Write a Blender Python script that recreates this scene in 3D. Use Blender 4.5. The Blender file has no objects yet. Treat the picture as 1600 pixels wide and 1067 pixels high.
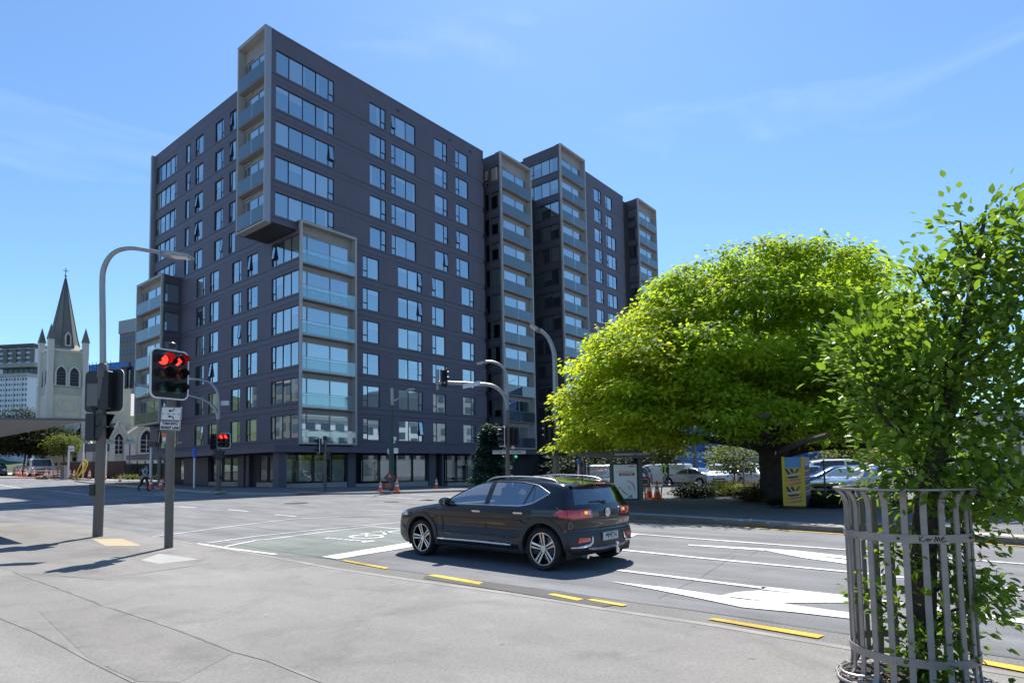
import bpy, math, random
import numpy as np
from mathutils import Vector, Matrix
random.seed(7); rng = np.random.default_rng(11)
C = bpy.context.scene.collection
SC = bpy.context.scene
# ------------------------------------------------------------------ camera, sky, sun, exposure
EYE = 1.6
FPX, CYP = 960.6, 669.1
YAW, PITCH, ROLL = math.radians(38.883), math.radians(3.655), math.radians(-1.0266)
_f = Vector((math.cos(PITCH)*math.cos(YAW), math.cos(PITCH)*math.sin(YAW), math.sin(PITCH)))
_r = Vector((math.sin(YAW), -math.cos(YAW), 0)); _u = _r.cross(_f)
R_ = math.cos(ROLL)*_r + math.sin(ROLL)*_u; U_ = -math.sin(ROLL)*_r + math.cos(ROLL)*_u; F_ = _f
cam = bpy.data.cameras.new('camera'); camo = bpy.data.objects.new('camera', cam); C.objects.link(camo)
camo.matrix_world = Matrix(((R_.x, U_.x, -F_.x, 0), (R_.y, U_.y, -F_.y, 0), (R_.z, U_.z, -F_.z, EYE), (0, 0, 0, 1)))
cam.sensor_width = 36; cam.lens = FPX/1600*36; cam.shift_y = (CYP-533.5)/1600
cam.clip_start = 0.05; cam.clip_end = 6000
SC.camera = camo
SUN_AZ, SUN_EL = math.radians(33.6), math.radians(59)
world = bpy.data.worlds.new('World'); SC.world = world; world.use_nodes = True
wn = world.node_tree; wn.nodes.clear()
def wnode(t, **k):
    n = wn.nodes.new(t)
    for a, b in k.items(): setattr(n, a, b)
    return n
sky = wnode('ShaderNodeTexSky', sky_type='NISHITA', sun_disc=False, sun_elevation=SUN_EL, sun_rotation=math.pi/2-SUN_AZ,
            altitude=0, air_density=1.0, dust_density=0.3, ozone_density=2.2)
bgd = wnode('ShaderNodeBackground'); outw = wnode('ShaderNodeOutputWorld')
tc = wnode('ShaderNodeTexCoord'); mp = wnode('ShaderNodeMapping')
mp.inputs['Scale'].default_value = (1.2, 2.2, 9.0); mp.inputs['Rotation'].default_value = (0.25, 0.12, 0.6)
nz = wnode('ShaderNodeTexNoise'); nz.inputs['Scale'].default_value = 1.3; nz.inputs['Detail'].default_value = 7; nz.inputs['Roughness'].default_value = 0.55
nz.inputs['Distortion'].default_value = 0.6
cr = wnode('ShaderNodeValToRGB'); cr.color_ramp.elements[0].position = 0.56; cr.color_ramp.elements[1].position = 0.86
cr.color_ramp.elements[0].color = (0, 0, 0, 1); cr.color_ramp.elements[1].color = (0.2, 0.2, 0.2, 1)
mixc = wnode('ShaderNodeMixRGB'); mixc.inputs[2].default_value = (7.0, 7.6, 8.4, 1)
hs = wnode('ShaderNodeHueSaturation'); hs.inputs['Saturation'].default_value = 1.0; hs.inputs['Value'].default_value = 1.0
wn.links.new(tc.outputs['Generated'], mp.inputs['Vector']); wn.links.new(mp.outputs['Vector'], nz.inputs['Vector'])
wn.links.new(nz.outputs['Fac'], cr.inputs['Fac']); wn.links.new(cr.outputs['Color'], mixc.inputs[0])
wn.links.new(sky.outputs['Color'], hs.inputs['Color']); tint = wnode('ShaderNodeMixRGB', blend_type='MULTIPLY'); tint.inputs[0].default_value = 1; tint.inputs[2].default_value = (0.68, 0.87, 1.0, 1)
wn.links.new(hs.outputs['Color'], tint.inputs[1]); wn.links.new(tint.outputs['Color'], mixc.inputs[1])
wn.links.new(mixc.outputs['Color'], bgd.inputs['Color']); wn.links.new(bgd.outputs['Background'], outw.inputs['Surface'])
bgd.inputs['Strength'].default_value = 0.079
sl = bpy.data.lights.new('sun', 'SUN'); sl.energy = 3.45; sl.angle = math.radians(0.5); sl.color = (1.0, 0.95, 0.87)
slo = bpy.data.objects.new('sun', sl); C.objects.link(slo)
slo.rotation_euler = (math.pi/2-SUN_EL, 0, SUN_AZ+math.pi/2)
SC.view_settings.view_transform = 'Standard'; SC.view_settings.look = 'None'; SC.view_settings.gamma = 1
SC.view_settings.use_curve_mapping = False; SC.view_settings.exposure = 1.28
SC.cycles.max_bounces = 8; SC.cycles.transparent_max_bounces = 16; SC.cycles.caustics_reflective = False; SC.cycles.caustics_refractive = False
# ------------------------------------------------------------------ photo pixel -> place
def ray(px, py): return R_*((px-800)/FPX) + U_*(-(py-CYP)/FPX) + F_
def onX(px, py, X): d = ray(px, py); t = X/d.x; return Vector((0, 0, EYE)) + d*t
def onY(px, py, Y): d = ray(px, py); t = Y/d.y; return Vector((0, 0, EYE)) + d*t
def depth(p): return (Vector(p)-Vector((0, 0, EYE))).dot(F_)
def at(px, py, p):                     # point at the photo position on the picture-parallel plane through p
    return Vector((0, 0, EYE)) + ray(px, py)*depth(p)
def atD(px, py, D): return Vector((0, 0, EYE)) + ray(px, py)*D
def sstep(a, b, x): t = min(1, max(0, (x-a)/(b-a))); return t*t*(3-2*t)
def terrain(x, y):
    s = sstep(20, 45, y)
    z = s*(0.44-0.026*max(0, min(x, 52)-18))
    return z + 0.006*(min(64, max(45, y))-45) + 0.036*(min(104, max(64, y))-64)
def G(px, py, dz=0.0):                 # ground point seen at a pixel
    d = ray(px, py); t = 1.0; prev = 0
    for i in range(4000):
        p = Vector((0, 0, EYE)) + d*t
        if p.z <= terrain(p.x, p.y)+dz: break
        prev = t; t *= 1.004
    lo, hi = prev, t
    for i in range(24):
        m = (lo+hi)/2; p = Vector((0, 0, EYE)) + d*m
        if p.z <= terrain(p.x, p.y)+dz: hi = m
        else: lo = m
    return Vector((0, 0, EYE)) + d*hi
# ------------------------------------------------------------------ materials
M = {}
def mat(name, col, rough=0.6, metal=0.0, noise=None, bump=None, coat=0.0, emit=None, spec=0.5, alpha=None, trans=0.0, vor=None):
    m = bpy.data.materials.new(name); m.use_nodes = True; nt = m.node_tree; b = nt.nodes['Principled BSDF']
    b.inputs['Base Color'].default_value = (*col, 1); b.inputs['Roughness'].default_value = rough; b.inputs['Metallic'].default_value = metal
    b.inputs['Specular IOR Level'].default_value = spec; b.inputs['Coat Weight'].default_value = coat; b.inputs['Coat Roughness'].default_value = 0.03
    if emit: b.inputs['Emission Color'].default_value = (*emit[0], 1); b.inputs['Emission Strength'].default_value = emit[1]
    if noise or bump:
        t = nt.nodes.new('ShaderNodeTexCoord')
    if noise:                           # list of (scale, amount, detail)
        prev = None
        for sc, am, de in noise:
            n = nt.nodes.new('ShaderNodeTexNoise'); n.inputs['Scale'].default_value = sc; n.inputs['Detail'].default_value = de
            nt.links.new(t.outputs['Object'], n.inputs['Vector'])
            mr = nt.nodes.new('ShaderNodeMapRange'); mr.inputs[1].default_value = 0.3; mr.inputs[2].default_value = 0.7
            mr.inputs[3].default_value = 1-am; mr.inputs[4].default_value = 1+am
            nt.links.new(n.outputs['Fac'], mr.inputs[0])
            if prev is None: prev = mr.outputs[0]
            else:
                mm = nt.nodes.new('ShaderNodeMath'); mm.operation = 'MULTIPLY'; nt.links.new(prev, mm.inputs[0]); nt.links.new(mr.outputs[0], mm.inputs[1]); prev = mm.outputs[0]
        vm = nt.nodes.new('ShaderNodeVectorMath'); vm.operation = 'SCALE'; vm.inputs[0].default_value = col
        nt.links.new(prev, vm.inputs['Scale']); nt.links.new(vm.outputs[0], b.inputs['Base Color'])
        m['fac'] = 1
    if bump:
        n = nt.nodes.new('ShaderNodeTexNoise'); n.inputs['Scale'].default_value = bump[0]; n.inputs['Detail'].default_value = 4
        nt.links.new(t.outputs['Object'], n.inputs['Vector'])
        bp = nt.nodes.new('ShaderNodeBump'); bp.inputs['Strength'].default_value = bump[1]; bp.inputs['Distance'].default_value = bump[2] if len(bump) > 2 else 0.02
        nt.links.new(n.outputs['Fac'], bp.inputs['Height']); nt.links.new(bp.outputs['Normal'], b.inputs['Normal'])
    M[name] = m; return m
def glassmat(name, tint, refl, fac, rough=0.015, body=None):
    """thin pane: part mirror (fresnel), part clear or coloured"""
    m = bpy.data.materials.new(name); m.use_nodes = True; nt = m.node_tree; nt.nodes.clear()
    o = nt.nodes.new('ShaderNodeOutputMaterial'); mx = nt.nodes.new('ShaderNodeMixShader'); g = nt.nodes.new('ShaderNodeBsdfGlossy')
    g.inputs['Color'].default_value = (*refl, 1); g.inputs['Roughness'].default_value = rough
    tr = nt.nodes.new('ShaderNodeBsdfTransparent'); tr.inputs['Color'].default_value = (*tint, 1)
    lw = nt.nodes.new('ShaderNodeLayerWeight'); lw.inputs['Blend'].default_value = 0.35
    mr = nt.nodes.new('ShaderNodeMapRange'); mr.inputs[3].default_value = fac; mr.inputs[4].default_value = 1.0
    nt.links.new(lw.outputs['Fresnel'], mr.inputs[0]); nt.links.new(mr.outputs[0], mx.inputs[0])
    src = tr.outputs[0]
    if body:
        df = nt.nodes.new('ShaderNodeBsdfDiffuse'); df.inputs['Color'].default_value = (*body[0], 1)
        m2 = nt.nodes.new('ShaderNodeMixShader'); m2.inputs[0].default_value = body[1]
        nt.links.new(tr.outputs[0], m2.inputs[1]); nt.links.new(df.outputs[0], m2.inputs[2]); src = m2.outputs[0]
    nt.links.new(src, mx.inputs[1]); nt.links.new(g.outputs[0], mx.inputs[2]); nt.links.new(mx.outputs[0], o.inputs['Surface'])
    M[name] = m; return m
# ------------------------------------------------------------------ mesh building
def tag(o, label=None, cat=None, group=None, kind=None):
    if label: o['label'] = label
    if cat: o['category'] = cat
    if group: o['group'] = group
    if kind: o['kind'] = kind
    return o
def thing(name, label, cat, loc=(0, 0, 0), rotz=0.0, group=None):
    o = bpy.data.objects.new(name, None); C.objects.link(o); o.empty_display_size = 0.3
    o.location = loc; o.rotation_euler = (0, 0, rotz); return tag(o, label, cat, group)
def copy_tree(o, parent=None, loc=None, rotz=None):
    c = o.copy(); C.objects.link(c); c.parent = parent
    if loc is not None: c.location = loc
    if rotz is not None: c.rotation_euler = (0, 0, rotz)
    for ch in list(o.children): copy_tree(ch, c)
    return c
class MB:
    def __init__(s): s.v = []; s.f = []; s.m = []; s.cur = 0
    def poly(s, pts):
        n = len(s.v); s.v += [tuple(p) for p in pts]; s.f.append(tuple(range(n, n+len(pts)))); s.m.append(s.cur); return s
    def box(s, x0, x1, y0, y1, z0, z1):
        n = len(s.v); s.v += [(x, y, z) for z in (z0, z1) for y in (y0, y1) for x in (x0, x1)]
        for q in ((0, 2, 3, 1), (4, 5, 7, 6), (0, 1, 5, 4), (2, 6, 7, 3), (0, 4, 6, 2), (1, 3, 7, 5)): s.f.append(tuple(n+i for i in q)); s.m.append(s.cur)
        return s
    def obox(s, c, ax, ay, az):           # centre and three half-axis vectors
        c = Vector(c); n = len(s.v)
        for k in (-1, 1):
            for j in (-1, 1):
                for i in (-1, 1): s.v.append(tuple(c+Vector(ax)*i+Vector(ay)*j+Vector(az)*k))
        for q in ((0, 2, 3, 1), (4, 5, 7, 6), (0, 1, 5, 4), (2, 6, 7, 3), (0, 4, 6, 2), (1, 3, 7, 5)): s.f.append(tuple(n+i for i in q)); s.m.append(s.cur)
        return s
    def bar(s, a, b, w, h=None, up=(0, 0, 1)):
        a = Vector(a); b = Vector(b); d = b-a; h = h or w; u = Vector(up)
        if abs(d.normalized().dot(u)) > 0.98: u = Vector((1, 0, 0))
        sx = d.cross(u).normalized(); uu = sx.cross(d).normalized()
        return s.obox((a+b)/2, d/2, sx*w/2, uu*h/2)
    def tube(s, pts, r, n=10, cap=True):
        pts = [Vector(p) for p in pts]; rr = r if isinstance(r, (list, tuple)) else [r]*len(pts); base = len(s.v)
        d0 = (pts[1]-pts[0]).normalized(); x = d0.orthogonal().normalized()
        for i, p in enumerate(pts):
            d = (pts[min(i+1, len(pts)-1)]-pts[max(i-1, 0)]).normalized()
            x = (x-d*x.dot(d)).normalized(); y = d.cross(x)
            for k in range(n):
                a = 2*math.pi*k/n; s.v.append(tuple(p+x*(math.cos(a)*rr[i])+y*(math.sin(a)*rr[i])))
        for i in range(len(pts)-1):
            for k in range(n):
                a, b = base+i*n+k, base+i*n+(k+1) % n; s.f.append((a, b, b+n, a+n)); s.m.append(s.cur)
        if cap:
            s.f.append(tuple(base+k for k in reversed(range(n)))); s.m.append(s.cur)
            e = base+(len(pts)-1)*n; s.f.append(tuple(e+k for k in range(n))); s.m.append(s.cur)
        return s
    def lathe(s, prof, c=(0, 0, 0), n=16, axis='z', cap=True):
        base = len(s.v); c = Vector(c)
        for r, z in prof:
            for k in range(n):
                a = 2*math.pi*k/n; u, w = math.cos(a)*r, math.sin(a)*r
                p = {'z': (u, w, z), 'y': (u, z, w), 'x': (z, u, w)}[axis]; s.v.append(tuple(c+Vector(p)))
        for i in range(len(prof)-1):
            for k in range(n):
                a, b = base+i*n+k, base+i*n+(k+1) % n; s.f.append((a, b, b+n, a+n)); s.m.append(s.cur)
        if cap:
            s.f.append(tuple(base+k for k in reversed(range(n)))); s.m.append(s.cur)
            e = base+(len(prof)-1)*n; s.f.append(tuple(e+k for k in range(n))); s.m.append(s.cur)
        return s
    def prism(s, poly, fn, d0, d1):       # poly in 2D, fn(u, v, d) -> 3D
        n = len(poly); b = len(s.v)
        for d in (d0, d1): s.v += [tuple(fn(u, v, d)) for u, v in poly]
        s.f.append(tuple(range(b, b+n))); s.m.append(s.cur); s.f.append(tuple(reversed(range(b+n, b+2*n)))); s.m.append(s.cur)
        for i in range(n):
            j = (i+1) % n; s.f.append((b+i, b+n+i, b+n+j, b+j)); s.m.append(s.cur)
        return s
    def mesh(s, name, mats, org=(0, 0, 0), smooth=False, fix=True):
        me = bpy.data.meshes.new(name)
        ox, oy, oz = org
        me.from_pydata([(x-ox, y-oy, z-oz) for x, y, z in s.v], [], s.f)
        for m in (mats if isinstance(mats, (list, tuple)) else [mats]): me.materials.append(M[m] if isinstance(m, str) else m)
        if max(s.m, default=0) > 0: me.polygons.foreach_set('material_index', s.m)
        if fix:
            import bmesh
            bm = bmesh.new(); bm.from_mesh(me); bmesh.ops.recalc_face_normals(bm, faces=bm.faces); bm.to_mesh(me); bm.free()
        if smooth:
            me.polygons.foreach_set('use_smooth', [True]*len(me.polygons))
            try: me.set_sharp_from_angle(angle=math.radians(smooth if smooth is not True else 40))
            except Exception: pass
        me.update(); return me
    def build(s, name, mats, parent=None, org=(0, 0, 0), smooth=False, loc=None, fix=True):
        return put(name, s.mesh(name, mats, org, smooth, fix), parent, loc)
def put(name, me, parent=None, loc=None, rot=None):
    o = bpy.data.objects.new(name, me); C.objects.link(o)
    if parent: o.parent = parent
    if loc is not None: o.location = loc
    if rot is not None: o.rotation_euler = rot
    return o
def npmesh(name, v, f, mats, smooth=False, midx=None):
    """v (n,3) array, f (m,k) array of equal sized faces"""
    me = bpy.data.meshes.new(name); v = np.asarray(v, np.float32); f = np.asarray(f, np.int32); k = f.shape[1]
    me.vertices.add(len(v)); me.vertices.foreach_set('co', v.ravel())
    me.loops.add(f.size); me.loops.foreach_set('vertex_index', f.ravel())
    me.polygons.add(len(f)); me.polygons.foreach_set('loop_start', np.arange(0, f.size, k, dtype=np.int32))
    for m in (mats if isinstance(mats, (list, tuple)) else [mats]): me.materials.append(M[m] if isinstance(m, str) else m)
    if midx is not None: me.polygons.foreach_set('material_index', np.asarray(midx, np.int32))
    if smooth: me.polygons.foreach_set('use_smooth', np.ones(len(f), bool))
    me.update(calc_edges=True); me.validate(); return me
_tx = {}
def text_mesh(txt, size, mname, depth_=0.002, align='CENTER', bold=0.0, squeeze=1.0):
    key = (txt, size, mname, depth_, align, bold, squeeze)
    if key in _tx: return _tx[key]
    cu = bpy.data.curves.new('text', 'FONT'); cu.body = txt; cu.size = size; cu.align_x = align; cu.align_y = 'CENTER'; cu.extrude = depth_; cu.offset = bold; cu.resolution_u = 2
    o = bpy.data.objects.new('text', cu); C.objects.link(o); dg = bpy.context.evaluated_depsgraph_get(); dg.update()
    me = bpy.data.meshes.new_from_object(o.evaluated_get(dg)); bpy.data.objects.remove(o); bpy.data.curves.remove(cu)
    me.materials.clear(); me.materials.append(M[mname])
    if squeeze != 1: me.transform(Matrix.Diagonal((squeeze, 1, 1, 1)))
    _tx[key] = me; return me
def put_text(txt, size, mname, parent, pos, right, up, name='lettering', **k):
    me = text_mesh(txt, size, mname, **k); o = put(name, me, parent)
    r = Vector(right).normalized(); u = Vector(up).normalized(); n = r.cross(u)
    o.matrix_local = Matrix(((r.x, u.x, n.x, pos[0]), (r.y, u.y, n.y, pos[1]), (r.z, u.z, n.z, pos[2]), (0, 0, 0, 1)))
    return o
# colours
def groundmat(name, col, grain=.22, stain=.35, spots=.0, big=.12, streak=.1):
    """weathered sheet: broad tone drift, stains with soft edges, gum spots, aggregate grain at two sizes"""
    m = bpy.data.materials.new(name); m.use_nodes = True; nt = m.node_tree; b = nt.nodes['Principled BSDF']; b.inputs['Roughness'].default_value = .88; b.inputs['Specular IOR Level'].default_value = .3
    t = nt.nodes.new('ShaderNodeTexCoord')
    def nzf(scale, det, lo, hi, a, c, rough=.5, vec=None, dist=0.0):
        n = nt.nodes.new('ShaderNodeTexNoise'); n.inputs['Scale'].default_value = scale; n.inputs['Detail'].default_value = det; n.inputs['Roughness'].default_value = rough; n.inputs['Distortion'].default_value = dist
        nt.links.new(vec or t.outputs['Object'], n.inputs['Vector']); r = nt.nodes.new('ShaderNodeMapRange'); r.inputs[1].default_value = lo; r.inputs[2].default_value = hi; r.inputs[3].default_value = a; r.inputs[4].default_value = c; nt.links.new(n.outputs['Fac'], r.inputs[0]); return r.outputs[0], n
    mp_ = nt.nodes.new('ShaderNodeMapping'); mp_.inputs['Scale'].default_value = (1, .16, 1); nt.links.new(t.outputs['Object'], mp_.inputs['Vector'])
    fs = [nzf(.35, 4, .3, .7, 1-big, 1+big)[0], nzf(1.1, 8, .50, .68, 1.0, 1-stain*.55, .62, None, .8)[0], nzf(2.6, 8, .56, .72, 1.0, 1+stain*.35, .6)[0], nzf(1.6, 5, .35, .65, 1-streak, 1+streak, .6, mp_.outputs['Vector'])[0], nzf(38, 3, .3, .7, 1-grain*.7, 1+grain*.7)[0]]
    g, gn = nzf(150, 2, .3, .7, 1-grain, 1+grain); fs.append(g)
    if spots:
        v = nt.nodes.new('ShaderNodeTexVoronoi'); v.inputs['Scale'].default_value = 2.2; nt.links.new(t.outputs['Object'], v.inputs['Vector']); r = nt.nodes.new('ShaderNodeMapRange'); r.inputs[1].default_value = .045; r.inputs[2].default_value = .075; r.inputs[3].default_value = 1-spots; r.inputs[4].default_value = 1; nt.links.new(v.outputs['Distance'], r.inputs[0]); fs.append(r.outputs[0])
    p = fs[0]
    for q in fs[1:]: mm = nt.nodes.new('ShaderNodeMath'); mm.operation = 'MULTIPLY'; nt.links.new(p, mm.inputs[0]); nt.links.new(q, mm.inputs[1]); p = mm.outputs[0]
    vm = nt.nodes.new('ShaderNodeVectorMath'); vm.operation = 'SCALE'; vm.inputs[0].default_value = col; nt.links.new(p, vm.inputs['Scale']); nt.links.new(vm.outputs[0], b.inputs['Base Color'])
    bp = nt.nodes.new('ShaderNodeBump'); bp.inputs['Strength'].default_value = .55; bp.inputs['Distance'].default_value = .006; nt.links.new(gn.outputs['Fac'], bp.inputs['Height']); nt.links.new(bp.outputs['Normal'], b.inputs['Normal']); M[name] = m; return m
groundmat('asphalt', (0.165, 0.167, 0.173), .18, .28, 0, .12, .2)
groundmat('paving', (0.207, 0.199, 0.188), .17, .38, .30, .13, .05)
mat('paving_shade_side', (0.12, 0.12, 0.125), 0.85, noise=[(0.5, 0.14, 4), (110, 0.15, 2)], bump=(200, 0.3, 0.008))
mat('concrete', (0.36, 0.34, 0.30), 0.8, noise=[(1.5, 0.12, 5), (60, 0.08, 2)], bump=(150, 0.2, 0.005))
mat('kerb_stone', (0.17, 0.15, 0.13), 0.85, noise=[(3, 0.2, 5), (60, 0.12, 2)], bump=(90, 0.3, 0.01))
mat('patch_asphalt', (0.075, 0.073, 0.072), 0.85, noise=[(2, 0.15, 5), (120, 0.15, 2)], bump=(160, 0.4, 0.01))
groundmat('white_paint', (0.62, 0.62, 0.605), .10, .50, .0, .08, .16)
groundmat('yellow_paint', (0.62, 0.40, 0.055), .14, .60, .0, .10, .12)
groundmat('green_paint', (0.155, 0.176, 0.163), .18, .35, 0, .12, .14)
mat('tactile', (0.37, 0.295, 0.18), 0.8, noise=[(4, 0.1, 4)])
mat('facade', (0.104, 0.094, 0.122), 0.55, noise=[(0.35, 0.08, 5), (2.2, 0.05, 5)], spec=0.4)
mat('facade_band', (0.096, 0.087, 0.112), 0.5, noise=[(0.6, 0.06, 4)])
mat('facade_dark', (0.028, 0.027, 0.031), 0.6)
mat('bay_cladding', (0.082, 0.075, 0.09), 0.5, noise=[(0.5, 0.06, 4)])
mat('frame_dark', (0.022, 0.025, 0.032), 0.4, spec=0.5)
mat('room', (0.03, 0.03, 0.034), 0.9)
mat('blind', (0.86, 0.87, 0.86), 0.85)
mat('curtain', (0.78, 0.79, 0.79), 0.9)
mat('loggia_frame', (0.40, 0.39, 0.37), 0.55, noise=[(0.8, 0.08, 4)])
mat('loggia_back', (0.29, 0.27, 0.255), 0.6, noise=[(0.8, 0.08, 4)])
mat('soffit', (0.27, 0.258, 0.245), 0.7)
mat('roof_grey', (0.12, 0.12, 0.125), 0.8)
mat('trim_light', (0.30, 0.31, 0.33), 0.35, metal=0.3)
glassmat('window_glass', (0.92, 0.97, 0.99), (0.80, 0.94, 1.0), 0.50)
glassmat('balcony_glass', (0.86, 0.96, 0.95), (0.9, 0.98, 1.0), 0.10, body=((0.50, 0.64, 0.64), 0.10))
glassmat('shop_glass', (0.75, 0.80, 0.80), (0.9, 0.95, 1.0), 0.10)
mat('black_plastic', (0.012, 0.012, 0.014), 0.45)
mat('galv', (0.30, 0.31, 0.32), 0.45, metal=0.75, noise=[(6, 0.1, 4)])
mat('grey_pole', (0.115, 0.105, 0.095), 0.5, noise=[(3, 0.06, 3)])
mat('white_metal', (0.72, 0.72, 0.72), 0.4)
mat('orange', (0.80, 0.13, 0.02), 0.5, noise=[(12, 0.08, 3)])
mat('refl_white', (0.78, 0.78, 0.78), 0.4)
mat('red_lens', (0.25, 0.01, 0.01), 0.3, emit=((1.0, 0.02, 0.012), 2.2))
mat('dark_red', (0.10, 0.008, 0.008), 0.3)
mat('amber_lens', (0.09, 0.035, 0.012), 0.25)
mat('green_lens', (0.008, 0.07, 0.065), 0.25)
mat('sign_white', (0.66, 0.66, 0.67), 0.5)
mat('sign_black', (0.012, 0.012, 0.012), 0.6)
mat('sign_blue', (0.03, 0.15, 0.55), 0.5)
mat('sign_red', (0.55, 0.02, 0.03), 0.5)
mat('sign_navy', (0.035, 0.045, 0.065), 0.5)
mat('bark', (0.055, 0.042, 0.034), 0.95, noise=[(6, 0.3, 6)], bump=(14, 0.9, 0.03))
mat('steel', (0.29, 0.265, 0.25), 0.45, metal=0.4, noise=[(9, 0.14, 5)], bump=(90, 0.15, 0.003))
# ------------------------------------------------------------------ ground, pavements, markings
def axis_(lo, hi, st): return [-2500, -900, -300, -90, -40] + [lo+i*st for i in range(int((hi-lo)/st)+1)] + [170, 260, 500, 1200, 3500]
gx = axis_(-20, 110, 2.0); gy = axis_(-20, 130, 2.0)
gv = [(x, y, terrain(x, y)) for y in gy for x in gx]; nx = len(gx)
gf = [(j*nx+i, j*nx+i+1, (j+1)*nx+i+1, (j+1)*nx+i) for j in range(len(gy)-1) for i in range(nx-1)]
ground = put('ground', npmesh('ground', gv, gf, 'asphalt')); tag(ground, kind='structure')
LIFT = 0.006
def flatpoly(name, px, m, lift=LIFT, base=0.0, parent=ground):
    b = MB(); pts = [G(*p, base) for p in px]; b.poly([(p.x, p.y, terrain(p.x, p.y)+base+lift) for p in pts]); return b.build(name, m, parent)
def resample(pts, st):
    out = [Vector(pts[0])]
    for a, b in zip(pts, pts[1:]):
        a = Vector(a); b = Vector(b); n = max(1, int((b-a).length/st))
        out += [a.lerp(b, (i+1)/n) for i in range(n)]
    return out
def ribbon(name, pts, w, m, lift=LIFT, base=0.0, parent=ground, st=1.0, dz=None):
    """flat strip of width w along ground points"""
    pts = resample([Vector((p[0], p[1], 0)) for p in pts], st); b = MB(); L = []
    for i, p in enumerate(pts):
        d = (pts[min(i+1, len(pts)-1)]-pts[max(i-1, 0)]).normalized(); n = Vector((-d.y, d.x, 0))*w/2
        L.append([p+n, p-n])
    for l in L:
        for q in l: q.z = terrain(q.x, q.y)+base+lift
    for a, c in zip(L, L[1:]): b.poly([a[0], a[1], c[1], c[0]])
    return b.build(name, m, parent)
def pline(name, px, w, m, **k): return ribbon(name, [G(*p, k.get('base', 0.0)) for p in px], w, m, **k)
PV = 0.10
def pavement(name, edge, inner, m='paving', h=PV, kerb='kerb_stone', kw=0.16):
    """raised strip between the kerb line (ground points) and an inner line, plus a kerb along the edge"""
    e = [Vector((p[0], p[1], 0)) for p in edge]; q = [Vector((p[0], p[1], 0)) for p in inner]; b = MB(); n = len(e)
    N = 6
    for i in range(n-1):
        for k in range(N):
            c = []
            for (ii, t) in ((i, k/N), (i+1, k/N), (i+1, (k+1)/N), (i, (k+1)/N)):
                p = e[ii].lerp(q[ii], t); c.append((p.x, p.y, terrain(p.x, p.y)+h))
            b.poly(c)
    o = b.build(name, m); tag(o, kind='structure')
    if kerb:
        kb = MB()
        for i in range(n-1):
            a, c = e[i], e[i+1]; da = (q[i]-a).normalized()*kw; dc = (q[i+1]-c).normalized()*kw
            P = lambda p, z: (p.x, p.y, terrain(p.x, p.y)+z)
            kb.poly([P(a, -0.05), P(c, -0.05), P(c, h+0.004), P(a, h+0.004)]); kb.poly([P(a, h+0.004), P(c, h+0.004), P(c+dc, h+0.004), P(a+da, h+0.004)])
        kb.build('kerb', kerb, o)
    return o
# near pavement, the one the camera stands on
edge_px = [(-60, 816), (0, 816.6), (60, 816.8), (120, 819), (150, 821.5), (170, 824), (200, 829), (240, 838.5), (290, 847), (350, 857), (431, 871), (519, 887.5), (650, 907), (800, 927.5), (940, 950.5), (1112, 976), (1342, 1015)]
edge = [G(*p, PV) for p in edge_px]
edge = [edge[0]+Vector((-30, 6, 0))] + edge + [Vector((edge[-1].x-0.05, -1, 0)), Vector((edge[-1].x-0.15, -6, 0)), Vector((edge[-1].x-0.3, -30, 0))]
inner = [Vector((-18, p.y*0.9-2, 0)) if i > 8 else Vector((-16-3*(8-i)*0.4, 9-i*0.3, 0)) for i, p in enumerate(edge)]
near_pave = pavement('pavement', edge, inner, 'paving', kerb=None)
rim = MB(); kb = edge
for i in range(len(kb)-1):
    a, c = kb[i], kb[i+1]; rim.poly([(a.x, a.y, -0.05), (c.x, c.y, -0.05), (c.x, c.y, PV), (a.x, a.y, PV)])
rim.build('kerb_face', 'kerb_stone', near_pave)
def pj(name, px, w, m, lift=0.004, st=0.5): return pline(name, px, w, m, lift=lift, base=PV, parent=near_pave, st=st)
mat('seam', (0.085, 0.08, 0.075), 0.9); mat('soft_seam', (0.172, 0.164, 0.154), .9, noise=[(3, .25, 5)])
mat('pale_seam', (0.235, 0.223, 0.207), 0.9, noise=[(2.5, .18, 5)])
ribbon('kerb_edge_line', edge[8:-1], 0.10, 'pale_seam', lift=0.003, base=PV, parent=near_pave, st=0.5)
pj('pavement_seam', [(20, 893), (52, 905), (92, 919), (160, 945), (236, 969), (300, 992), (367, 1018), (420, 1032), (520, 1072)], 0.03, 'soft_seam')
pj('pavement_seam', [(-20, 957), (0, 965), (52, 986), (100, 1010), (144, 1034), (210, 1066)], 0.025, 'soft_seam')
pj('pavement_seam', [(92, 900), (160, 905), (330, 880)], 0.015, 'soft_seam')
flatpoly('pavement_patch', [(219, 875), (249, 865), (312, 873.5), (249, 881)], mat('patch_pale', (.30, .295, .285), .8, noise=[(5, .1, 5), (60, .12, 2)]).name, 0.004, PV, near_pave)
flatpoly('tactile_paving', [(143, 842), (190, 841.5), (222, 852.5), (165, 853)], 'tactile', 0.005, PV, near_pave)
groundmat('paving_old', (0.193, 0.184, 0.174), .17, .42, .3)
groundmat('paving_new', (0.213, 0.205, 0.194), .2, .3, .3)
flatpoly('pavement_patch', [(-30, 830), (120, 832), (330, 868), (300, 884), (160, 903), (40, 897), (-30, 880)], 'paving_old', 0.002, PV, near_pave)
flatpoly('pavement_patch', [(-20, 968), (52, 989), (144, 1037), (205, 1069), (-30, 1090)], 'paving_new', 0.002, PV, near_pave)
flatpoly('pavement_patch', [(60, 955), (160, 946), (300, 995), (365, 1020), (280, 1066), (215, 1064), (140, 1030)], 'paving_old', 0.002, PV, near_pave)
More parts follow.
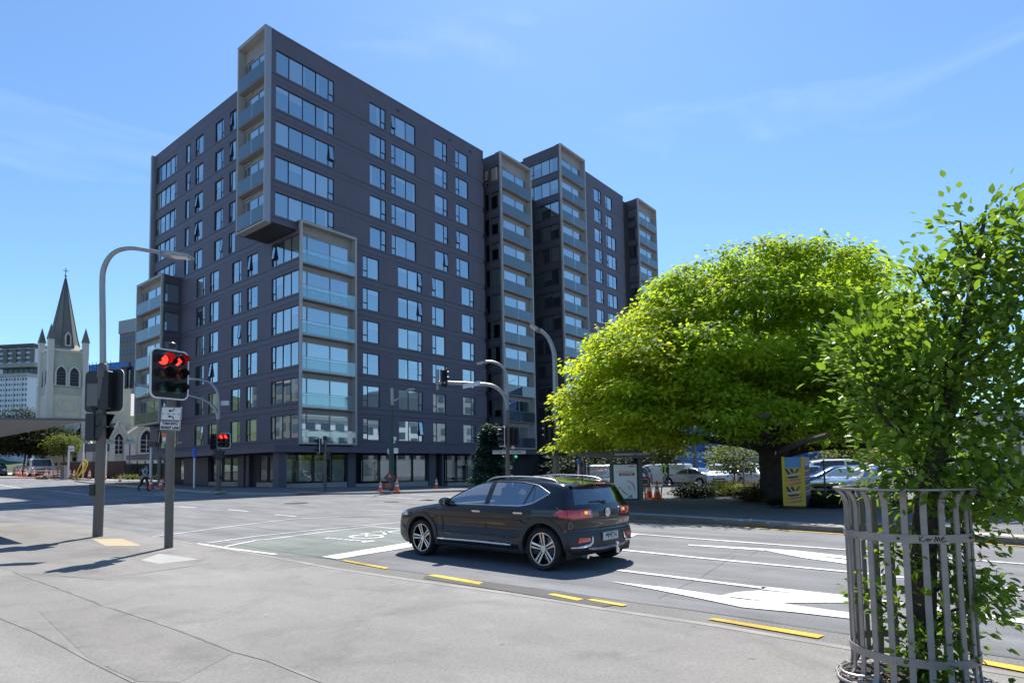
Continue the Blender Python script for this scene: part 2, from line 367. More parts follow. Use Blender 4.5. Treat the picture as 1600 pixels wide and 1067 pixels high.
# gutter seam and dark repair beside the near kerb
ke = edge[9:-1]
def off(pts, d):
    out = []
    for i, p in enumerate(pts):
        t = (pts[min(i+1, len(pts)-1)]-pts[max(i-1, 0)]).normalized(); out.append(p+Vector((-t.y, t.x, 0))*d)
    return out
mat('gutter', (0.150, 0.145, 0.138), 0.9, noise=[(1.3, 0.16, 5), (45, 0.3, 3)], bump=(60, 0.6, 0.02))
ribbon('gutter_strip', off(ke, 0.42), 0.8, 'gutter', lift=0.002, st=0.6)
def wob(pts, a): return [p+Vector((random.uniform(-a, a), random.uniform(-a, a), 0)) for p in resample(pts, 0.4)]
ribbon('asphalt_crack', wob(off(ke, 0.85), 0.02), 0.018, 'seam', lift=0.008, st=0.4)
ribbon('asphalt_crack', wob(off(ke, 0.07), 0.03), 0.035, 'seam', lift=0.008, st=0.4)
flatpoly('asphalt_patch', [(661, 904), (668, 897.5), (800, 914.5), (925, 934), (965, 945), (940, 949), (800, 925.5)], 'patch_asphalt', 0.009)
for a, b in (((1105, 877), (1150, 862)), ((1095, 902), (1150, 868)), ((1030, 935), (1090, 905)), ((1170, 868), (1196, 856))):
    ribbon('asphalt_crack', wob([G(*a), G(*b)], 0.02), 0.006, 'seam', lift=0.008, st=0.4)
for px in ([(533, 876.5), (540, 875.8), (608, 887.7), (602, 889.4)], [(667, 899.5), (680, 898.5), (755, 910.5), (748, 914)], [(855, 929.5), (866, 928.3), (912, 936.8), (902, 939.2)], [(917, 938), (925, 936.8), (981, 945.8), (973, 948.2)],
           [(1105, 968.5), (1116, 966.6), (1288, 994), (1278, 998.5)], [(1512, 1034), (1524, 1030.5), (1640, 1051), (1628, 1057)], [(410, 872.6), (418, 871), (447, 874), (440, 876)]):
    flatpoly('kerb_dash', px, 'yellow_paint', 0.013)
# white lines
def wl(name, px, w, **k): return pline(name, px, w, 'white_paint', lift=0.01, **k)
wl('lane_line', [(975, 833), (1090, 842), (1340, 860.5), (1600, 881.5)], 0.11)
wl('lane_line', [(968, 859), (1090, 871.5), (1340, 895), (1600, 922.5)], 0.12)
wl('lane_line', [(966, 891), (1080, 905), (1196, 919.5)], 0.13)
flatpoly('lane_line', [(1190, 916.5), (1340, 932.5), (1600, 968), (1600, 975), (1340, 938.5), (1190, 921.5)], 'white_paint', 0.010)
flatpoly('turn_arrow', [(954, 909), (1040, 918), (1121, 930), (1150, 936), (1220, 943), (1340, 959.5), (1340, 968.5), (1240, 957), (1160, 949.5), (1095, 936), (1028, 922.5)], 'white_paint', 0.010)
mat('worn_paint', (0.50, 0.50, 0.49), 0.7, noise=[(3, 0.18, 6), (40, 0.2, 3)])
flatpoly('turn_arrow', [(1125, 931), (1150, 925.5), (1188, 922.5), (1260, 929.5), (1340, 939), (1340, 942), (1250, 942), (1222, 943)], 'worn_paint', 0.0085)
flatpoly('through_arrow', [(1075, 851), (1195, 857.3), (1195, 860.6), (1076, 852.4)], 'white_paint', 0.010)
flatpoly('through_arrow', [(1195.4, 857.3), (1245, 860.5), (1340, 871.5), (1340, 875), (1275, 869), (1195.4, 860)], 'white_paint', 0.0115)
flatpoly('through_arrow', [(1195.4, 860.4), (1275, 869.4), (1340, 877), (1340, 883.5), (1255, 872)], 'white_paint', 0.010)
flatpoly('stop_line', [(962, 832), (999, 834), (985, 840), (960, 839.5)], 'white_paint', 0.0085)
flatpoly('cycle_box', [(354, 856.5), (400, 845.6), (500, 832.4), (581, 822.8), (640, 829), (655, 850), (510, 871.5), (432, 868)], 'green_paint', 0.0045)
flatpoly('stop_line', [(503, 870), (655, 845), (659, 852), (527, 874)], 'white_paint', 0.010)
wl('edge_line', [(324, 848.6), (400, 838), (500, 827.5), (581, 820), (640, 815)], 0.085)
wl('edge_line', [(352, 854), (400, 844.5), (425, 842), (500, 832), (581, 822.6), (640, 828)], 0.085)
wl('edge_line', [(238, 838.5), (300, 830.6), (380, 820), (456, 811), (560, 805.5), (640, 802.5)], 0.08)
wl('edge_line', [(306, 849.2), (350, 856), (431, 866.5)], 0.11)
wl('edge_line', [(0, 757.5), (70, 765), (150, 775)], 0.13)
wl('edge_line', [(640, 771.5), (700, 777), (740, 781)], 0.10); wl('edge_line', [(565, 773.5), (660, 780)], 0.10)
for a, b in (((430, 804), (462, 807)), ((357, 796), (387, 799)), ((280, 791.5), (307, 792.8)), ((189, 788.5), (223, 789)), ((87, 787.4), (127, 787.4)), ((16, 787.6), (68, 786.4))):
    wl('lane_dash', [a, b], 0.13)
wl('lane_dash', [(112, 791.8), (147, 791.2)], 0.2)
for a, b in (((50, 760), (80, 761.5)), ((110, 764.5), (155, 768)), ((250, 770), (262, 772)), ((242, 772.5), (256, 774.3))): wl('lane_dash', [a, b], 0.10)
# cycle symbol on the green box, riders travel along +Y
bs = MB(); c0 = G(600, 836)
def gring(cx, cy, r, ry, w, n=20):
    for i in range(n):
        a, b = 2*math.pi*i/n, 2*math.pi*(i+1)/n
        bs.poly([(cx+math.cos(t)*q, cy+math.sin(t)*(q*ry/r), 0.011) for t, q in ((a, r), (b, r), (b, r-w), (a, r-w))])
def gbar(x0, y0, x1, y1, w=0.07):
    d = Vector((x1-x0, y1-y0, 0)).normalized(); n = Vector((-d.y, d.x, 0))*w/2
    bs.poly([(x0+n.x, y0+n.y, 0.012), (x1+n.x, y1+n.y, 0.012), (x1-n.x, y1-n.y, 0.012), (x0-n.x, y0-n.y, 0.012)])
gring(c0.x+0.75, c0.y+0.1, 0.36, 0.5, 0.07); gring(c0.x-0.45, c0.y+0.1, 0.36, 0.5, 0.07)
gbar(c0.x-0.45, c0.y+0.1, c0.x-0.05, c0.y+0.62); gbar(c0.x-0.05, c0.y+0.62, c0.x+0.5, c0.y+0.6); gbar(c0.x-0.45, c0.y+0.1, c0.x+0.1, c0.y+0.05); gbar(c0.x+0.1, c0.y+0.05, c0.x+0.52, c0.y+0.72)
gbar(c0.x+0.75, c0.y+0.1, c0.x+0.48, c0.y+0.8); gbar(c0.x+0.3, c0.y+0.85, c0.x+0.58, c0.y+0.8); gbar(c0.x-0.15, c0.y+0.72, c0.x+0.1, c0.y+0.72, 0.1); gbar(c0.x-0.05, c0.y+0.62, c0.x-0.04, c0.y+0.72)
bs.build('cycle_symbol', 'white_paint', ground)
for i in range(7):
    a = Vector((510+i*9.2, 840.6+i*0.75)); wl('ladder_dash', [(a.x, a.y), (a.x+5.5, a.y+0.5)], 0.14)
wl('ladder_dash', [(566, 847.5), (584, 845)], 0.12)
mat('iron', (0.045, 0.045, 0.047), 0.6, metal=0.5)
for p, r in ((G(462, 786), 0.55), (G(612, 784), 0.35), (G(1052, 765), 0.3)):
    MB().lathe([(0.0, 0.0), (r, 0.0), (r, 0.012), (0, 0.012)], (p.x, p.y, terrain(p.x, p.y)+0.003), 20).build('manhole_cover', 'iron', ground)
# far pavements
kk = [(236, 762.5), (280, 767), (310, 769.6), (345, 771.5), (400, 772.8), (480, 772.8), (560, 772.3), (640, 770.5), (700, 768.8), (760, 767)]
eb = [G(*p) for p in kk]; d = (eb[-1]-eb[-3]).normalized()
eb = [Vector((eb[0].x+0.6, 78, 0)), Vector((eb[0].x+0.3, 70, 0))]+eb+[Vector((45, eb[-1].y-0.3, 0)), Vector((60, eb[-1].y-0.6, 0)), Vector((75, eb[-1].y-0.9, 0)), Vector((105, eb[-1].y-1.2, 0))]
ib = []
for p in eb:
    if p.y > 46: ib.append(Vector((34, p.y, 0)))
    elif p.x < 34: ib.append(Vector((34, 52, 0)))
    else: ib.append(Vector((p.x, 52, 0)))
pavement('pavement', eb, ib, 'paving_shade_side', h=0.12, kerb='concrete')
for px in ([(334, 769.6), (352, 768.6), (354, 767), (336, 767.4)], [(463, 770), (497, 770), (495, 768), (464, 768)]): flatpoly('tactile_paving', px, 'tactile', 0.006, 0.12)
# the tree island across the road
i1, i2 = G(974, 810), G(1337, 834.3); dd = (i2-i1).normalized()
st_ = i1-dd*3.2
ei = [Vector((70, 22.6, 0)), Vector((40, 22.6, 0)), Vector((28, 22.6, 0)), Vector((23.5, 22.2, 0)), Vector((20.2, 20.6, 0)), Vector((18, 18, 0)), st_, i1, i1.lerp(i2, 0.5), i2, i2+dd*2.0, i2+dd*4.0]
ii = [Vector((70, 6, 0)), Vector((40, 6, 0)), Vector((34, 6, 0)), Vector((32, 6, 0)), Vector((31, 6, 0)), Vector((30, 6, 0)), Vector((30, 5.8, 0)), Vector((30, 5.5, 0)), Vector((30, 4, 0)), Vector((30, 1, 0)), Vector((29, -0.5, 0)), Vector((28, -1.5, 0))]
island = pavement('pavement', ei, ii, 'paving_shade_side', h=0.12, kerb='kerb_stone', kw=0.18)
ribbon('kerb_top', off([i1-dd*3.0, i1, i1.lerp(i2, .5), i2, i2+dd*4], 0.42), 0.5, 'concrete', lift=0.012, base=0.12, parent=island)
ribbon('edge_line', off([i1-dd*3.0, i1, i2, i2+dd*4], -0.22), 0.10, 'yellow_paint', lift=0.01)
# church side pavement
kc = [(-30, 747.5), (60, 747.0), (110, 748.6), (150, 751.6), (187, 755), (230, 756.5), (252, 758)]
ec = [G(*p) for p in kc]; ec = [ec[0]+Vector((-14, 10, 0))]+ec
ic = [p+Vector((0.8, 1, 0)).normalized()*9 for p in ec]
mat('paving_pale', (0.30, 0.285, 0.265), 0.85, noise=[(0.6, 0.1, 4), (80, 0.1, 2)])
pavement('pavement', ec, ic, 'paving_pale', h=0.12, kerb='concrete')
# ------------------------------------------------------------------ apartment building
X0, Y1, YL, YA = 27.6, 44.7, 44.03, 43.07
XBOX, XBAY, XA, XA2, XB, XB2, XC2, XD, XD2 = 24.75, 25.62, 52.2, 57.98, 64.4, 70.4, 84.0, 85.9, 92.3
YEND = 73.5; TOP1, TOP2 = 37.5, 43.4
def FL(i): return 4.10+2.97*i
ROOT = Vector((X0, Y1, terrain(X0, Y1)))
apt = thing('apartment_building', 'tall dark charcoal apartment block with glass balconies across the intersection', 'building', ROOT)
class Fac:
    def __init__(s, k, c): s.k = k; s.c = c
    def loc(s, u, z, d=0.0):
        w = Vector((u, s.c+d, z)) if s.k == 'Y' else Vector((s.c+d, u, z)); return w-ROOT
    rot = property(lambda s: (0, 0, 0) if s.k == 'Y' else (0, 0, -math.pi/2))
    def put(s, name, me, u, z, parent=apt, d=0.0): return put(name, me, parent, s.loc(u, z, d), s.rot)
    def px(s, x, y): p = onY(x, y, s.c) if s.k == 'Y' else onX(x, y, s.c); return p.x if s.k == 'Y' else p.y
_mc = {}
def cached(key, fn):
    if key not in _mc: _mc[key] = fn()
    return _mc[key]
DEP = 0.17
def wall_panel(fac, ua, ub, z0, z1, wins, mname='facade', d=0.0, name='wall_panel'):
    """one storey-high panel from ua (left) to ub (right) with window openings [(u, u2, zs, zh)]"""
    W = abs(ub-ua); sgn = 1 if fac.k == 'Y' else -1
    loc = sorted([(round(sgn*(a-ua), 3), round(sgn*(b-ua), 3), zs-z0, zh-z0) for a, b, zs, zh in wins])
    key = ('wp', round(W, 3), round(z1-z0, 3), tuple((a, b, round(c, 3), round(e, 3)) for a, b, c, e in loc), mname)
    def mk():
        b = MB(); H = z1-z0; xs = [0.0]
        for a, c, zs, zh in loc: xs += [a, c]
        xs.append(W); e = 0.0
        for i in range(len(xs)-1):
            a, c = xs[i], xs[i+1]
            if c-a < 1e-4: continue
            if i % 2 == 0: b.poly([(a, e, 0), (c, e, 0), (c, e, H), (a, e, H)])
            else:
                _, _, zs, zh = loc[i//2]
                b.poly([(a, e, 0), (c, e, 0), (c, e, zs), (a, e, zs)]); b.poly([(a, e, zh), (c, e, zh), (c, e, H), (a, e, H)])
                b.poly([(a, 0, zs), (c, 0, zs), (c, DEP, zs), (a, DEP, zs)]); b.poly([(a, 0, zh), (a, DEP, zh), (c, DEP, zh), (c, 0, zh)])
                b.poly([(a, 0, zs), (a, DEP, zs), (a, DEP, zh), (a, 0, zh)]); b.poly([(c, 0, zs), (c, 0, zh), (c, DEP, zh), (c, DEP, zs)])
        b.poly([(0, 0, 0), (0, .06, 0), (W, .06, 0), (W, 0, 0)]); b.poly([(0, 0, H), (W, 0, H), (W, .06, H), (0, .06, H)])
        return b.mesh('wall_panel', mname, fix=False)
    return fac.put(name, cached(key, mk), ua, z0, d=d)
def box_part(fac, name, ua, ub, z0, z1, d0, d1, mname):
    W = abs(ub-ua)
    def mk():
        b = MB(); b.box(0, W, 0, d1-d0, 0, z1-z0); return b.mesh(name, mname)
    return fac.put(name, cached((name, round(W, 3), round(d1-d0, 3), round(z1-z0, 3), mname), mk), ua, z0, d=d0)
NW, LW_ = 0.42, 1.0
def spec(s): return {'LN': [1, .42], 'NL': [.42, 1], 'NLL': [.42, 1.05, 1], 'LLN': [1, 1.05, .42], 'LLLLN': [1, 1.05, 1.05, 1.02, .45], 'NLLL': [.45, .95, .98, 1.0], 'L': [1], 'N': [.4]}[s]
def window(fac, ua, ub, z0, z1, sp, openp=0.16, blindp=0.45, fw=0.05, curtain='blind'):
    W = abs(ub-ua); H = z1-z0; ws = spec(sp); tot = sum(ws); key0 = (round(W, 2), round(H, 2), sp)
    n = len(ws); edges = [0.0]
    for w in ws: edges.append(edges[-1]+w/tot*W)
    tr = 0.3*H
    def mkframe():
        b = MB(); y0, y1 = 0.07, 0.15
        b.box(0, W, y0, y1, 0, fw); b.box(0, W, y0, y1, H-fw, H); b.box(0, fw, y0, y1, fw, H-fw); b.box(W-fw, W, y0, y1, fw, H-fw)
        for e in edges[1:-1]: b.box(e-fw*.55, e+fw*.55, y0-.004, y1-.004, fw, H-fw)
        for i, w in enumerate(ws):
            if w < .5: b.box(edges[i]+fw*.5, edges[i+1]-fw*.5, y0+.004, y1-.008, tr-fw*.5, tr+fw*.5)
        return b.mesh('window', 'frame_dark')
    win = fac.put('window', cached(('fr',)+key0, mkframe), ua, z0)
    for i, w in enumerate(ws):
        a, c = edges[i]+fw*.4, edges[i+1]-fw*.4
        if w < .5:
            put('pane', cached(('pn', round(c-a, 3), round(tr, 2)), lambda: MB().poly([(0, 0, 0), (c-a, 0, 0), (c-a, 0, tr-.03), (0, 0, tr-.03)]).mesh('pane', 'window_glass', fix=False)), win, (a, .11, .02))
            hh = H-tr-.05; op = random.random() < openp
            def mks():
                b = MB(); q = c-a; b.cur = 0; b.poly([(0.02, 0, -hh+.02), (q-.02, 0, -hh+.02), (q-.02, 0, 0), (0.02, 0, 0)]); b.cur = 1
                b.box(0, .035, -.02, .02, -hh, 0); b.box(q-.035, q, -.02, .02, -hh, 0); b.box(.035, q-.035, -.02, .02, -hh, -hh+.04); b.box(.035, q-.035, -.02, .02, -.04, 0)
                return b.mesh('sash', ['window_glass', 'frame_dark'], fix=False)
            put('sash', cached(('sa', round(c-a, 3), round(hh, 2)), mks), win, (a, .09, H-.02), (random.uniform(-.14, -.08) if op else 0, 0, 0))
        else:
            put('pane', cached(('pL', round(c-a, 3), round(H, 2)), lambda: MB().poly([(0, 0, 0), (c-a, 0, 0), (c-a, 0, H-.04), (0, 0, H-.04)]).mesh('pane', 'window_glass', fix=False)), win, (a, .11, .02), (random.gauss(0, .005), 0, random.gauss(0, .006)))
            r = random.random()
            if r < blindp:
                fr = random.choice([.2, .35, 1, 1, .95, .6]); hb = H*fr
                put('blind', cached(('bl', round(c-a, 2), round(H, 2), fr), lambda: MB().box(0, c-a, 0, .01, -hb, 0).mesh('blind', 'blind')), win, (a, .145, H-.02))
            elif r < blindp+.25:
                cw = (c-a)*random.choice([.22, .3]); side = random.choice([0, 1])
                def mkc():
                    b = MB(); k = 7
                    for j in range(k):
                        x0, x1 = cw*j/k, cw*(j+1)/k; o = .02 if j % 2 else -.02
                        b.poly([(x0, o, 0), (x1, -o, 0), (x1, -o, H-.05), (x0, o, H-.05)])
                    return b.mesh('curtain', 'curtain', fix=False)
                put('curtain', cached(('cu', round(cw, 2), round(H, 2)), mkc), win, (a if side == 0 else c-cw, .165, .02))
    return win
def storey(fac, ua, ub, i, wins, band=True, z_head=2.15, z_sill=0.2, mname='facade', bp=.35, topz=None):
    """band + panel + windows for one floor of a facade; wins = [(u_left, u_right, spec)]"""
    F = FL(i); zt = topz if topz else F+2.50
    wall_panel(fac, ua, ub, F+0.03, zt, [(a, b, F+z_sill, F+z_head) for a, b, _ in wins], mname)
    if band: box_part(fac, 'slab_band', ua, ub, F-0.44, F+0.005, 0.02, 0.12, 'facade_band')
    for a, b, s in wins: window(fac, a, b, F+z_sill, F+z_head, s, blindp=bp)
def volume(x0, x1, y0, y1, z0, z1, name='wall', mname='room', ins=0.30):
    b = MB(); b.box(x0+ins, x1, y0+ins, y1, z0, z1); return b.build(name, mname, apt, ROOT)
def parapet(fac, ua, ub, z0, z1): 
    box_part(fac, 'parapet', ua, ub, z0, z1, 0.0, 0.25, 'facade'); box_part(fac, 'coping', ua, ub, z1, z1+.05, -0.03, 0.3, 'trim_light')
FY, FX = Fac('Y', Y1), Fac('X', X0)
# volumes (dark cores behind the facade panels) and roofs
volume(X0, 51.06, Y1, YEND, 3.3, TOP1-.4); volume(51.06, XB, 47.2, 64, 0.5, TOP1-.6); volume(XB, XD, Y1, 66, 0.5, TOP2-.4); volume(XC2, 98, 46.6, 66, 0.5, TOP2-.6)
roofb = MB(); roofb.box(X0+.1, 51, Y1+.1, YEND, TOP1-.38, TOP1-.25); roofb.box(51.1, XB, 47.4, 64, TOP1-.5, TOP1-.4); roofb.box(XB+.1, 98, 46.8, 66, TOP2-.38, TOP2-.28); roofb.build('roof', 'roof_grey', apt, ROOT)
# --- right-hand facade of the first tower (plane Y1)
def pxs(fac, lst, y): return [fac.px(x, y) for x in lst]
s5 = (25.68, 31.21); W2 = (35.1, 37.0); W3 = (37.68, 40.8); W4 = (43.41, 45.28); W5 = (46.53, 48.51)
Lo = [(34.29, 36.15, 'NL'), (38.43, 41.51, 'LLN'), (42.89, 44.71, 'NL'), (47.26, 49.2, 'LN')]
for i in range(11):
    if i >= 6: storey(FY, XBOX+.5, 51.06, i, [(*s5, 'LLLLN'), (*W2, 'LN'), (*W3, 'NLL'), (*W4, 'LN'), (*W5, 'NL')], topz=FL(i)+2.56 if i == 10 else None, bp=.3)
    else: storey(FY, 33.15, 51.06, i, Lo, bp=.5)
box_part(FY, 'parapet', XBOX+.5, 51.06, FL(10)+2.58, TOP1, 0.02, .25, 'facade'); box_part(FY, 'coping', XBOX+.5, 51.06, TOP1, TOP1+.05, -.03, .3, 'trim_light')
box_part(FY, 'wall_panel', X0, 33.15, FL(5)+2.2, FL(6)-.45, .03, .1, 'facade')
# --- left-hand facade (plane X0), u runs from far (left) to near (right)
upL = [(73.14, 67.9, 'LLLLN'), (65.69, 64.57, 'LN'), (63.44, 61.7, 'NL'), (59.15, 57.46, 'LN'), (56.22, 55.01, 'NL')]
loL = [(62.75, 60.97, 'LN'), (59.89, 58.09, 'NL'), (55.5, 53.78, 'LN'), (52.68, 50.86, 'NL'), (48.53, 44.38, 'NLLL')]
for i in range(11):
    if i >= 6: storey(FX, YEND, 49.2, i, upL if i > 6 else upL, topz=FL(i)+2.56 if i == 10 else None, bp=.4)
    elif i == 0: storey(FX, YEND, YL+.24, i, [(71.5, 69.8, 'NL'), (68.2, 66.6, 'LN')]+loL, bp=.5)
    else: storey(FX, YEND, YL+.24, i, loL, bp=.4)
parapet(FX, YEND, 49.2, FL(10)+2.58, TOP1)
b = MB(); b.box(X0-.35, X0+.3, YEND, YEND+.35, 21.9, TOP1+.02); b.build('end_fin', 'trim_light', apt, ROOT)
b = MB(); b.box(X0, 51, YEND-.02, YEND+.1, 3.6, TOP1-.1); b.build('end_wall', 'facade', apt, ROOT)
b = MB(); b.box(50.9, 51.05, Y1+.02, 47.3, 3.6, TOP1); b.build('return_wall', 'facade', apt, ROOT)
# --- balcony stacks
def loggia(fac, ua, ub, floors, zbot, ztop, dep=0.62, fin=0.16, lip=0.28, side_pane=True, face=0.0):
    sgn = 1 if fac.k == 'Y' else -1; W = abs(ub-ua); u = lambda x: ua+sgn*x
    fr = MB()
    H = ztop-zbot; fr.box(0, fin, 0, .24, 0, H); fr.box(W-fin, W, 0, .24, 0, H); fr.box(.13, fin-.003, .24, dep, 0, H); fr.box(W-fin+.003, W-.13, .24, dep, 0, H)
    fr.box(fin, W-fin, 0, dep, H-.16, H); fr.box(fin, W-fin, 0, dep, 0, .12)
    f = fac.put('balcony_frame', fr.mesh('balcony_frame', 'loggia_frame'), ua, zbot)
    box_part(fac, 'coping', u(-.02), u(W+.02), ztop+.002, ztop+.05, -.03, dep+.2, 'trim_light')
    bw = MB(); bw.poly([(fin, dep, 0), (W-fin, dep, 0), (W-fin, dep, ztop-zbot), (fin, dep, ztop-zbot)]); fac.put('balcony_back_wall', bw.mesh('balcony_back_wall', 'loggia_back'), ua, zbot)
    for i in floors:
        F = FL(i)-.12
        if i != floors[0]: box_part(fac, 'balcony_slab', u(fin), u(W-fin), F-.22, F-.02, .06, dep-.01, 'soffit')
        box_part(fac, 'ceiling_strip', u(fin+.1), u(W*.33), F+2.52, F+2.60, .5, .6, 'loggia_frame')
        # glass balustrade in two panels, handrail, bottom shoe
        n = 2; gw = (W-2*fin)/n
        for k in range(n):
            gl = fac.put('balustrade', cached(('bal', round(gw, 2)), lambda: MB().box(.01, gw-.01, 0, .016, -.14, 1.0).mesh('balustrade', 'balcony_glass')), u(fin+k*gw), F, d=.02)
        rl = MB(); rl.box(0, W-2*fin, 0, .05, .98, 1.03); rl.box(0, W-2*fin, .005, .045, -.20, -.14)
        fac.put('handrail', cached(('rail', round(W-2*fin, 2)), lambda: rl.mesh('handrail', 'trim_light')), u(fin), F, d=.045)
        # sliding door: frame with a narrow light and two wide panes
        x0, x1, h0, h1 = fin+.12, W-fin-.35, .05, 2.35
        ws = [.28, 1, .85] if side_pane else [1, .8]; t = sum(ws); e = [x0]
        for w in ws: e.append(e[-1]+w/t*(x1-x0))
        def mkd():
            b = MB(); y0, y1 = -.08, -.005
            for x in e: b.box(x-.045, x+.045, y0, y1, h0, h1)
            for k in range(len(ws)): b.box(e[k]+.045, e[k+1]-.045, y0+.003, y1, h1-.09, h1); b.box(e[k]+.045, e[k+1]-.045, y0+.003, y1, h0, h0+.09)
            return b.mesh('sliding_door', 'loggia_back')
        dr = fac.put('sliding_door', cached(('sd', round(W, 2), side_pane), mkd), ua, F, d=dep)
        for k in range(len(ws)):
            a, c = e[k]+.03, e[k+1]-.03
            put('pane', cached(('dp', round(c-a, 2)), lambda: MB().poly([(0, 0, 0), (c-a, 0, 0), (c-a, 0, h1-h0-.1), (0, 0, h1-h0-.1)]).mesh('pane', 'window_glass', fix=False)), dr, (a, -.04, h0+.06))
            r = random.random()
            put('blind', cached(('db', round(c-a, 2), r < .45), lambda: MB().box(0, c-a, 0, .006, 0, h1-h0-.1).mesh('blind', 'blind' if r < .45 else 'room')), dr, (a, -.018, h0+.06))
FLg = Fac('Y', YL); loggia(FLg, X0, 33.12, list(range(0, 6)), FL(0)-.30, 22.15, dep=0.6)
b = MB(); b.box(33.12-.02, 33.13, YL+.05, Y1+.1, 3.9, 22.1); b.build('bay_side_wall', 'facade', apt, ROOT)
FBX = Fac('X', XBOX); loggia(FBX, 49.2, Y1-.02, list(range(6, 11)), 21.35, TOP1+.02)
b = MB(); b.box(XBOX-.01, XBOX+.50, Y1-.05, Y1+.02, 21.35, TOP1+.06); b.build('corner_trim', 'trim_light', apt, ROOT)
b = MB(); b.box(XBOX+.17, X0, Y1+.2, 49.2, 21.36, 21.5); b.box(XBOX+1.0, X0+.4, Y1+.3, 49.1, 21.5, TOP1-.2); b.box(XBOX+.2, X0+.3, 49.05, 49.2, 21.5, TOP1); b.build('box_core', 'facade_dark', apt, ROOT)
# far bay on the left
FBY = Fac('X', XBAY); loggia(FBY, 72.6, 66.15, list(range(1, 6)), FL(1)-.35, 21.95)
FBS = Fac('Y', 66.15)
for i in range(1, 6): storey(FBS, XBAY+.2, X0, i, [(25.99, 27.4, 'L')], mname='bay_cladding', bp=.1, z_head=2.15, z_sill=.2)
b = MB(); b.box(XBAY+.16, X0, 66.3, 66.42, FL(1)-.35, 21.9); b.box(XBAY+1.02, X0+.2, 66.45, 72.5, FL(1)-.35, 21.9); b.build('bay_core', 'room', apt, ROOT)
box_part(FBS, 'wall_panel', XBAY+.02, X0, FL(5)+2.5, 21.95, .01, .1, 'bay_cladding')
# bays A (first tower), B and D (second tower)
FA = Fac('Y', YA); FAx = Fac('X', XA)
loggia(FA, XA, XA2, list(range(0, 11)), 3.7, TOP1-.05)
for i in range(0, 11): storey(FAx, 47.2, YA+.25, i, [(45.55, 44.95, 'N'), (44.65, 43.4, 'L')], mname='bay_cladding', bp=.65, topz=FL(i)+2.53)
box_part(FAx, 'parapet', 47.2, YA+.25, FL(10)+2.55, TOP1-.06, .0, .2, 'bay_cladding')
volume(XA, XA2, YA+1.2, 48, .5, TOP1-.4, mname='room', ins=.32)
FB = Fac('Y', YA); FBx = Fac('X', XB)
loggia(FB, XB, XB2, list(range(0, 13)), 3.7, TOP2-.02)
for i in range(0, 13): storey(FBx, 49.2, YA+.25, i, [(48.1, 43.55, 'NLLL')], mname='bay_cladding', bp=.75, topz=FL(i)+2.53)
box_part(FBx, 'parapet', 49.2, YA+.25, FL(12)+2.55, TOP2-.02, .0, .2, 'bay_cladding')
volume(XB, XB2, YA+1.1, 50, .5, TOP2-.4, ins=.32)
FC = Fac('Y', Y1)
cw = [FC.px(740+u/5.333, 310) for u in (1003, 1062, 1097, 1152)]
for i in range(0, 13): storey(FC, XB2, XC2, i, [(cw[0], cw[1], 'LN'), (cw[2], cw[3]+(.9 if i < 11 else 0), 'NL' if i > 10 else 'NLL')], bp=.3, topz=FL(i)+2.53)
parapet(FC, XB2, XC2, FL(12)+2.55, TOP2)
FD = Fac('Y', YA); FDx = Fac('X', XD)
loggia(FD, XD, XD2, list(range(0, 13)), 3.7, TOP2-.02)
for i in range(0, 13): storey(FDx, 46.8, YA+.25, i, [(45.75, 45.3, 'N'), (45.0, 43.4, 'L')], mname='bay_cladding', bp=.65, topz=FL(i)+2.53)
box_part(FDx, 'parapet', 46.8, YA+.25, FL(12)+2.55, TOP2-.02, .0, .2, 'bay_cladding')
volume(XD, XD2, YA+1.1, 50, .5, TOP2-.4, ins=.32)
b = MB(); b.box(XC2-.15, XC2, Y1+.02, 47, .5, TOP2); b.build('return_wall', 'facade', apt, ROOT)
# small vents near the parapet
for x in (38.4, 45.6, 52.0-3.2): box_part(FY, 'vent', x, x+.3, FL(10)+2.75, FL(10)+2.95, -.02, .05, 'frame_dark')
# --- ground floor: canopy, columns, shopfronts
CX, CY = 24.95, 43.35
cb = MB(); cb.box(CX, 34.5, CY, Y1+1.5, 3.12, 3.55); cb.box(34.5, 60.5, CY, Y1+1.5, 3.12, 3.55); cb.box(CX, X0+1.5, Y1+1.5, 72.5, 3.12, 3.55); cb.build('canopy', 'facade_band', apt, ROOT)
cb = MB(); cb.box(CX-.03, 60.5, CY-.03, CY+.06, 3.5, 3.62); cb.box(CX-.03, CX+.06, CY+.06, 72.5, 3.5, 3.62); cb.build('canopy_edge', 'facade', apt, ROOT)
cb = MB(); cb.box(X0+.35, 60.5, Y1+.9, 60, -1, 3.2); cb.box(X0+1.0, 50, 58, 72.3, -.5, 3.2); cb.build('ground_floor_wall', 'facade_dark', apt, ROOT)
FS = Fac('Y', Y1+.25); FSx = Fac('X', X0+.3)
mat('shop_paper', (0.74, 0.71, 0.62), 0.8, noise=[(1.3, 0.15, 4)])
def shopwin(fac, a, c, y, zb=.55, zh=3.0, paper=True):
    ua, ub = fac.px(a, y), fac.px(c, y); W = abs(ub-ua)
    if fac.k == 'Y' : p = (ua, fac.c)
    else: p = (fac.c, ua)
    t = terrain(*p)
    def fr():
        b = MB(); H = zh-zb-t; b.box(0, .06, 0, .1, 0, H); b.box(W-.06, W, 0, .1, 0, H); b.box(.06, W-.06, 0, .1, 0, .07); b.box(.06, W-.06, 0, .1, H-.07, H); return b.mesh('shop_window', 'frame_dark'), H
    me, H = fr(); w = fac.put('shop_window', me, ua, zb+t)
    put('pane', MB().poly([(.03, .05, .03), (W-.03, .05, .03), (W-.03, .05, H-.03), (.03, .05, H-.03)]).mesh('pane', 'shop_glass', fix=False), w)
    if paper:
        hp = H*random.choice([.78, .82, .6, .8]); put('blind', MB().box(.05, W-.05*random.choice([1, 6]), 0, .01, .05, hp).mesh('blind', 'shop_paper'), w, (0, .25, 0))
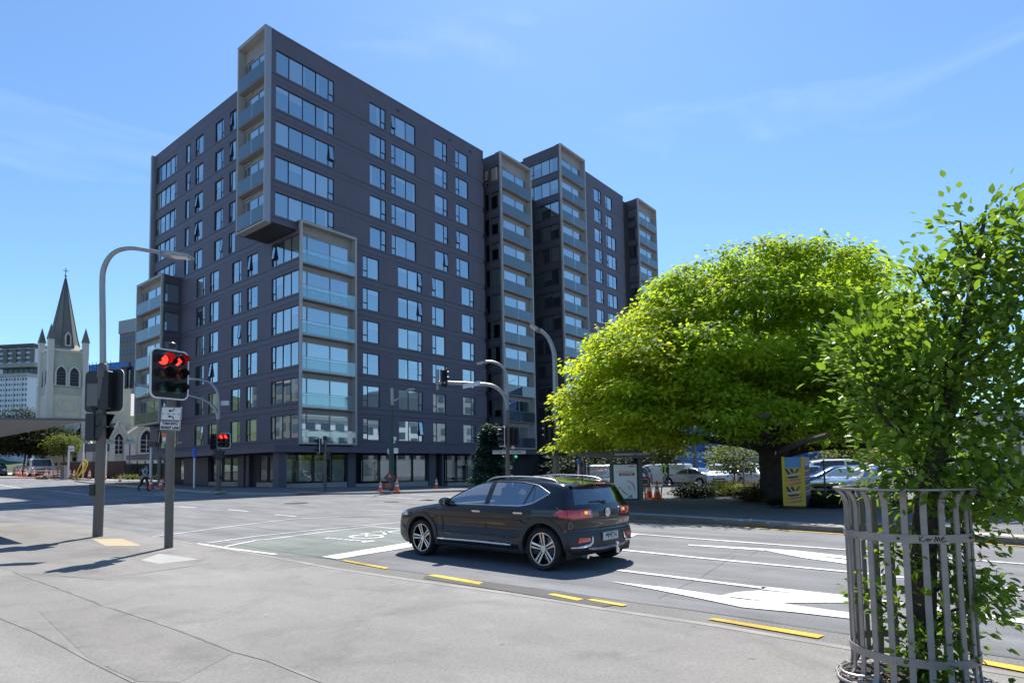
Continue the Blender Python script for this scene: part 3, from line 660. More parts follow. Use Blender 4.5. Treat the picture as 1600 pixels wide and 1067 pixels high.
for a, c in ((446, 463.5), (465.5, 489), (490.5, 516), (518, 541), (566.5, 591.5), (593.5, 617.5), (619, 644), (645, 666.5), (698, 712), (714, 728), (730, 744)): shopwin(FS, a, c, 730)
for a, c in ((770, 782), (784, 806)): shopwin(FS, a, c, 735, .4)
for a, c in ((330, 347), (349, 360.5), (362, 374.5), (406, 418), (420, 431), (281, 290)): shopwin(FSx, a, c, 730)
pl = MB()
for a, c in ((446, 541), (554, 668), (698, 745)):
    ua, ub = FS.px(a, 760), FS.px(c, 760); pl.box(ua, ub, Y1+.12, Y1+.5, -1, terrain((ua+ub)/2, Y1)+.5)
for a, c in ((306, 376), (404, 432)):
    ua, ub = FSx.px(a, 758), FSx.px(c, 758); pl.box(X0+.1, X0+.6, ub, ua, -.5, terrain(X0, (ua+ub)/2)+.5)
pl.build('plinth', 'concrete', apt, ROOT)
def column(x0, x1, fac, y=740, w=.5, nm='column'):
    ua, ub = sorted((fac.px(x0, y), fac.px(x1, y))); b = MB()
    if fac.k == 'Y': b.box(ua, ub, fac.c-.25, fac.c+w, -1.2, 3.15)
    else: b.box(fac.c-.25, fac.c+w, ua, ub, -.8, 3.15)
    b.build(nm, 'facade_band', apt, ROOT)
FCc = Fac('Y', Y1-.2)
column(432.5, 445, Fac('Y', 44.2), w=.6)
for a, c in ((541.5, 553), (668, 678.5), (688, 691), (745.5, 752)): column(a, c, FS)
for a, c in ((291, 329), (375.5, 385), (388, 393)): column(a, c, FSx)
dr = MB(); ua, ub = FS.px(680, 740), FS.px(688, 740); dr.box(ua, ub, Y1+.5, Y1+.6, -.6, 3.0); dd_ = dr.build('door', 'frame_dark', apt, ROOT)
p = onX(396, 752, X0+.9); acu = thing('air_conditioner', 'grey outdoor air conditioner unit standing in the shop recess', 'air conditioner', (p.x-.4, p.y, terrain(p.x, p.y)+.12))
MB().box(-.3, .0, -.6, .6, .1, 1.1).build('casing', 'trim_light', acu); MB().lathe([(.42, -.012), (.42, -.03), (.05, -.045)], (-.3, -.12, .6), 18, 'x').build('fan_grille', 'frame_dark', acu); MB().box(-.25, -.15, -.5, -.4, 0, .1).box(-.25, -.15, .4, .5, 0, .1).build('foot', 'frame_dark', acu)
# ------------------------------------------------------------------ church
mat('church_wall', (0.70, 0.68, 0.52), 0.7, noise=[(0.7, 0.07, 4)])
mat('church_green', (0.46, 0.50, 0.40), 0.7, noise=[(0.7, 0.07, 4)])
mat('church_white', (0.64, 0.64, 0.58), 0.6)
mat('spire_slate', (0.17, 0.175, 0.14), 0.6, noise=[(3, 0.12, 4)], bump=(30, 0.4, 0.03))
mat('slate', (0.10, 0.105, 0.11), 0.6, noise=[(2, 0.12, 4)])
mat('louvre', (0.035, 0.045, 0.045), 0.6)
mat('dark_glass', (0.02, 0.025, 0.03), 0.08)
YCH = 100.0
tb = onY(93, 745, YCH); church = thing('church', 'pale green and cream gothic church with tall grey spire behind the road works', 'church', (tb.x, YCH, terrain(tb.x, YCH)), 0)
tb.z = terrain(tb.x, YCH)
def lx(px): return onY(px, 700, YCH).x-tb.x
def lz(py, px=100): return onY(px, py, YCH).z-tb.z
tw = (lx(130)-lx(75))/2*1.03; th = tw                                     # tower half width
cx = lx(102.5)
def cadd(nm, mb, m, smooth=False): return mb.build(nm, m, church, smooth=smooth)
z0, zb, zr = -3, lz(612), lz(549)
cadd('tower_wall', MB().box(cx-tw, cx+tw, 0, 2*tw, z0, zb), 'church_wall')
cadd('belfry_wall', MB().box(cx-tw*.97, cx+tw*.97, .05, 2*tw-.05, zb+.6, zr), 'church_green')
cadd('weatherboard_band', MB().box(cx-tw*1.02, cx+tw*1.02, -.08, 2*tw+.08, zb-.4, zb+.6), 'church_green')
cadd('cornice', MB().box(cx-tw*1.04, cx+tw*1.04, -.14, 2*tw+.14, zr, zr+.28), 'church_white')
cadd('string_course', MB().box(cx-tw*1.03, cx+tw*1.03, -.12, 2*tw+.12, lz(652), lz(650)), 'church_white')
# spire: broach base then octagon
sp = MB(); sb, st = zr+.28, lz(424); R8 = tw*.93
pts = [(cx+R8*math.cos(math.pi/8+k*math.pi/4), tw+R8*math.sin(math.pi/8+k*math.pi/4), sb+.05) for k in range(8)]
rings = [[(cx+(p[0]-cx)*(1-t), tw+(p[1]-tw)*(1-t), sb+(st-sb)*t) for p in pts] for t in (0, .25, .5, .75, .97)]
for a, b in zip(rings, rings[1:]):
    for k in range(8): j = (k+1) % 8; sp.poly([a[k], a[j], b[j], b[k]])
sp.poly(rings[-1]); cadd('spire', sp, 'spire_slate')
rb = MB()
for k in range(8): rb.bar(rings[0][k], rings[-1][k], .09)
cadd('spire_ridge', rb, 'slate')
br = MB()
c4 = [(-1, -1), (1, -1), (1, 1), (-1, 1)]; top = (cx, tw, sb+2.3)
for i in range(4):
    a, b = c4[i], c4[(i+1) % 4]; br.poly([(cx+a[0]*tw*.98, tw+a[1]*tw*.98, sb), (cx+b[0]*tw*.98, tw+b[1]*tw*.98, sb), top])
cadd('broach_roof', br, 'roof_cream' if 'roof_cream' in M else mat('roof_cream', (0.34, 0.30, 0.22), 0.7).name)
fin = MB(); fin.tube([(cx, tw, st-.6), (cx, tw, st+1.1)], .05, 6); fin.lathe([(0.02, -.18), (.2, 0), (.02, .18)], (cx, tw, st), 8); fin.bar((cx-.35, tw, st+.7), (cx+.35, tw, st+.7), .06); cadd('finial_cross', fin, 'louvre')
lu = MB()
lucx = cx+.05; lw, lh0, lh1 = .36, zr+.9, zr+2.3
lu.prism([(-lw, 0), (lw, 0), (lw, lh1-lh0), (0, lh1-lh0+.6), (-lw, lh1-lh0)], lambda u, v, d: (lucx+u, d, lh0+v), tw*.18, tw*.8); lc = cadd('spire_window', lu, 'church_white')
lp = MB(); lp.prism([(-lw*.55, .15), (lw*.55, .15), (lw*.55, lh1-lh0-.05), (0, lh1-lh0+.3), (-lw*.55, lh1-lh0-.05)], lambda u, v, d: (lucx+u, d, lh0+v), tw*.18-.04, tw*.18+.05); lp.build('pane', 'louvre', lc)
# pinnacles on the tower corners
for sx, sy in ((-1, 0), (1, 0), (-1, 1), (1, 1)):
    px_, py_ = cx+sx*tw*.97, (0.02 if sy == 0 else 2*tw-.02); b = MB(); w = .34
    b.box(px_-w, px_+w, py_-w, py_+w, zr-.9, zr+1.5); pn = b.build('pinnacle', 'church_white', church)
    c = MB(); ap = (px_, py_, zr+3.7); q = [(px_-w*1.25, py_-w*1.25, zr+1.5), (px_+w*1.25, py_-w*1.25, zr+1.5), (px_+w*1.25, py_+w*1.25, zr+1.5), (px_-w*1.25, py_+w*1.25, zr+1.5)]
    for k in range(4): c.poly([q[k], q[(k+1) % 4], ap])
    c.poly(q); c.build('pinnacle_cap', 'spire_slate', pn)
    g = MB(); h2 = lz(590)
    g.box(px_-w*1.1, px_+w*1.1, py_-w*1.15, py_+w*1.15, z0, h2-1); g.box(px_-w*.9, px_+w*.9, py_-w*.95, py_+w*.95, h2-1, zr-.9); g.build('buttress', 'church_white', church)
def gothic(w, h, n=5):                                     # pointed outline from bottom left round to bottom right
    pts = [(-w, 0), (-w, h)]; r = 2*w
    for k in range(1, n): a = math.pi-(math.pi/3)*k/n; pts.append((w+r*math.cos(a), h+r*math.sin(a)))
    pts.append((0, h+r*math.sin(math.pi/3)))
    return pts+[(-x, y) for x, y in reversed(pts[:-1])]
def gwindow(x, z, w, h, y=0.0, ax='y', nm='gothic_window', inner='louvre', slats=True, s=1.32, parent=church):
    fn = (lambda u, v, d: (x+u, y-d, z+v)) if ax == 'y' else (lambda u, v, d: (x-d, y+u, z+v))
    b = MB(); o = gothic(w*s, h); i_ = [(u, v+.12) for u, v in gothic(w, h)]
    n = len(o)
    for d in (.16,):
        for k in range(n-1): b.poly([fn(*o[k], d), fn(*o[k+1], d), fn(*i_[k+1], d), fn(*i_[k], d)]); b.poly([fn(*o[k], d), fn(*o[k+1], d), fn(*o[k+1], -.05), fn(*o[k], -.05)]); b.poly([fn(*i_[k], d), fn(*i_[k+1], d), fn(*i_[k+1], -.05), fn(*i_[k], -.05)])
        b.poly([fn(*o[0], d), fn(*i_[0], d), fn(*i_[-1], d), fn(*o[-1], d)])
    win = b.build(nm, 'church_white', parent)
    g = MB(); g.poly([fn(u, v, .02) for u, v in i_]); g.build('pane', inner, win)
    if slats:
        t = MB(); k = 0; zz = .3
        while zz < h+.6*w:
            ww = w*.92
            t.poly([fn(-ww, zz, .05), fn(ww, zz, .05), fn(ww, zz-.16, .13), fn(-ww, zz-.16, .13)]); zz += .42
        t.build('louvre_slats', 'slate', win)
    else:
        t = MB(); t.poly([fn(-.05, 0.1, .05), fn(.05, .1, .05), fn(.05, h+w, .05), fn(-.05, h+w, .05)])
        for zz in (h*.33, h*.66, h): t.poly([fn(-w, zz, .045), fn(w, zz, .045), fn(w, zz+.07, .045), fn(-w, zz+.07, .045)])
        t.build('glazing_bar', 'church_white', win)
    return win
hb = lz(578)-lz(600)
for sx in (-1, 1): gwindow(cx+sx*tw*.37, lz(604, 102), tw*.255, tw*.82, s=1.4)
for sy in (-1, 1): gwindow(cx-tw*.97, lz(604, 76), tw*.24, tw*.8, y=tw+sy*tw*.36, ax='x')
oc = MB(); n = 20
for k in range(n):
    a, b = 2*math.pi*k/n, 2*math.pi*(k+1)/n; P = lambda t, r, d: (cx+.1+math.cos(t)*r*1.25, -d, lz(632)+math.sin(t)*r)
    oc.poly([P(a, .95, .12), P(b, .95, .12), P(b, .68, .12), P(a, .68, .12)]); oc.poly([P(a, .95, .12), P(b, .95, .12), P(b, .95, -.02), P(a, .95, -.02)])
cadd('round_window', oc, 'church_white')
# nave to the right of the tower, with a slate roof and lean-to aisle gables
nx0, nx1 = lx(112), lx(235); ze, zrg = lz(655, 160), lz(600, 190)
nv = MB(); nv.box(nx0, nx1, 5, 18, z0, ze+1.2); cadd('nave_wall', nv, 'church_wall')
rf = MB(); rf.poly([(nx0-.2, 4.7, ze+1.1), (nx1+2, 4.7, ze+1.1), (nx1+2, 11, zrg), (nx0-.2, 11, zrg)]); rf.poly([(nx0-.2, 18.3, ze+1.1), (nx1+2, 18.3, ze+1.1), (nx1+2, 11, zrg), (nx0-.2, 11, zrg)]); rf.poly([(nx1+2, 4.7, ze+1.1), (nx1+2, 18.3, ze+1.1), (nx1+2, 11, zrg)])
cadd('nave_roof', rf, 'slate')
gm = MB(); x1 = lx(190); gm.prism([(lx(146), ze-4), (lx(216), ze-4), (lx(216), lz(590, 216)), (lx(206), lz(594, 206)), (lx(146), lz(644, 150))], lambda u, v, d: (u, d, v), 3.2, 4.6); cadd('transept_wall', gm, 'church_wall')
gv_ = MB(); gv_.bar((lx(144), 3.1, lz(644, 148)), (lx(216), 3.1, lz(589, 216)), .5, .35); cadd('transept_verge', gv_, 'church_white')
for px_ in (118, 130, 141, 156, 173):
    b = MB(); b.box(lx(px_)-.28, lx(px_)+.28, 2.0, 3.4, z0, lz(640, px_)); b.build('buttress', 'church_white', church)
b = MB(); b.prism([(lx(106), lz(658, 106)), (lx(152), lz(650, 152)), (lx(152), lz(638, 152)), (lx(106), lz(648, 106))], lambda u, v, d: (u, d, v), 2.4, 3.6); cadd('aisle_parapet', b, 'church_white')
def gable(pa, pb, ya, yb, y=0.0, dp=3.0, win=None):
    xa, xb = lx(pa), lx(pb); pm = (pa+pb)/2; ye, yt = lz(ya, pm), lz(yb, pm); xc = (xa+xb)/2; b = MB(); b.prism([(xa, z0), (xb, z0), (xb, ye), (xc, yt), (xa, ye)], lambda u, v, d: (u, d, v), y, y+dp); g = cadd('aisle_gable', b, 'church_wall')
    t = MB(); t.bar((xa-.35, y-.12, ye-.2), (xc, y-.12, yt+.12), .36, .30); t.bar((xb+.35, y-.12, ye-.2), (xc, y-.12, yt+.12), .36, .30); t.build('gable_trim', 'church_white', g)
    r = MB(); r.poly([(xa-.2, y, ye), (xc, y, yt+.1), (xc, y+dp+4, yt+.1), (xa-.2, y+dp+4, ye)]); r.poly([(xb+.2, y, ye), (xc, y, yt+.1), (xc, y+dp+4, yt+.1), (xb+.2, y+dp+4, ye)]); r.build('gable_roof', 'slate', g)
    if win: gwindow(xc+win[3], lz(win[0], pm), win[1], win[2], y=y-.02, inner='dark_glass', slats=False, s=1.4)
gable(112, 136, 684, 664, 0, win=(722, .55, 2.2, -.3))
gable(137, 172, 690, 676, .8)
gable(172, 198, 684, 661, 0, win=(710, .55, 2.0, 0))
gable(198, 246, 680, 664, .2, win=(708, .85, 1.9, .6))
b = MB(); b.box(lx(110), lx(248), -.06, .9, lz(713, 180), lz(711, 180)); cadd('string_course', b, 'church_white')
for px_ in (124, 137, 172, 196, 204):
    b = MB(); b.box(lx(px_)-.4, lx(px_)+.4, -.7, .2, z0, lz(694, px_)); g = b.build('buttress', 'church_white', church)
    MB().prism([(-.7, 0), (.2, 0), (.2, .8)], lambda u, v, d: (lx(px_)+d, u, lz(694, px_)+v), -.45, .45).build('buttress_cap', 'church_green', g)
# ------------------------------------------------------------------ buildings far behind on the left
def bframe(px, py, D, extra=0.0):
    p = atD(px, py, D); return Matrix.Translation(p) @ Matrix.Rotation(YAW-math.pi/2+extra, 4, 'Z')
mat('far_white', (0.70, 0.73, 0.77), 0.6); mat('far_glass', (0.06, 0.09, 0.13), 0.12); mat('far_grey', (0.30, 0.31, 0.32), 0.6); mat('far_brown', (0.16, 0.15, 0.14), 0.6); mat('far_dark', (0.06, 0.065, 0.075), 0.5)
def gridblock(name, label, px0, px1, pyt, pyb, D, cols, rows, wall, glass='far_glass', ww=.55, wh=.45, dpt=14, base=-14, extra=0.0, ribbon_=False, slab=None, top_extra=.0, group=None, cat='building', rowz=None):
    k = D/FPX; M0 = bframe(px0, pyb, D, extra); t = thing(name, label, cat, (0, 0, 0), 0, group); t.matrix_world = M0
    W = (px1-px0)*k; H = (pyb-pyt)*k
    MB().box(0, W, 0, dpt, base, H+top_extra).build('wall', wall, t)
    cw_, rh = W/cols, H/rows
    def mkw(w, h): 
        b = MB(); b.box(-w/2, w/2, -.06, .05, -h/2, h/2); return b.mesh('window', glass)
    me = mkw(cw_*ww, rh*wh)
    for r in range(rows):
        if ribbon_:
            MB().box(.4, W-.4, -.07, .05, rh*(r+.5)-rh*wh/2, rh*(r+.5)+rh*wh/2).build('window', glass, t)
            b = MB()
            for c in range(cols): b.box(cw_*c+.3, cw_*c+.42, -.12, 0, rh*(r+.5)-rh*wh/2, rh*(r+.5)+rh*wh/2)
            b.build('mullion', wall, t)
        else:
            for c in range(cols): put('window', me, t, (cw_*(c+.5), 0, rh*(r+.5)))
        if slab: MB().box(-.1, W+.1, -.25, .0, rh*r-.12, rh*r+.10).build('floor_slab', slab, t)
    return t, W, H, k
hb_, W, H, k = gridblock('apartment_building', 'white hillside apartment block with many small windows left of the church tower', -70, 56, 592, 665, 190, 26, 9, 'far_white', ww=.5, wh=.42, extra=math.radians(-8))
b = MB()
for c in range(0, 27, 3): b.box(W*c/26-.15, W*c/26+.15, -.25, -.08, -14, H)
b.build('pilaster', 'far_white', hb_); MB().box(-.3, W+.3, -.5, 14.5, H, H+1.0).build('roof_edge', 'loggia_frame', hb_)
hb2, W, H, k = gridblock('apartment_building', 'modern white framed apartment block on the hilltop behind the white flats', -60, 66, 548, 571, 260, 8, 3, 'far_white', ww=.62, wh=.62, extra=math.radians(-8), slab='far_white')
b = MB()
for c in range(9): b.box(W*c/8-1.0, W*c/8+1.0, -.4, -.1, 0, H-.4)
b.build('cladding_panel', 'far_brown', hb2); MB().box(W*.55, W+1, -1, 14, H+.1, H+1.5).build('roof', 'far_dark', hb2)
hb3, W, H, k = gridblock('house', 'dark glazed terrace house under the hilltop apartment block', 4, 60, 576, 596, 235, 6, 2, 'far_dark', ww=.6, wh=.5, extra=math.radians(-8)); MB().box(-2, W+2, -2, 12, H, H+1.6).build('roof', 'far_grey', hb3)
hb4, W, H, k = gridblock('office_building', 'grey office tower with ribbon windows between church and dark apartments', 183, 262, 520, 700, 150, 9, 9, 'far_brown', glass='far_glass', wh=.38, ribbon_=True, extra=math.radians(-26), dpt=18)
MB().box(-.2, W+.2, -.2, 18.2, H, H+3.2).build('parapet', 'far_grey', hb4); MB().box(W*.35, W*.9, 3, 14, H+3.2, H+5.6).build('plant_room', 'far_grey', hb4); MB().box(W*.35, W*.8, 2.9, 3.0, H+3.7, H+5.0).build('window', 'far_glass', hb4)
hb5, W, H, k = gridblock('office_building', 'low office building under bright blue tarpaulin roof behind the church', 150, 188, 584, 640, 135, 4, 4, 'far_grey', extra=math.radians(-20)); mat('blue_sheet', (0.03, 0.15, 0.42), 0.5, noise=[(1.2, .2, 4)])
b = MB(); b.box(-1, W+3, -1.2, 10, H-.3, H+1.9); b.build('tarpaulin', 'blue_sheet', hb5); b = MB()
for i in range(7): b.box(-.8+i*1.1, -.72+i*1.1, -1.3, -1.22, H-.5, H+2.4)
b.build('scaffold_tube', 'blue_sheet', hb5)
# wooded hill far left
hl = MB(); cols = [(-2400, -700), (-1500, 100), (-700, 500), (-200, 800), (300, 1100), (900, 1500)]
hv = []; 
for i in range(30):
    a = YAW+math.radians(25+i*2.4)
    for j, (rr, hh) in enumerate(((215, 4), (260, 14), (330, 38), (430, 52), (700, 20))): hv.append((math.cos(a)*rr, math.sin(a)*rr, hh*(1+.15*math.sin(i*1.7+j))*min(1, i/8)))
for i in range(29):
    for j in range(4): hl.poly([hv[i*5+j], hv[i*5+j+1], hv[(i+1)*5+j+1], hv[(i+1)*5+j]])
mat('hill_green', (0.05, 0.07, 0.028), 0.9, noise=[(0.06, .5, 6)]); hl.v = hl.v; tag(hl.build('hill', 'hill_green', smooth=True), kind='structure')
# ------------------------------------------------------------------ buildings behind the car park
mat('scaffold_blue', (0.025, 0.10, 0.30), 0.6, noise=[(0.6, .22, 4)]); mat('scaffold_light', (0.05, 0.22, 0.52), 0.5); mat('scaff_tube', (0.25, 0.33, 0.42), 0.4, metal=.4)
DS = 74.0; kS = DS/FPX
sc_ = thing('scaffolded_building', 'building wrapped in blue scaffold netting with a dark banner behind the tree', 'building'); sc_.matrix_world = bframe(1042, 757, DS, math.radians(-4))
WS = (1320-1042)*kS; HS = 13
MB().box(0, WS, 1.2, 16, -2, HS-1).build('wall', 'far_grey', sc_)
for i in range(6):
    z = 1.8+i*2.05
    MB().box(-.1, WS+.1, .25, 1.2, z-.08, z).build('scaffold_deck', 'scaff_tube', sc_)
    for j in range(9):
        a, c = WS*j/9+.06, WS*(j+1)/9-.06
        b = MB(); o = .05*random.uniform(-1, 1); b.poly([(a, o, z+.05), (c, -o, z+.05), (c, o-.05, z+1.95), (a, -o, z+1.95)]); b.build('netting', 'scaffold_light' if (i == 0 and j < 4) or random.random() < .13 else 'scaffold_blue', sc_)
b = MB()
for j in range(10): b.tube([(WS*j/9, -.06, -1), (WS*j/9, -.06, HS+.6)], .05, 6)
for i in range(7): b.tube([(0, -.1, 1.9+i*2.05+.95), (WS, -.1, 1.9+i*2.05+.95)], .04, 6)
for j in range(0, 9, 2): b.tube([(WS*j/9, -.14, 1.8), (WS*(j+1)/9, -.14, 6)], .04, 6)
b.build('scaffold_tube', 'scaff_tube', sc_)
bn = MB().box((1101-1042)*kS, (1140-1042)*kS, -.22, -.18, (757-724)*kS, (757-701)*kS).build('banner', 'sign_navy', sc_)
put_text('REDICAN', .72, 'sign_white', bn, ((1118-1042)*kS, -.225, (757-712.5)*kS), (1, 0, 0), (0, 0, 1), bold=.02, squeeze=.9)
put_text('A', .8, 'sign_white', bn, ((1130.5-1042)*kS, -.225, (757-712.5)*kS), (1, 0, 0), (0, 0, 1), bold=.03)
b = MB(); b.box((1056-1042)*kS, (1073-1042)*kS, -.5, -.3, -.5, (757-736)*kS); b.box((1084-1042)*kS, (1105-1042)*kS, -.5, -.3, -.5, (757-738)*kS); b.build('hoarding', 'far_white', sc_)
b = MB()
for px_ in (1074, 1083, 1106): b.box((px_-1042)*kS, (px_-1042)*kS+.18, -.55, -.45, -.5, (757-736)*kS)
b.build('hoarding_post', 'sign_red', sc_)
# grey and purple blocks seen through the crown, terrace at the right edge
pb, W, H, k = gridblock('office_building', 'dull purple brick office block rising behind the car park', 1262, 1420, 600, 745, 88, 10, 6, 'far_purple' if 'far_purple' in M else mat('far_purple', (0.13, 0.115, 0.135), .7).name, ww=.6, wh=.45, extra=math.radians(6), dpt=14, slab='far_grey')
lb, W, H, k = gridblock('shop_building', 'low white shop row at the back of the car park', 1255, 1420, 722, 748, 70, 8, 1, 'far_white', ww=.75, wh=.62, extra=math.radians(6), dpt=8, base=-3); MB().box(-.5, W+.5, -1, 8, H, H+.5).build('roof', 'far_dark', lb)
tr, W, H, k = gridblock('terrace_building', 'pale building with a railed veranda at the right edge behind the guarded tree', 1564, 1760, 640, 742, 34, 8, 3, 'far_grey', ww=.62, wh=.6, dpt=5, base=-3, extra=math.radians(-14))
b = MB(); b.box(-.5, W+.5, -2.4, 0, H*.48, H*.48+.14); b.box(-.5, W+.5, -2.2, 0, H*.80, H*.80+.12); b.build('veranda_roof', 'far_white', tr)
b = MB()
for i in range(40): b.box(i*.16, i*.16+.05, -2.3, -2.26, H*.49, H*.49+1.0)
b.box(-.5, W, -2.33, -2.23, H*.49+1.0, H*.49+1.08); b.build('railing', 'trim_light', tr)
b = MB()
for i in range(6): b.box(i*1.6, i*1.6+.1, -2.3, -2.2, 0, H*.8)
b.build('post', 'far_white', tr)

# buildings across the streets: beyond the edges of the view, mirrored in the glass of the tower
def sideblock(name, label, x0, x1, y0, y1, h, wall, face, n, rows):
    t = thing(name, label, 'building', ((x0+x1)/2, (y0+y1)/2, 0)); w, d_ = (x1-x0)/2, (y1-y0)/2
    MB().box(-w, w, -d_, d_, -2, h).build('wall', wall, t); MB().box(-w-.3, w+.3, -d_-.3, d_+.3, h, h+.8).build('parapet', 'far_grey', t)
    L = 2*d_ if face == 'x' else 2*w; cw_, rh = L/n, (h-3.5)/rows
    b = MB(); b.box(-.06, .06, -cw_*.3, cw_*.3, -rh*.28, rh*.28) if face == 'x' else b.box(-cw_*.3, cw_*.3, -.06, .06, -rh*.28, rh*.28); me = b.mesh('window', 'far_glass')
    for r in range(rows):
        for c in range(n):
            q = -L/2+cw_*(c+.5); put('window', me, t, (w, q, 3.5+rh*(r+.5)) if face == 'x' else (q, d_, 3.5+rh*(r+.5)))
sideblock('office_building', 'pale office block across the left street, seen only mirrored in the tower windows', -34, -14, 42, 84, 15, 'far_white', 'x', 12, 4)
sideblock('office_building', 'brown office block beyond the left edge, seen only mirrored in the tower windows', -36, -15, 88, 130, 21, 'far_brown', 'x', 12, 6)
sideblock('office_building', 'white low building beyond the right edge, seen only mirrored in the tower windows', 62, 104, -46, -20, 12, 'far_white', 'y', 12, 3)
sideblock('office_building', 'grey office block beyond the right edge, seen only mirrored in the tower windows', 108, 150, -60, -26, 22, 'far_grey', 'y', 12, 6)
# ------------------------------------------------------------------ street furniture
RZ = YAW-math.pi/2
def rframe(p, ang=0.0): return Matrix.Translation(p) @ Matrix.Rotation(RZ+ang, 4, 'Z')
def rrect(w, h, r, n=5):
    pts = []
    for cx_, cy_, a0 in ((w/2-r, h/2-r, 0), (-w/2+r, h/2-r, 90), (-w/2+r, -h/2+r, 180), (w/2-r, -h/2+r, 270)):
        for k in range(n+1): a = math.radians(a0+90*k/n); pts.append((cx_+r*math.cos(a), cy_+r*math.sin(a)))
    return pts
XZ = lambda u, v, d: (u, d, v)
def signal_head(parent, pos, ang, W=.92, Hh=1.13, cols=2, rows=3, lit=None, border=True, r=.105, board=True, arrows=()):
    """black target board with lamps; the lamps face local -y turned by ang"""
    b = MB()
    if board: b.prism(rrect(W, Hh, .13), XZ, 0.0, .02)
    cw_ = .30; rh = Hh*.285
    b.prism(rrect(cw_*cols, rh*rows+.06, .05), XZ, .02, .20); b.cur = 1
    if border and board:
        o, i_ = rrect(W+.004, Hh+.004, .13), rrect(W-.05, Hh-.05, .11)
        for k in range(len(o)):
            j = (k+1) % len(o); b.poly([(o[k][0], -.006, o[k][1]), (o[j][0], -.006, o[j][1]), (i_[j][0], -.006, i_[j][1]), (i_[k][0], -.006, i_[k][1])]); b.poly([(o[k][0], -.006, o[k][1]), (o[j][0], -.006, o[j][1]), (o[j][0], .021, o[j][1]), (o[k][0], .021, o[k][1])])
    h = b.build('signal_head', ['black_plastic', 'white_metal'], parent, fix=False); h.location = pos; h.rotation_euler = (0, 0, ang)
    for c in range(cols):
        for q in range(rows):
            x = (c-(cols-1)/2)*cw_; z = ((rows-1)/2-q)*rh; on = lit and (q, c) in lit
            mname = 'red_lens' if on and q == 0 else ('green_lens' if q == rows-1 else ('amber_lens' if q == 1 else 'dark_red'))
            if (q, c) in arrows:
                a = MB(); a.prism([(-.05, .09), (.0, .09), (.08, 0), (0, -.09), (-.05, -.09), (.02, 0)], lambda u, v, d: (x+u, d, z+v), -.022, -.03); a.build('lens', mname, h)
                MB().lathe([(r, -.008), (r*.98, -.02)], (x, 0, z), 16, 'y').build('lens_disc', 'sign_black', h)
            else: MB().lathe([(r*1.0, -.008), (r*.9, -.025), (r*.5, -.04), (.01, -.045)], (x, 0, z), 16, 'y').build('lens', mname, h, smooth=True)
            v = MB(); n = 10
            for k in range(n):
                a0 = math.radians(-35+250*k/n); a1 = math.radians(-35+250*(k+1)/n); R2 = r*1.12
                L0 = -.24+.10*max(0, -math.sin(a0)) if math.sin(a0) < .2 else -.26; L1 = -.24+.10*max(0, -math.sin(a1)) if math.sin(a1) < .2 else -.26
                if math.sin(a0) < .1: L0 = -.16
                if math.sin(a1) < .1: L1 = -.16
                v.poly([(x+R2*math.cos(a0), -.005, z+R2*math.sin(a0)), (x+R2*math.cos(a1), -.005, z+R2*math.sin(a1)), (x+R2*math.cos(a1), L1, z+R2*math.sin(a1)), (x+R2*math.cos(a0), L0, z+R2*math.sin(a0))])
            v.build('visor', 'black_plastic', h, fix=False)
    return h
def ped_head(parent, pos, ang, on=None, s=1.0):
    b = MB(); b.prism(rrect(.30*s, .58*s, .04), XZ, 0, .22*s); h = b.build('pedestrian_signal', 'black_plastic', parent); h.location = pos; h.rotation_euler = (0, 0, ang)
    for k, m in ((1, 'red_lens' if on == 'red' else 'dark_red'), (-1, 'green_lens')):
        MB().box(-.10*s, .10*s, -.012, -.002, k*.14*s-.10*s, k*.14*s+.10*s).build('lens', m, h)
        v = MB(); z = k*.14*s; v.box(-.13*s, .13*s, -.24*s, 0, z+.12*s, z+.13*s)
        for q in (-1, 1): v.poly([(q*.13*s, 0, z-.12*s), (q*.13*s, 0, z+.12*s), (q*.13*s, -.24*s, z+.12*s), (q*.13*s, -.10*s, z-.12*s)])
        v.build('visor', 'black_plastic', h, fix=False)
    return h
class Frame:
    """local frame of a thing standing at a photo pixel, x to the right of the picture, y away, z up"""
    def __init__(s, name, label, cat, px, py, base=0.0, ang=0.0, group=None, p=None):
        s.p = p if p is not None else G(px, py, base); s.p = Vector((s.p.x, s.p.y, terrain(s.p.x, s.p.y)+base)); s.t = thing(name, label, cat, (0, 0, 0), 0, group); s.M = rframe(s.p, ang); s.t.matrix_world = s.M; s.I = s.M.inverted(); s.k = depth(s.p)/FPX
    def L(s, px, py, dy=0.0): q = s.I @ at(px, py, s.p); return Vector((q.x, q.y+dy, q.z))
def spline(pts, n=6):
    P = [Vector(p) for p in pts]; out = []
    for i in range(len(P)-1):
        p0, p1, p2, p3 = P[max(0, i-1)], P[i], P[i+1], P[min(len(P)-1, i+2)]
        for k in range(n):
            t = k/n; out.append(.5*((2*p1)+(p2-p0)*t+(2*p0-5*p1+4*p2-p3)*t*t+(3*p1-p0-3*p2+p3)*t**3))
    return out+[P[-1]]
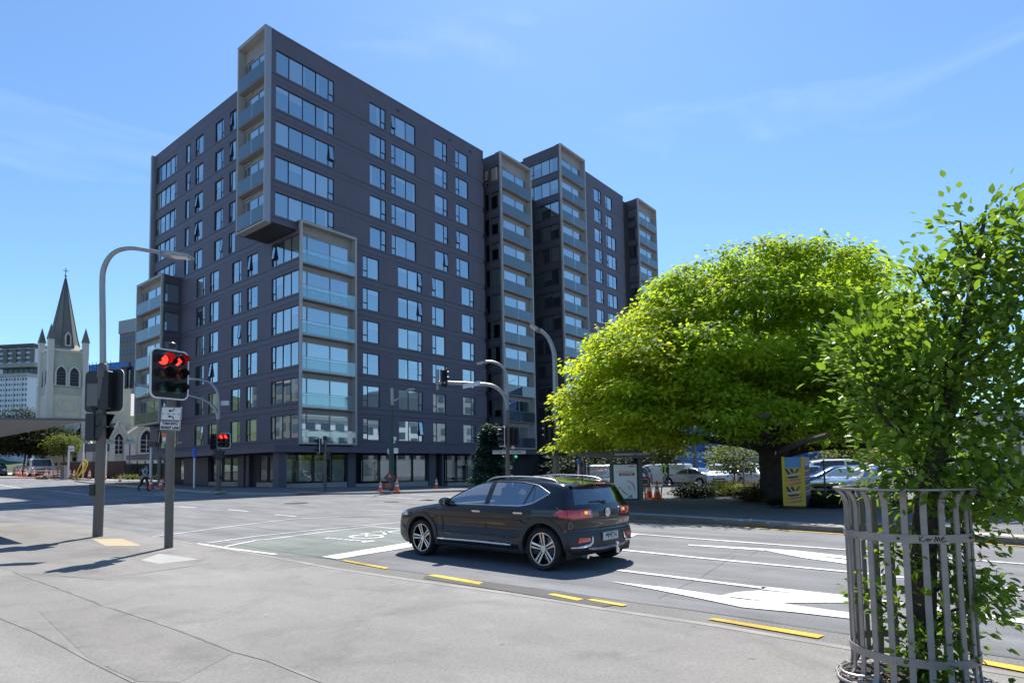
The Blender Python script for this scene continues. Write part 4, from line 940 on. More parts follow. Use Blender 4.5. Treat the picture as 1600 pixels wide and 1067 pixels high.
def luminaire(f, a, b, w=.26):
    """flat LED lamp head from pixel point a to b"""
    a = Vector(a); b = Vector(b); d = (b-a); L = d.length; d.normalize(); s = d.cross(Vector((0, 0, 1))).normalized(); u = s.cross(d); m = MB()
    prof = [(0, .05, .06), (.12, .09, .09), (.35, .5, .08), (.5, .5, .07), (1, .46, .035)]; rings = []
    for t, ww, hh in prof:
        c = a+d*L*t; rings.append([c+s*w*ww+u*hh*.5, c-s*w*ww+u*hh*.5, c-s*w*ww*.95-u*hh, c+s*w*ww*.95-u*hh])
    for r0, r1 in zip(rings, rings[1:]):
        for k in range(4): m.poly([r0[k], r0[(k+1) % 4], r1[(k+1) % 4], r1[k]])
    m.poly(rings[0]); m.poly(rings[-1]); o = m.build('lamp_head', 'galv', f.t)
    g = MB(); c0 = a+d*L*.42-u*.075; c1 = a+d*L*.95-u*.045; g.poly([c0+s*w*.4, c0-s*w*.4, c1-s*w*.38, c1+s*w*.38]); g.build('lamp_glass', 'sign_white', o, fix=False)
# -- near left pole with street lamp and back of signal
f = Frame('street_lamp', 'tall grey street lamp pole with a backwards traffic signal left of the lit signal', 'street lamp', 152.5, 838, PV)
MB().tube([(0, 0, 0), f.L(155.5, 760), f.L(158, 690), f.L(161, 571)], [7.2*f.k, 7.0*f.k, 6.8*f.k, 6.2*f.k], 16).build('pole', 'grey_pole', f.t, smooth=True)
MB().lathe([(7.6*f.k, -.3), (7.6*f.k, 0), (5*f.k, .05)], f.L(161, 571), 16).build('collar', 'grey_pole', f.t, smooth=True)
up = spline([f.L(161, 575), f.L(160.5, 500), f.L(160, 440), f.L(162.5, 419), f.L(171, 402), f.L(185, 391.5), f.L(205, 388), f.L(228, 391), f.L(252, 395)])
MB().tube(up, [4.6*f.k-(1.9*f.k)*i/len(up) for i in range(len(up))], 12).build('arm', 'galv', f.t, smooth=True); luminaire(f, f.L(246, 394), f.L(299, 401.5), .34)
sh = signal_head(f.t, f.L(158.5, 610, .12), math.radians(168), W=1.12, Hh=64*f.k*1.03, cols=2, rows=3)
b = MB(); c = f.L(149, 618, -.05); b.box(c.x-9*f.k, c.x+8*f.k, -.32, -.06, c.z-17*f.k, c.z+18*f.k); b.build('control_box', 'grey_metal' if 'grey_metal' in M else mat('grey_metal', (.13, .125, .12), .5).name, f.t)
b = MB(); b.tube(spline([f.L(150, 637, -.15), f.L(153, 644, -.15), f.L(156, 652, -.1)]), .03, 8); b.tube([f.L(152, 587, 0), f.L(172, 587, .1)], .025, 8); b.build('bracket', 'black_plastic', f.t)
ped_head(f.t, f.L(157, 667, -.02), math.radians(78), s=1.15)
b = MB(); c = f.L(150.5, 765); b.box(c.x-.09, c.x+.03, -.2, -.02, c.z-.14, c.z+.14); b.build('push_button', 'black_plastic', f.t)
# -- lit signal on its own pole
f = Frame('traffic_signal', 'lit red traffic signal on grey pole with turn into nearest lane sign', 'traffic light', 263.5, 855.5, PV)
MB().tube([(0, 0, 0), f.L(266, 700), f.L(268.5, 545)], [6.3*f.k, 6.2*f.k, 5.9*f.k], 16).build('pole', 'grey_pole', f.t, smooth=True)
MB().lathe([(5.6*f.k, 0), (5.8*f.k, .12), (3*f.k, .15)], f.L(268.5, 546), 14).build('pole_cap', 'black_plastic', f.t)
signal_head(f.t, f.L(271.5, 586.5, -.14), math.radians(60), W=64*f.k*.94, Hh=81*f.k*.95, cols=2, rows=3, lit={(0, 0), (0, 1)}, arrows={(0, 1)})
sg = MB(); sg.prism(rrect(37*f.k, 21.5*f.k, .03), XZ, 0, .008); s1 = sg.build('lane_sign', 'sign_white', f.t); s1.location = f.L(272.5, 647, -.12); s1.rotation_euler = (0, math.radians(4), math.radians(-12))
sg = MB(); sg.prism(rrect(37*f.k, 15*f.k, .03), XZ, 0, .008); s2 = sg.build('text_sign', 'sign_white', f.t); s2.location = f.L(270.5, 665.6, -.12); s2.rotation_euler = (0, math.radians(4), math.radians(-12))
def outline(parent, w, h, t=.012, m='sign_black'):
    o, i_ = rrect(w, h, .03), rrect(w-2*t, h-2*t, .02); b = MB()
    for k in range(len(o)): j = (k+1) % len(o); b.poly([(o[k][0], -.002, o[k][1]), (o[j][0], -.002, o[j][1]), (i_[j][0], -.002, i_[j][1]), (i_[k][0], -.002, i_[k][1])])
    return b.build('sign_border', m, parent, fix=False)
outline(s1, 36.6*f.k, 21*f.k); outline(s2, 36.6*f.k, 14.6*f.k)
b = MB()
for i in range(4): x = (-14.5+i*9.6)*f.k; b.box(x-2*f.k, x+2*f.k, -.004, -.002, -.9*f.k, -.0*f.k)
for sgn in (1, -1):
    pts = [((1+4.2*math.sin(math.pi/2*q/5))*f.k, sgn*(4.3+4.2*(1-math.cos(math.pi/2*q/5)))*f.k) for q in range(6)]; pts = [(-1.5*f.k, sgn*4.3*f.k)]+pts; w = .85*f.k
    for (xa, za), (xb, zb_) in zip(pts, pts[1:]):
        n_ = Vector((-(zb_-za), xb-xa)).normalized()*w; b.poly([(xa+n_.x, -.004, za+n_.y), (xb+n_.x, -.004, zb_+n_.y), (xb-n_.x, -.004, zb_-n_.y), (xa-n_.x, -.004, za-n_.y)])
    b.poly([(-5.5*f.k, -.005, sgn*4.3*f.k), (-1*f.k, -.005, sgn*4.3*f.k+2.4*f.k), (-1*f.k, -.005, sgn*4.3*f.k-2.4*f.k)])
b.build('lane_arrows', 'sign_black', s1, fix=False)
put_text('TURN INTO', 6.2*f.k, 'sign_black', s2, (0, -.004, 3.0*f.k), (1, 0, 0), (0, 0, 1), squeeze=.84, bold=.002)
put_text('NEAREST LANE', 6.2*f.k, 'sign_black', s2, (0, -.004, -3.3*f.k), (1, 0, 0), (0, 0, 1), squeeze=.76, bold=.002)
b = MB(); c = f.L(264, 691); b.box(c.x-15*f.k, c.x+15*f.k, -.02, .0, c.z-.012, c.z+.012); b.build('bracket', 'galv', f.t)
b = MB(); c = f.L(251, 679); b.box(c.x-.04, c.x+.04, -.02, 0, c.z-.04, c.z+.04); b.build('orange_tag', 'orange', f.t); b = MB(); c = f.L(253.5, 685.5); b.box(c.x-.06, c.x+.06, -.025, -.005, c.z-.04, c.z+.04); b.build('white_tag', 'sign_white', f.t)
# -- far pole with mast arm at the corner of the dark building
f = Frame('traffic_signal', 'far mast arm traffic signal with small red lights before the dark building corner', 'traffic light', 341.5, 766.5, .12)
MB().tube([(0, 0, 0), f.L(341.8, 690), f.L(342, 655)], [.15, .14, .13], 12).build('pole', 'grey_pole', f.t, smooth=True)
MB().tube(spline([f.L(342, 660), f.L(341.5, 630), f.L(339, 612), f.L(331, 600), f.L(318, 594.5), f.L(303, 592)]), .075, 10).build('lamp_arm', 'galv', f.t, smooth=True); luminaire(f, f.L(308, 592.5), f.L(290, 591), .4)
MB().tube(spline([f.L(342, 662), f.L(339, 645), f.L(330, 632), f.L(316, 624), f.L(295, 618), f.L(250, 608), f.L(206, 599)]), [.11]*12+[.08]*25, 10).build('mast_arm', 'galv', f.t, smooth=True)
MB().tube([f.L(203, 578), f.L(202, 607)], .07, 8).build('arm_end', 'galv', f.t)
signal_head(f.t, f.L(198.5, 589.5, .05), math.radians(165), W=27*f.k, Hh=35*f.k, cols=1, rows=3)
b = MB(); c = f.L(202.7, 572); b.lathe([(.07, -.1), (.07, .25)], c, 8); b.build('sensor', 'black_plastic', f.t)
signal_head(f.t, f.L(351, 688.5, -.1), math.radians(-4), W=21*f.k, Hh=23.5*f.k, cols=2, rows=3, lit={(0, 0), (0, 1)}, r=.12)
signal_head(f.t, f.L(334, 690, .1), math.radians(75), W=18*f.k, Hh=25*f.k, cols=1, rows=3, border=False)
ped_head(f.t, f.L(338, 708), math.radians(-80)); ped_head(f.t, f.L(345, 711), math.radians(100))
b = MB(); c = f.L(347.5, 629); b.box(c.x-.22, c.x+.22, -.1, .1, c.z-.15, c.z+.15); b.build('camera_box', 'sign_white', f.t); b = MB(); c = f.L(344.5, 745); b.lathe([(.01, -.12), (.1, -.1), (.1, .1), (.01, .12)], c, 8, 'x'); b.build('push_button', 'black_plastic', f.t)
# -- slim signal in front of the shopfront
f = Frame('traffic_signal', 'short black traffic signal pole in front of the corner shop windows', 'traffic light', 508, 766.5, .12)
MB().tube([(0, 0, 0), f.L(508, 681)], .11, 12).build('pole', 'grey_pole', f.t, smooth=True); MB().lathe([(.14, -.15), (.14, .1)], f.L(508, 684), 10).build('pole_cap', 'black_plastic', f.t)
signal_head(f.t, f.L(498, 696.5, -.1), math.radians(-62), W=21*f.k, Hh=25*f.k, cols=1, rows=3); ped_head(f.t, f.L(512, 712, .1), math.radians(100)); b = MB(); c = f.L(506.5, 746); b.box(c.x-.12, c.x+.04, -.1, .1, c.z-.2, c.z+.2); b.build('push_button', 'black_plastic', f.t)
# -- dark green lighting column
mat('dark_green', (0.012, 0.045, 0.040), .4)
f = Frame('street_lamp', 'dark green lighting column with small arm beside the temporary road signs', 'street lamp', 612, 767.5, .12)
MB().tube([(0, 0, 0), f.L(611.5, 700), f.L(612, 699), f.L(612.3, 640), f.L(612.8, 606)], [.17, .16, .12, .09, .07], 12).build('pole', 'dark_green', f.t, smooth=True)
MB().tube([f.L(613, 633), f.L(612.4, 606)], .10, 8).build('pole_sleeve', 'galv', f.t, smooth=True)
MB().tube(spline([f.L(613, 626), f.L(620, 624.5), f.L(627, 618), f.L(634, 611), f.L(638, 608)]), .045, 8).build('arm', 'galv', f.t, smooth=True); luminaire(f, f.L(636, 608.3), f.L(648, 607.2), .3)
b = MB()
for px_, py_, s in ((615, 685, .12), (609.5, 705, .16), (617, 704, .17), (614.5, 690.5, .06)): c = f.L(px_, py_, -.1); b.box(c.x-s, c.x+s, -.2, .05, c.z-s, c.z+s)
b.build('device_box', 'sign_white', f.t)
f2 = Frame('road_sign', 'black diamond temporary road work sign on a low stand between two cones', 'sign', 607.5, 768.5, .12)
b = MB(); c = f2.L(609, 746); r = 9.2*f2.k; b.prism([(0, r), (r, 0), (0, -r), (-r, 0)], lambda u, v, d: (c.x+u, d, c.z+v), -.1, -.08); dm = b.build('diamond_plate', 'sign_navy', f2.t)
b = MB(); b.bar((c.x, -.11, c.z-.25), (c.x, -.11, c.z+.12), .05, .01); b.poly([(c.x-.13, -.11, c.z+.02), (c.x+.13, -.11, c.z+.02), (c.x, -.11, c.z+.27)]); b.build('arrow', 'orange', dm, fix=False)
b = MB(); c = f2.L(607.5, 758.5); b.box(c.x-10*f2.k, c.x+9*f2.k, -.15, -.13, c.z-5*f2.k, c.z+5*f2.k); pl_ = b.build('text_plate', 'sign_navy', f2.t); b = MB()
for x in (-.18, 0.02): b.box(c.x+x, c.x+x+.04, -.16, -.15, c.z-.1, c.z+.12); b.box(c.x+x, c.x+x+.15, -.16, -.15, c.z+.1, c.z+.13); b.box(c.x+x+.11, c.x+x+.15, -.159, -.15, c.z-.1, c.z+.1)
b.build('mark', 'orange', pl_); b = MB(); b.bar((-.5, -.3, .03), (.5, .25, .03), .06); b.bar((-.5, .25, .03), (.5, -.3, .03), .06); b.tube([(0, -.05, 0), f2.L(609, 740)], .02, 6); b.build('stand', 'galv', f2.t)
# -- mast arm signal with street names
f = Frame('traffic_signal', 'grey mast arm signal pole carrying two street name blades behind the black car', 'traffic light', 0, 0, .12, p=atD(793.5, 763, 36.0))
MB().tube([(0, 0, 0), f.L(793.3, 700), f.L(793, 640)], [.14, .135, .13], 12).build('pole', 'grey_pole', f.t, smooth=True)
MB().tube(spline([f.L(793, 645), f.L(792.3, 600), f.L(790, 582), f.L(782, 570.5), f.L(770, 565.5), f.L(759, 565)]), .08, 10).build('lamp_arm', 'galv', f.t, smooth=True); luminaire(f, f.L(762, 565), f.L(744, 568), .4)
MB().tube(spline([f.L(793, 648), f.L(790, 625), f.L(781, 610), f.L(767, 602), f.L(745, 600), f.L(715, 598.5), f.L(685, 597.5)]), .11, 10).build('mast_arm', 'galv', f.t, smooth=True); MB().tube([f.L(684, 577), f.L(684, 609)], .085, 8).build('arm_end', 'galv', f.t, smooth=True)
signal_head(f.t, f.L(694, 590.5, .1), math.radians(118), W=24*f.k, Hh=29*f.k, cols=1, rows=3, border=False)
b = MB(); c0 = f.L(723.5, 604.5, -.15); c1 = f.L(750.5, 598.5, -.1); b.prism([(0, -.13), (1, -.13), (1, .13), (0, .13)], lambda u, v, d: (c0.x+(c1.x-c0.x)*u, c0.y+(c1.y-c0.y)*u+d, c0.z+(c1.z-c0.z)*u+v), 0, .03); b.build('arm_sign', 'sign_white', f.t)
signal_head(f.t, f.L(784, 682, -.1), math.radians(-68), W=24*f.k, Hh=31*f.k, cols=1, rows=3); signal_head(f.t, f.L(803, 682, .1), math.radians(150), W=20*f.k, Hh=30*f.k, cols=1, rows=3, border=False)
for txt, a, c in (('VICTORIA ST', (769.5, 703, 706), (791, 703, 709)), ('GHUZNEE ST', (796, 704, 0), (821.5, 704, 0))):
    p0 = f.L(a[0], 706.5, -.16); p1 = f.L(c[0], 706.5, -.16); hh = 3.1*f.k; b = MB(); b.box(p0.x, p1.x, p0.y, p0.y+.02, p0.z-hh, p0.z+hh); nm = b.build('street_name_sign', 'sign_white', f.t)
    b = MB(); t = .015
    for q in ((p0.x, p1.x, p0.z+hh-t, p0.z+hh), (p0.x, p1.x, p0.z-hh, p0.z-hh+t), (p0.x, p0.x+t, p0.z-hh+t, p0.z+hh-t), (p1.x-t, p1.x, p0.z-hh+t, p0.z+hh-t)): b.box(q[0], q[1], p0.y-.003, p0.y-.001, q[2], q[3])
    b.build('sign_border', 'sign_black', nm); put_text(txt, .17, 'sign_black', nm, ((p0.x+p1.x)/2, p0.y-.004, p0.z), (1, 0, 0), (0, 0, 1), squeeze=.72 if len(txt) > 10 else .84, bold=.004)
ped_head(f.t, f.L(803, 714, .1), math.radians(60)); b = MB(); c = f.L(806, 713.5, -.05); b.lathe([(.09, -.01), (.01, -.03)], c, 10, 'y'); b.build('green_lamp', mat('green_on', (.02, .2, .08), .3, emit=((.05, .9, .35), .35)).name, f.t); b = MB(); c = f.L(801.5, 698); b.box(c.x-.1, c.x+.1, -.1, .1, c.z-.12, c.z+.12); b.build('sensor', 'sign_white', f.t)
# -- lamp pole right of it
f = Frame('street_lamp', 'grey street lamp with curved arm and side signals left of the big tree', 'street lamp', 0, 0, .12, p=atD(869.5, 778, 29.0))
up = spline([Vector((0, 0, 0)), f.L(869, 700), f.L(868, 620), f.L(866.5, 562), f.L(863, 543), f.L(855, 526), f.L(843, 515)])
MB().tube(up, [.15-.07*i/len(up) for i in range(len(up))], 12).build('pole', 'galv', f.t, smooth=True); MB().tube([(0, 0, 0), f.L(868.6, 662)], .155, 12).build('pole_base', 'grey_pole', f.t, smooth=True); luminaire(f, f.L(846, 519), f.L(828, 507), .55)
signal_head(f.t, f.L(856, 672, -.05), math.radians(-118), W=.85, Hh=35*f.k, cols=1, rows=3, border=False); signal_head(f.t, f.L(872, 678, .2), math.radians(140), W=.7, Hh=28*f.k, cols=1, rows=3, border=False)
h = ped_head(f.t, f.L(862, 702, -.1), math.radians(-100)); h = ped_head(f.t, f.L(880, 702.5, .0), math.radians(35), on='red', s=1.0)
# -- bus shelter roof at the left edge
f = Frame('bus_shelter', 'bus shelter with flat grey tapering roof at the left edge of the photo', 'bus shelter', -120, 850, PV)
P = [atD(136, 657.5, 15.6), atD(0, 655.5, 15.0), atD(-160, 653, 14.4), atD(-160, 700, 23), atD(0, 683, 22.0), atD(60, 671.5, 19.3), atD(100, 663.5, 17.2)]
zt = 3.0; b = MB(); pl2 = []
for p in P: q = f.I @ p; pl2.append((q.x, q.y, q.z))
n = len(pl2); b.poly([(x, y, z) for x, y, z in pl2]); b.poly([(x, y, z+.06) for x, y, z in pl2])
for i in range(n): j = (i+1) % n; b.poly([pl2[i], pl2[j], (pl2[j][0], pl2[j][1], pl2[j][2]+.06), (pl2[i][0], pl2[i][1], pl2[i][2]+.06)])
b.build('roof', mat('shelter_roof', (.10, .10, .105), .5, metal=.3).name, f.t); b = MB()
for px_, D in ((-70, 16), (-75, 21), (-150, 16)): q = f.I @ atD(px_, 744, D); b.tube([(q.x, q.y, 0), (q.x, q.y, zt-.2)], .06, 8)
b.build('post', 'grey_pole', f.t); q = f.I @ atD(-110, 744, 21.5); MB().box(q.x-2.4, q.x+.8, q.y, q.y+.02, .2, 2.4).build('glass_wall', 'shop_glass', f.t); MB().box(q.x-2, q.x+.4, q.y-.7, q.y-.3, .42, .47).box(q.x-1.8, q.x-1.7, q.y-.6, q.y-.4, 0, .42).box(q.x+.1, q.x+.2, q.y-.6, q.y-.4, 0, .42).build('bench', 'bark', f.t)
# -- bus shelter with the poster across the road
f = Frame('bus_shelter', 'grey bus shelter with a white PLAYTIME poster panel across the road', 'bus shelter', 983, 786, .12, ang=math.radians(-14))
k = f.k
def fz(py): return f.L(983, py).z
def fx(px_): return f.L(px_, 745).x
b = MB(); b.box(fx(952), fx(958), -.08, .08, 0, fz(716)); b.box(fx(997), fx(1004.5), -.08, .08, 0, fz(716)); b.box(fx(958), fx(997), -.07, .07, 0, fz(780)); b.build('panel_frame', 'grey_pole', f.t)
b = MB(); b.box(fx(956), fx(998), -.10, .10, fz(781), fz(723)); pc = b.build('poster_case', 'black_plastic', f.t); ps = MB().box(fx(958.7), fx(995.3), -.112, -.104, fz(778.5), fz(725.5)).build('poster', 'sign_white', pc)
ps.data.materials.clear(); ps.data.materials.append(mat('poster_white', (.82, .84, .85), .25))
yy = -.116
put_text('READY STEADY FOR', 3.0*k, 'sign_red', pc, (fx(977.5), yy, fz(736.8)), (1, 0, 0), (0, 0, 1), squeeze=.88); b = MB(); b.box(fx(967.5), fx(992), yy-.002, yy, fz(743), fz(738.6)); b.build('red_strip', 'sign_red', pc)
put_text('PLAYTIME', 4.3*k, 'sign_white', pc, (fx(979.7), yy-.004, fz(740.8)), (1, 0, 0), (0, 0, 1), squeeze=.95, bold=.004)
put_text('play', 4.6*k, 'sign_red', pc, (fx(984), yy, fz(762)), (.62, 0, -.78), (.78, 0, .62))
def arcstrip(px0, py0, rx, rz, a0, a1, w, m, nm):
    b = MB(); n = 12
    for i in range(n):
        a, c = math.radians(a0+(a1-a0)*i/n), math.radians(a0+(a1-a0)*(i+1)/n); W0, W1 = w*math.sin(math.pi*(i+.01)/n), w*math.sin(math.pi*(i+1-.01)/n)
        P = lambda t, e: (fx(px0)+math.cos(t)*(rx+e)*k, yy, fz(py0)+math.sin(t)*(rz+e)*k)
        b.poly([P(a, W0), P(c, W1), P(c, -W1), P(a, -W0)])
    b.build(nm, m, pc, fix=False)
arcstrip(979, 765, 12, 14, 95, -20, .8, 'sign_red', 'red_ribbon'); arcstrip(985, 757, 15, 16, 190, 265, 1.0, mat('poster_orange', (.55, .2, .05), .4).name, 'orange_ribbon')
b = MB(); b.poly([(fx(965), yy, fz(760.5)), (fx(969), yy, fz(760.5)), (fx(967), yy, fz(764))]); b.build('red_triangle', 'sign_red', pc, fix=False); b = MB(); b.box(fx(964), fx(970), yy-.001, yy, fz(773), fz(770.8)); b.build('orange_mark', 'poster_orange', pc); b = MB(); b.poly([(fx(978), yy, fz(777.5)), (fx(987), yy, fz(771)), (fx(988), yy, fz(777.5))]); b.build('grey_mark', 'far_grey', pc, fix=False); b = MB(); b.box(fx(983), fx(993), yy-.001, yy, fz(729.2), fz(727.8)); b.build('red_mark', 'sign_red', pc)
rb_ = MB(); z = fz(712.5); rb_.prism([(fx(900), z+.05), (fx(958), z-.05), (fx(1020), z-.06), (fx(1022), z+.02), (fx(985), z+.24), (fx(905), z+.15)], lambda u, v, d: (u, d, v), -1.0, 1.3); rb_.build('roof', 'shelter_roof', f.t)
rb_ = MB(); rb_.box(fx(964), fx(1018), -1.1, -.9, z+.02, z+.10); rb_.build('gutter', 'trim_light', f.t)
b = MB(); b.tube([(fx(905), 1.1, 0), (fx(905), 1.1, z)], .06, 8); b.tube([(fx(905), -.2, 0), (fx(905), -.2, z)], .05, 8); b.build('post', 'grey_pole', f.t); MB().box(fx(905), fx(952), 1.15, 1.17, .25, z-.3).build('glass_wall', 'shop_glass', f.t); MB().box(fx(912), fx(948), .6, .95, .44, .49).box(fx(915), fx(917), .7, .9, 0, .44).box(fx(943), fx(945), .7, .9, 0, .44).build('bench', 'steel', f.t)
# -- advertising column by the trunk
mat('poster_yellow', (.62, .42, .02), .45); mat('poster_sky', (.12, .28, .55), .5); mat('poster_pink', (.45, .16, .14), .5); mat('poster_dark', (.03, .02, .05), .5); mat('poster_magenta', (.35, .03, .14), .5); mat('poster_grey', (.45, .44, .42), .5); mat('poster_lilac', (.40, .36, .42), .5)
f = Frame('advertising_column', 'square advertising column with yellow and black posters beside the tree trunk', 'poster column', 1241, 795, .12, ang=math.radians(-34)); k = f.k
def ax_(px_): return (px_-1241)*k
def az_(py): return f.L(1241, py).z
W2_ = ax_(1258); b = MB(); b.box(ax_(1229), W2_-.02, .02, .95, .0, az_(789)); b.build('foot', 'black_plastic', f.t); b = MB(); b.box(ax_(1227), W2_, 0, 1.05, az_(789), az_(714)); cl = b.build('casing', 'poster_dark', f.t)
b = MB()
for x in (ax_(1226), ax_(1254)): b.box(x, x+.09, -.05, -.003, az_(790), az_(713))
b.box(ax_(1230), ax_(1254), -.04, -.003, az_(790), az_(787)); b.build('yellow_frame', 'poster_yellow', f.t)
b = MB(); b.box(ax_(1230), ax_(1254), -.015, -.004, az_(731), az_(714)); b.build('poster_top', 'poster_sky', cl)
for h0 in (731, 759):
    b = MB(); b.box(ax_(1230), ax_(1254), -.015, -.004, az_(h0+28), az_(h0)); ps = b.build('poster', 'poster_yellow', cl)
    def q(pts, m, nm): b = MB(); b.poly([(ax_(x), -.018, az_(y)) for x, y in pts]); b.build(nm, m, ps, fix=False)
    q([(1230, h0+1), (1233, h0+1), (1239, h0+10), (1234, h0+10)], 'poster_dark', 'stripe'); q([(1237, h0+1), (1241, h0+1), (1244, h0+8), (1240, h0+8)], 'poster_dark', 'stripe'); q([(1248, h0+1), (1251, h0+1), (1247, h0+8), (1244.5, h0+8)], 'poster_dark', 'stripe')
    q([(1231, h0+10), (1252, h0+7.5), (1252.5, h0+10), (1231, h0+13)], 'poster_grey', 'lettering_band'); q([(1232, h0+14), (1250, h0+12), (1248, h0+15), (1236, h0+17)], 'poster_dark', 'figure'); q([(1231, h0+21), (1240, h0+17.5), (1253, h0+16), (1252, h0+19), (1240, h0+21)], 'poster_pink', 'figure'); q([(1231, h0+26), (1245, h0+22.5), (1253, h0+21), (1253, h0+24.5), (1240, h0+27)], 'poster_pink', 'figure')
b = MB(); b.box(W2_-.003, W2_+.012, .03, 1.0, az_(728), az_(714)); b.build('poster_side', 'poster_lilac', cl)
for h0 in (735, 758):
    for j, m in enumerate(('poster_grey', 'poster_magenta', 'poster_grey', 'poster_sky')): b = MB(); y = h0+j*4.6; b.poly([(W2_+.004, .05, az_(y)), (W2_+.004, .98, az_(y-1.5)), (W2_+.004, .98, az_(y+1)), (W2_+.004, .05, az_(y+2.2))]); b.build('print', m, cl, fix=False)
# -- small posts and signs
def post(name, label, px, py, pyt, r, m, base=.12, D=None, cat='post', topm=None, th=0.0, group=None):
    f = Frame(name, label, cat, px, py, base, group=group) if D is None else Frame(name, label, cat, 0, 0, base, p=atD(px, py, D), group=group)
    top = f.L(px, pyt); MB().tube([(0, 0, 0), (0, 0, top.z)], r, 10).build('shaft', m, f.t, smooth=True)
    if topm: MB().tube([(0, 0, top.z-th), (0, 0, top.z+.01)], r*1.9, 10).build('top_sign', topm, f.t)
    return f
post('parking_post', 'white post with small blue sign on the corner pavement', 303, 762, 700, .07, 'white_metal', topm='sign_blue', th=.75)
post('parking_post', 'white post with small blue sign left of the far bus shelter', 905, 775, 718, .05, 'white_metal', D=34, topm='sign_blue', th=.3)
post('marker_post', 'thin white post leaning by the planting bed behind the tree', 1163.5, 776, 722, .035, 'galv')
post('lamp_pole', 'tall dark pole standing in the car park left of the tree trunk', 1087, 757, 640, .12, 'grey_pole')
post('lamp_pole', 'thin white pole in front of the small tree in the car park', 1144, 752, 715, .06, 'white_metal')
post('sign_pole', 'leaning thin grey pole beside the cream car right of the poster column', 1290, 780, 718, .035, 'grey_pole')
f = Frame('road_sign', 'red bordered round 50 speed limit sign behind the bus shelter', 'sign', 1008, 783, .12); c = f.L(1008, 752.5); r = 8.3*f.k
b = MB(); b.lathe([(r, -.02), (r, 0)], c, 24, 'y'); d = b.build('plate', 'sign_red', f.t); b = MB(); b.lathe([(r*.72, -.026), (r*.72, -.021)], c, 24, 'y'); b.build('plate_face', 'sign_white', d); put_text('50', r*1.0, 'sign_black', d, (c.x, c.y-.03, c.z), (1, 0, 0), (0, 0, 1), bold=.012, squeeze=.85)
b = MB(); b.tube([(c.x, .03, 0), (c.x, .03, c.z+.1)], .03, 8); b.build('stand', 'galv', f.t)
f = Frame('bike_rail', 'low curved metal rail beside the planting bed near the cones', 'rail', 1042, 779, .12); MB().tube(spline([f.L(1033, 781), f.L(1033.5, 765), f.L(1037, 758.5), f.L(1052, 757.5), f.L(1064, 758), f.L(1066, 764), f.L(1066, 781)]), .03, 8).build('rail', 'galv', f.t, smooth=True)
f = Frame('tree_sign', 'small white oval sign fixed to the big tree trunk', 'sign', 0, 0, 0, p=atD(1210.5, 780, 23.2)); c = f.L(1210.5, 712); MB().lathe([(.01, 0), (.10, .01), (.10, .02), (.01, .03)], (0, 0, 0), 20, 'y').build('plate', 'sign_white', f.t, org=(0, 0, 0)).matrix_local = Matrix.Translation((c.x, -.35, c.z)) @ Matrix.Diagonal((1, 1, 2.2, 1))
b = MB()
for z, w in ((.1, .05), (.02, .06), (-.07, .05)): b.box(c.x-w, c.x+w, -.36, -.352, c.z+z-.02, c.z+z+.015)
b.build('print', 'sign_black', f.t)
# road work signs on the left
f = Frame('road_sign', 'back of a dark wide road sign on two white posts before the church', 'sign', 129, 747, .12); mat('sign_back', (.06, .065, .075), .5)
b = MB(); c0, c1 = f.L(125, 706), f.L(168, 692); b.prism(rrect(c1.x-c0.x, c1.z-c0.z, .15), lambda u, v, d: ((c0.x+c1.x)/2+u, d, (c0.z+c1.z)/2+v), .1, .16); b.build('board', 'sign_back', f.t)
for px_ in (128.5, 164): q = f.L(px_, 692.5); b = MB(); b.box(q.x-.09, q.x+.09, -.02, .08, -.6, q.z); b.build('post', 'white_metal', f.t)
f = Frame('bus_stop_sign', 'white bus stop sign on post beside the pohutukawa trees', 'sign', 106.5, 747, .12); c = f.L(109.5, 700.5); b = MB(); b.box(c.x-.34, c.x+.34, -.05, 0, c.z-.32, c.z+.32); b.build('plate', 'sign_white', f.t); b = MB(); b.box(c.x-.25, c.x+.25, -.06, -.051, c.z-.12, c.z-.02); b.build('print', 'sign_blue', f.t); b = MB(); b.box(-.09, .09, -.04, .04, -.4, c.z-.3); b.build('post', 'white_metal', f.t)
post('lamp_pole', 'white pole at the left end of the dark building pavement', 235.5, 757, 690, .14, 'white_metal'); f = Frame('shop_sign', 'dark projecting sign board at the left end of the dark building', 'sign', 0, 0, 3.0, p=atD(236, 700, 60)); b = MB(); c = f.L(236, 694); b.box(c.x-.42, c.x+.42, 0, .2, c.z-.25, c.z+.25); b.build('panel', 'frame_dark', f.t)
post('marker_post', 'grey square post among the cones at the corner kerb', 248.5, 762, 712, .13, 'grey_pole')
f = Frame('utility_box', 'grey utility cabinet between the bus stop and the cones', 'cabinet', 99, 748, .12); k = f.k; MB().box(-3*k, 3*k, -.2, .3, -.3, 21*k).build('casing', 'far_grey', f.t); MB().box(-2.6*k, 2.6*k, -.212, -.2, .1, 20*k).build('door', 'grey_metal', f.t)
f = Frame('utility_box', 'big dark grey wheeled bin standing against the church fence', 'bin', 188, 748, .12); k = f.k; MB().prism([(-7.5*k, 0), (7.5*k, 0), (8.5*k, 23*k), (-8.5*k, 23*k)], XZ, 0, 1.2).build('body', 'far_dark', f.t); MB().box(-8.8*k, 8.8*k, -.1, 1.3, 23*k, 25*k).build('lid', 'grey_metal', f.t)
mat('yellow_hose', (.75, .52, .02), .45)
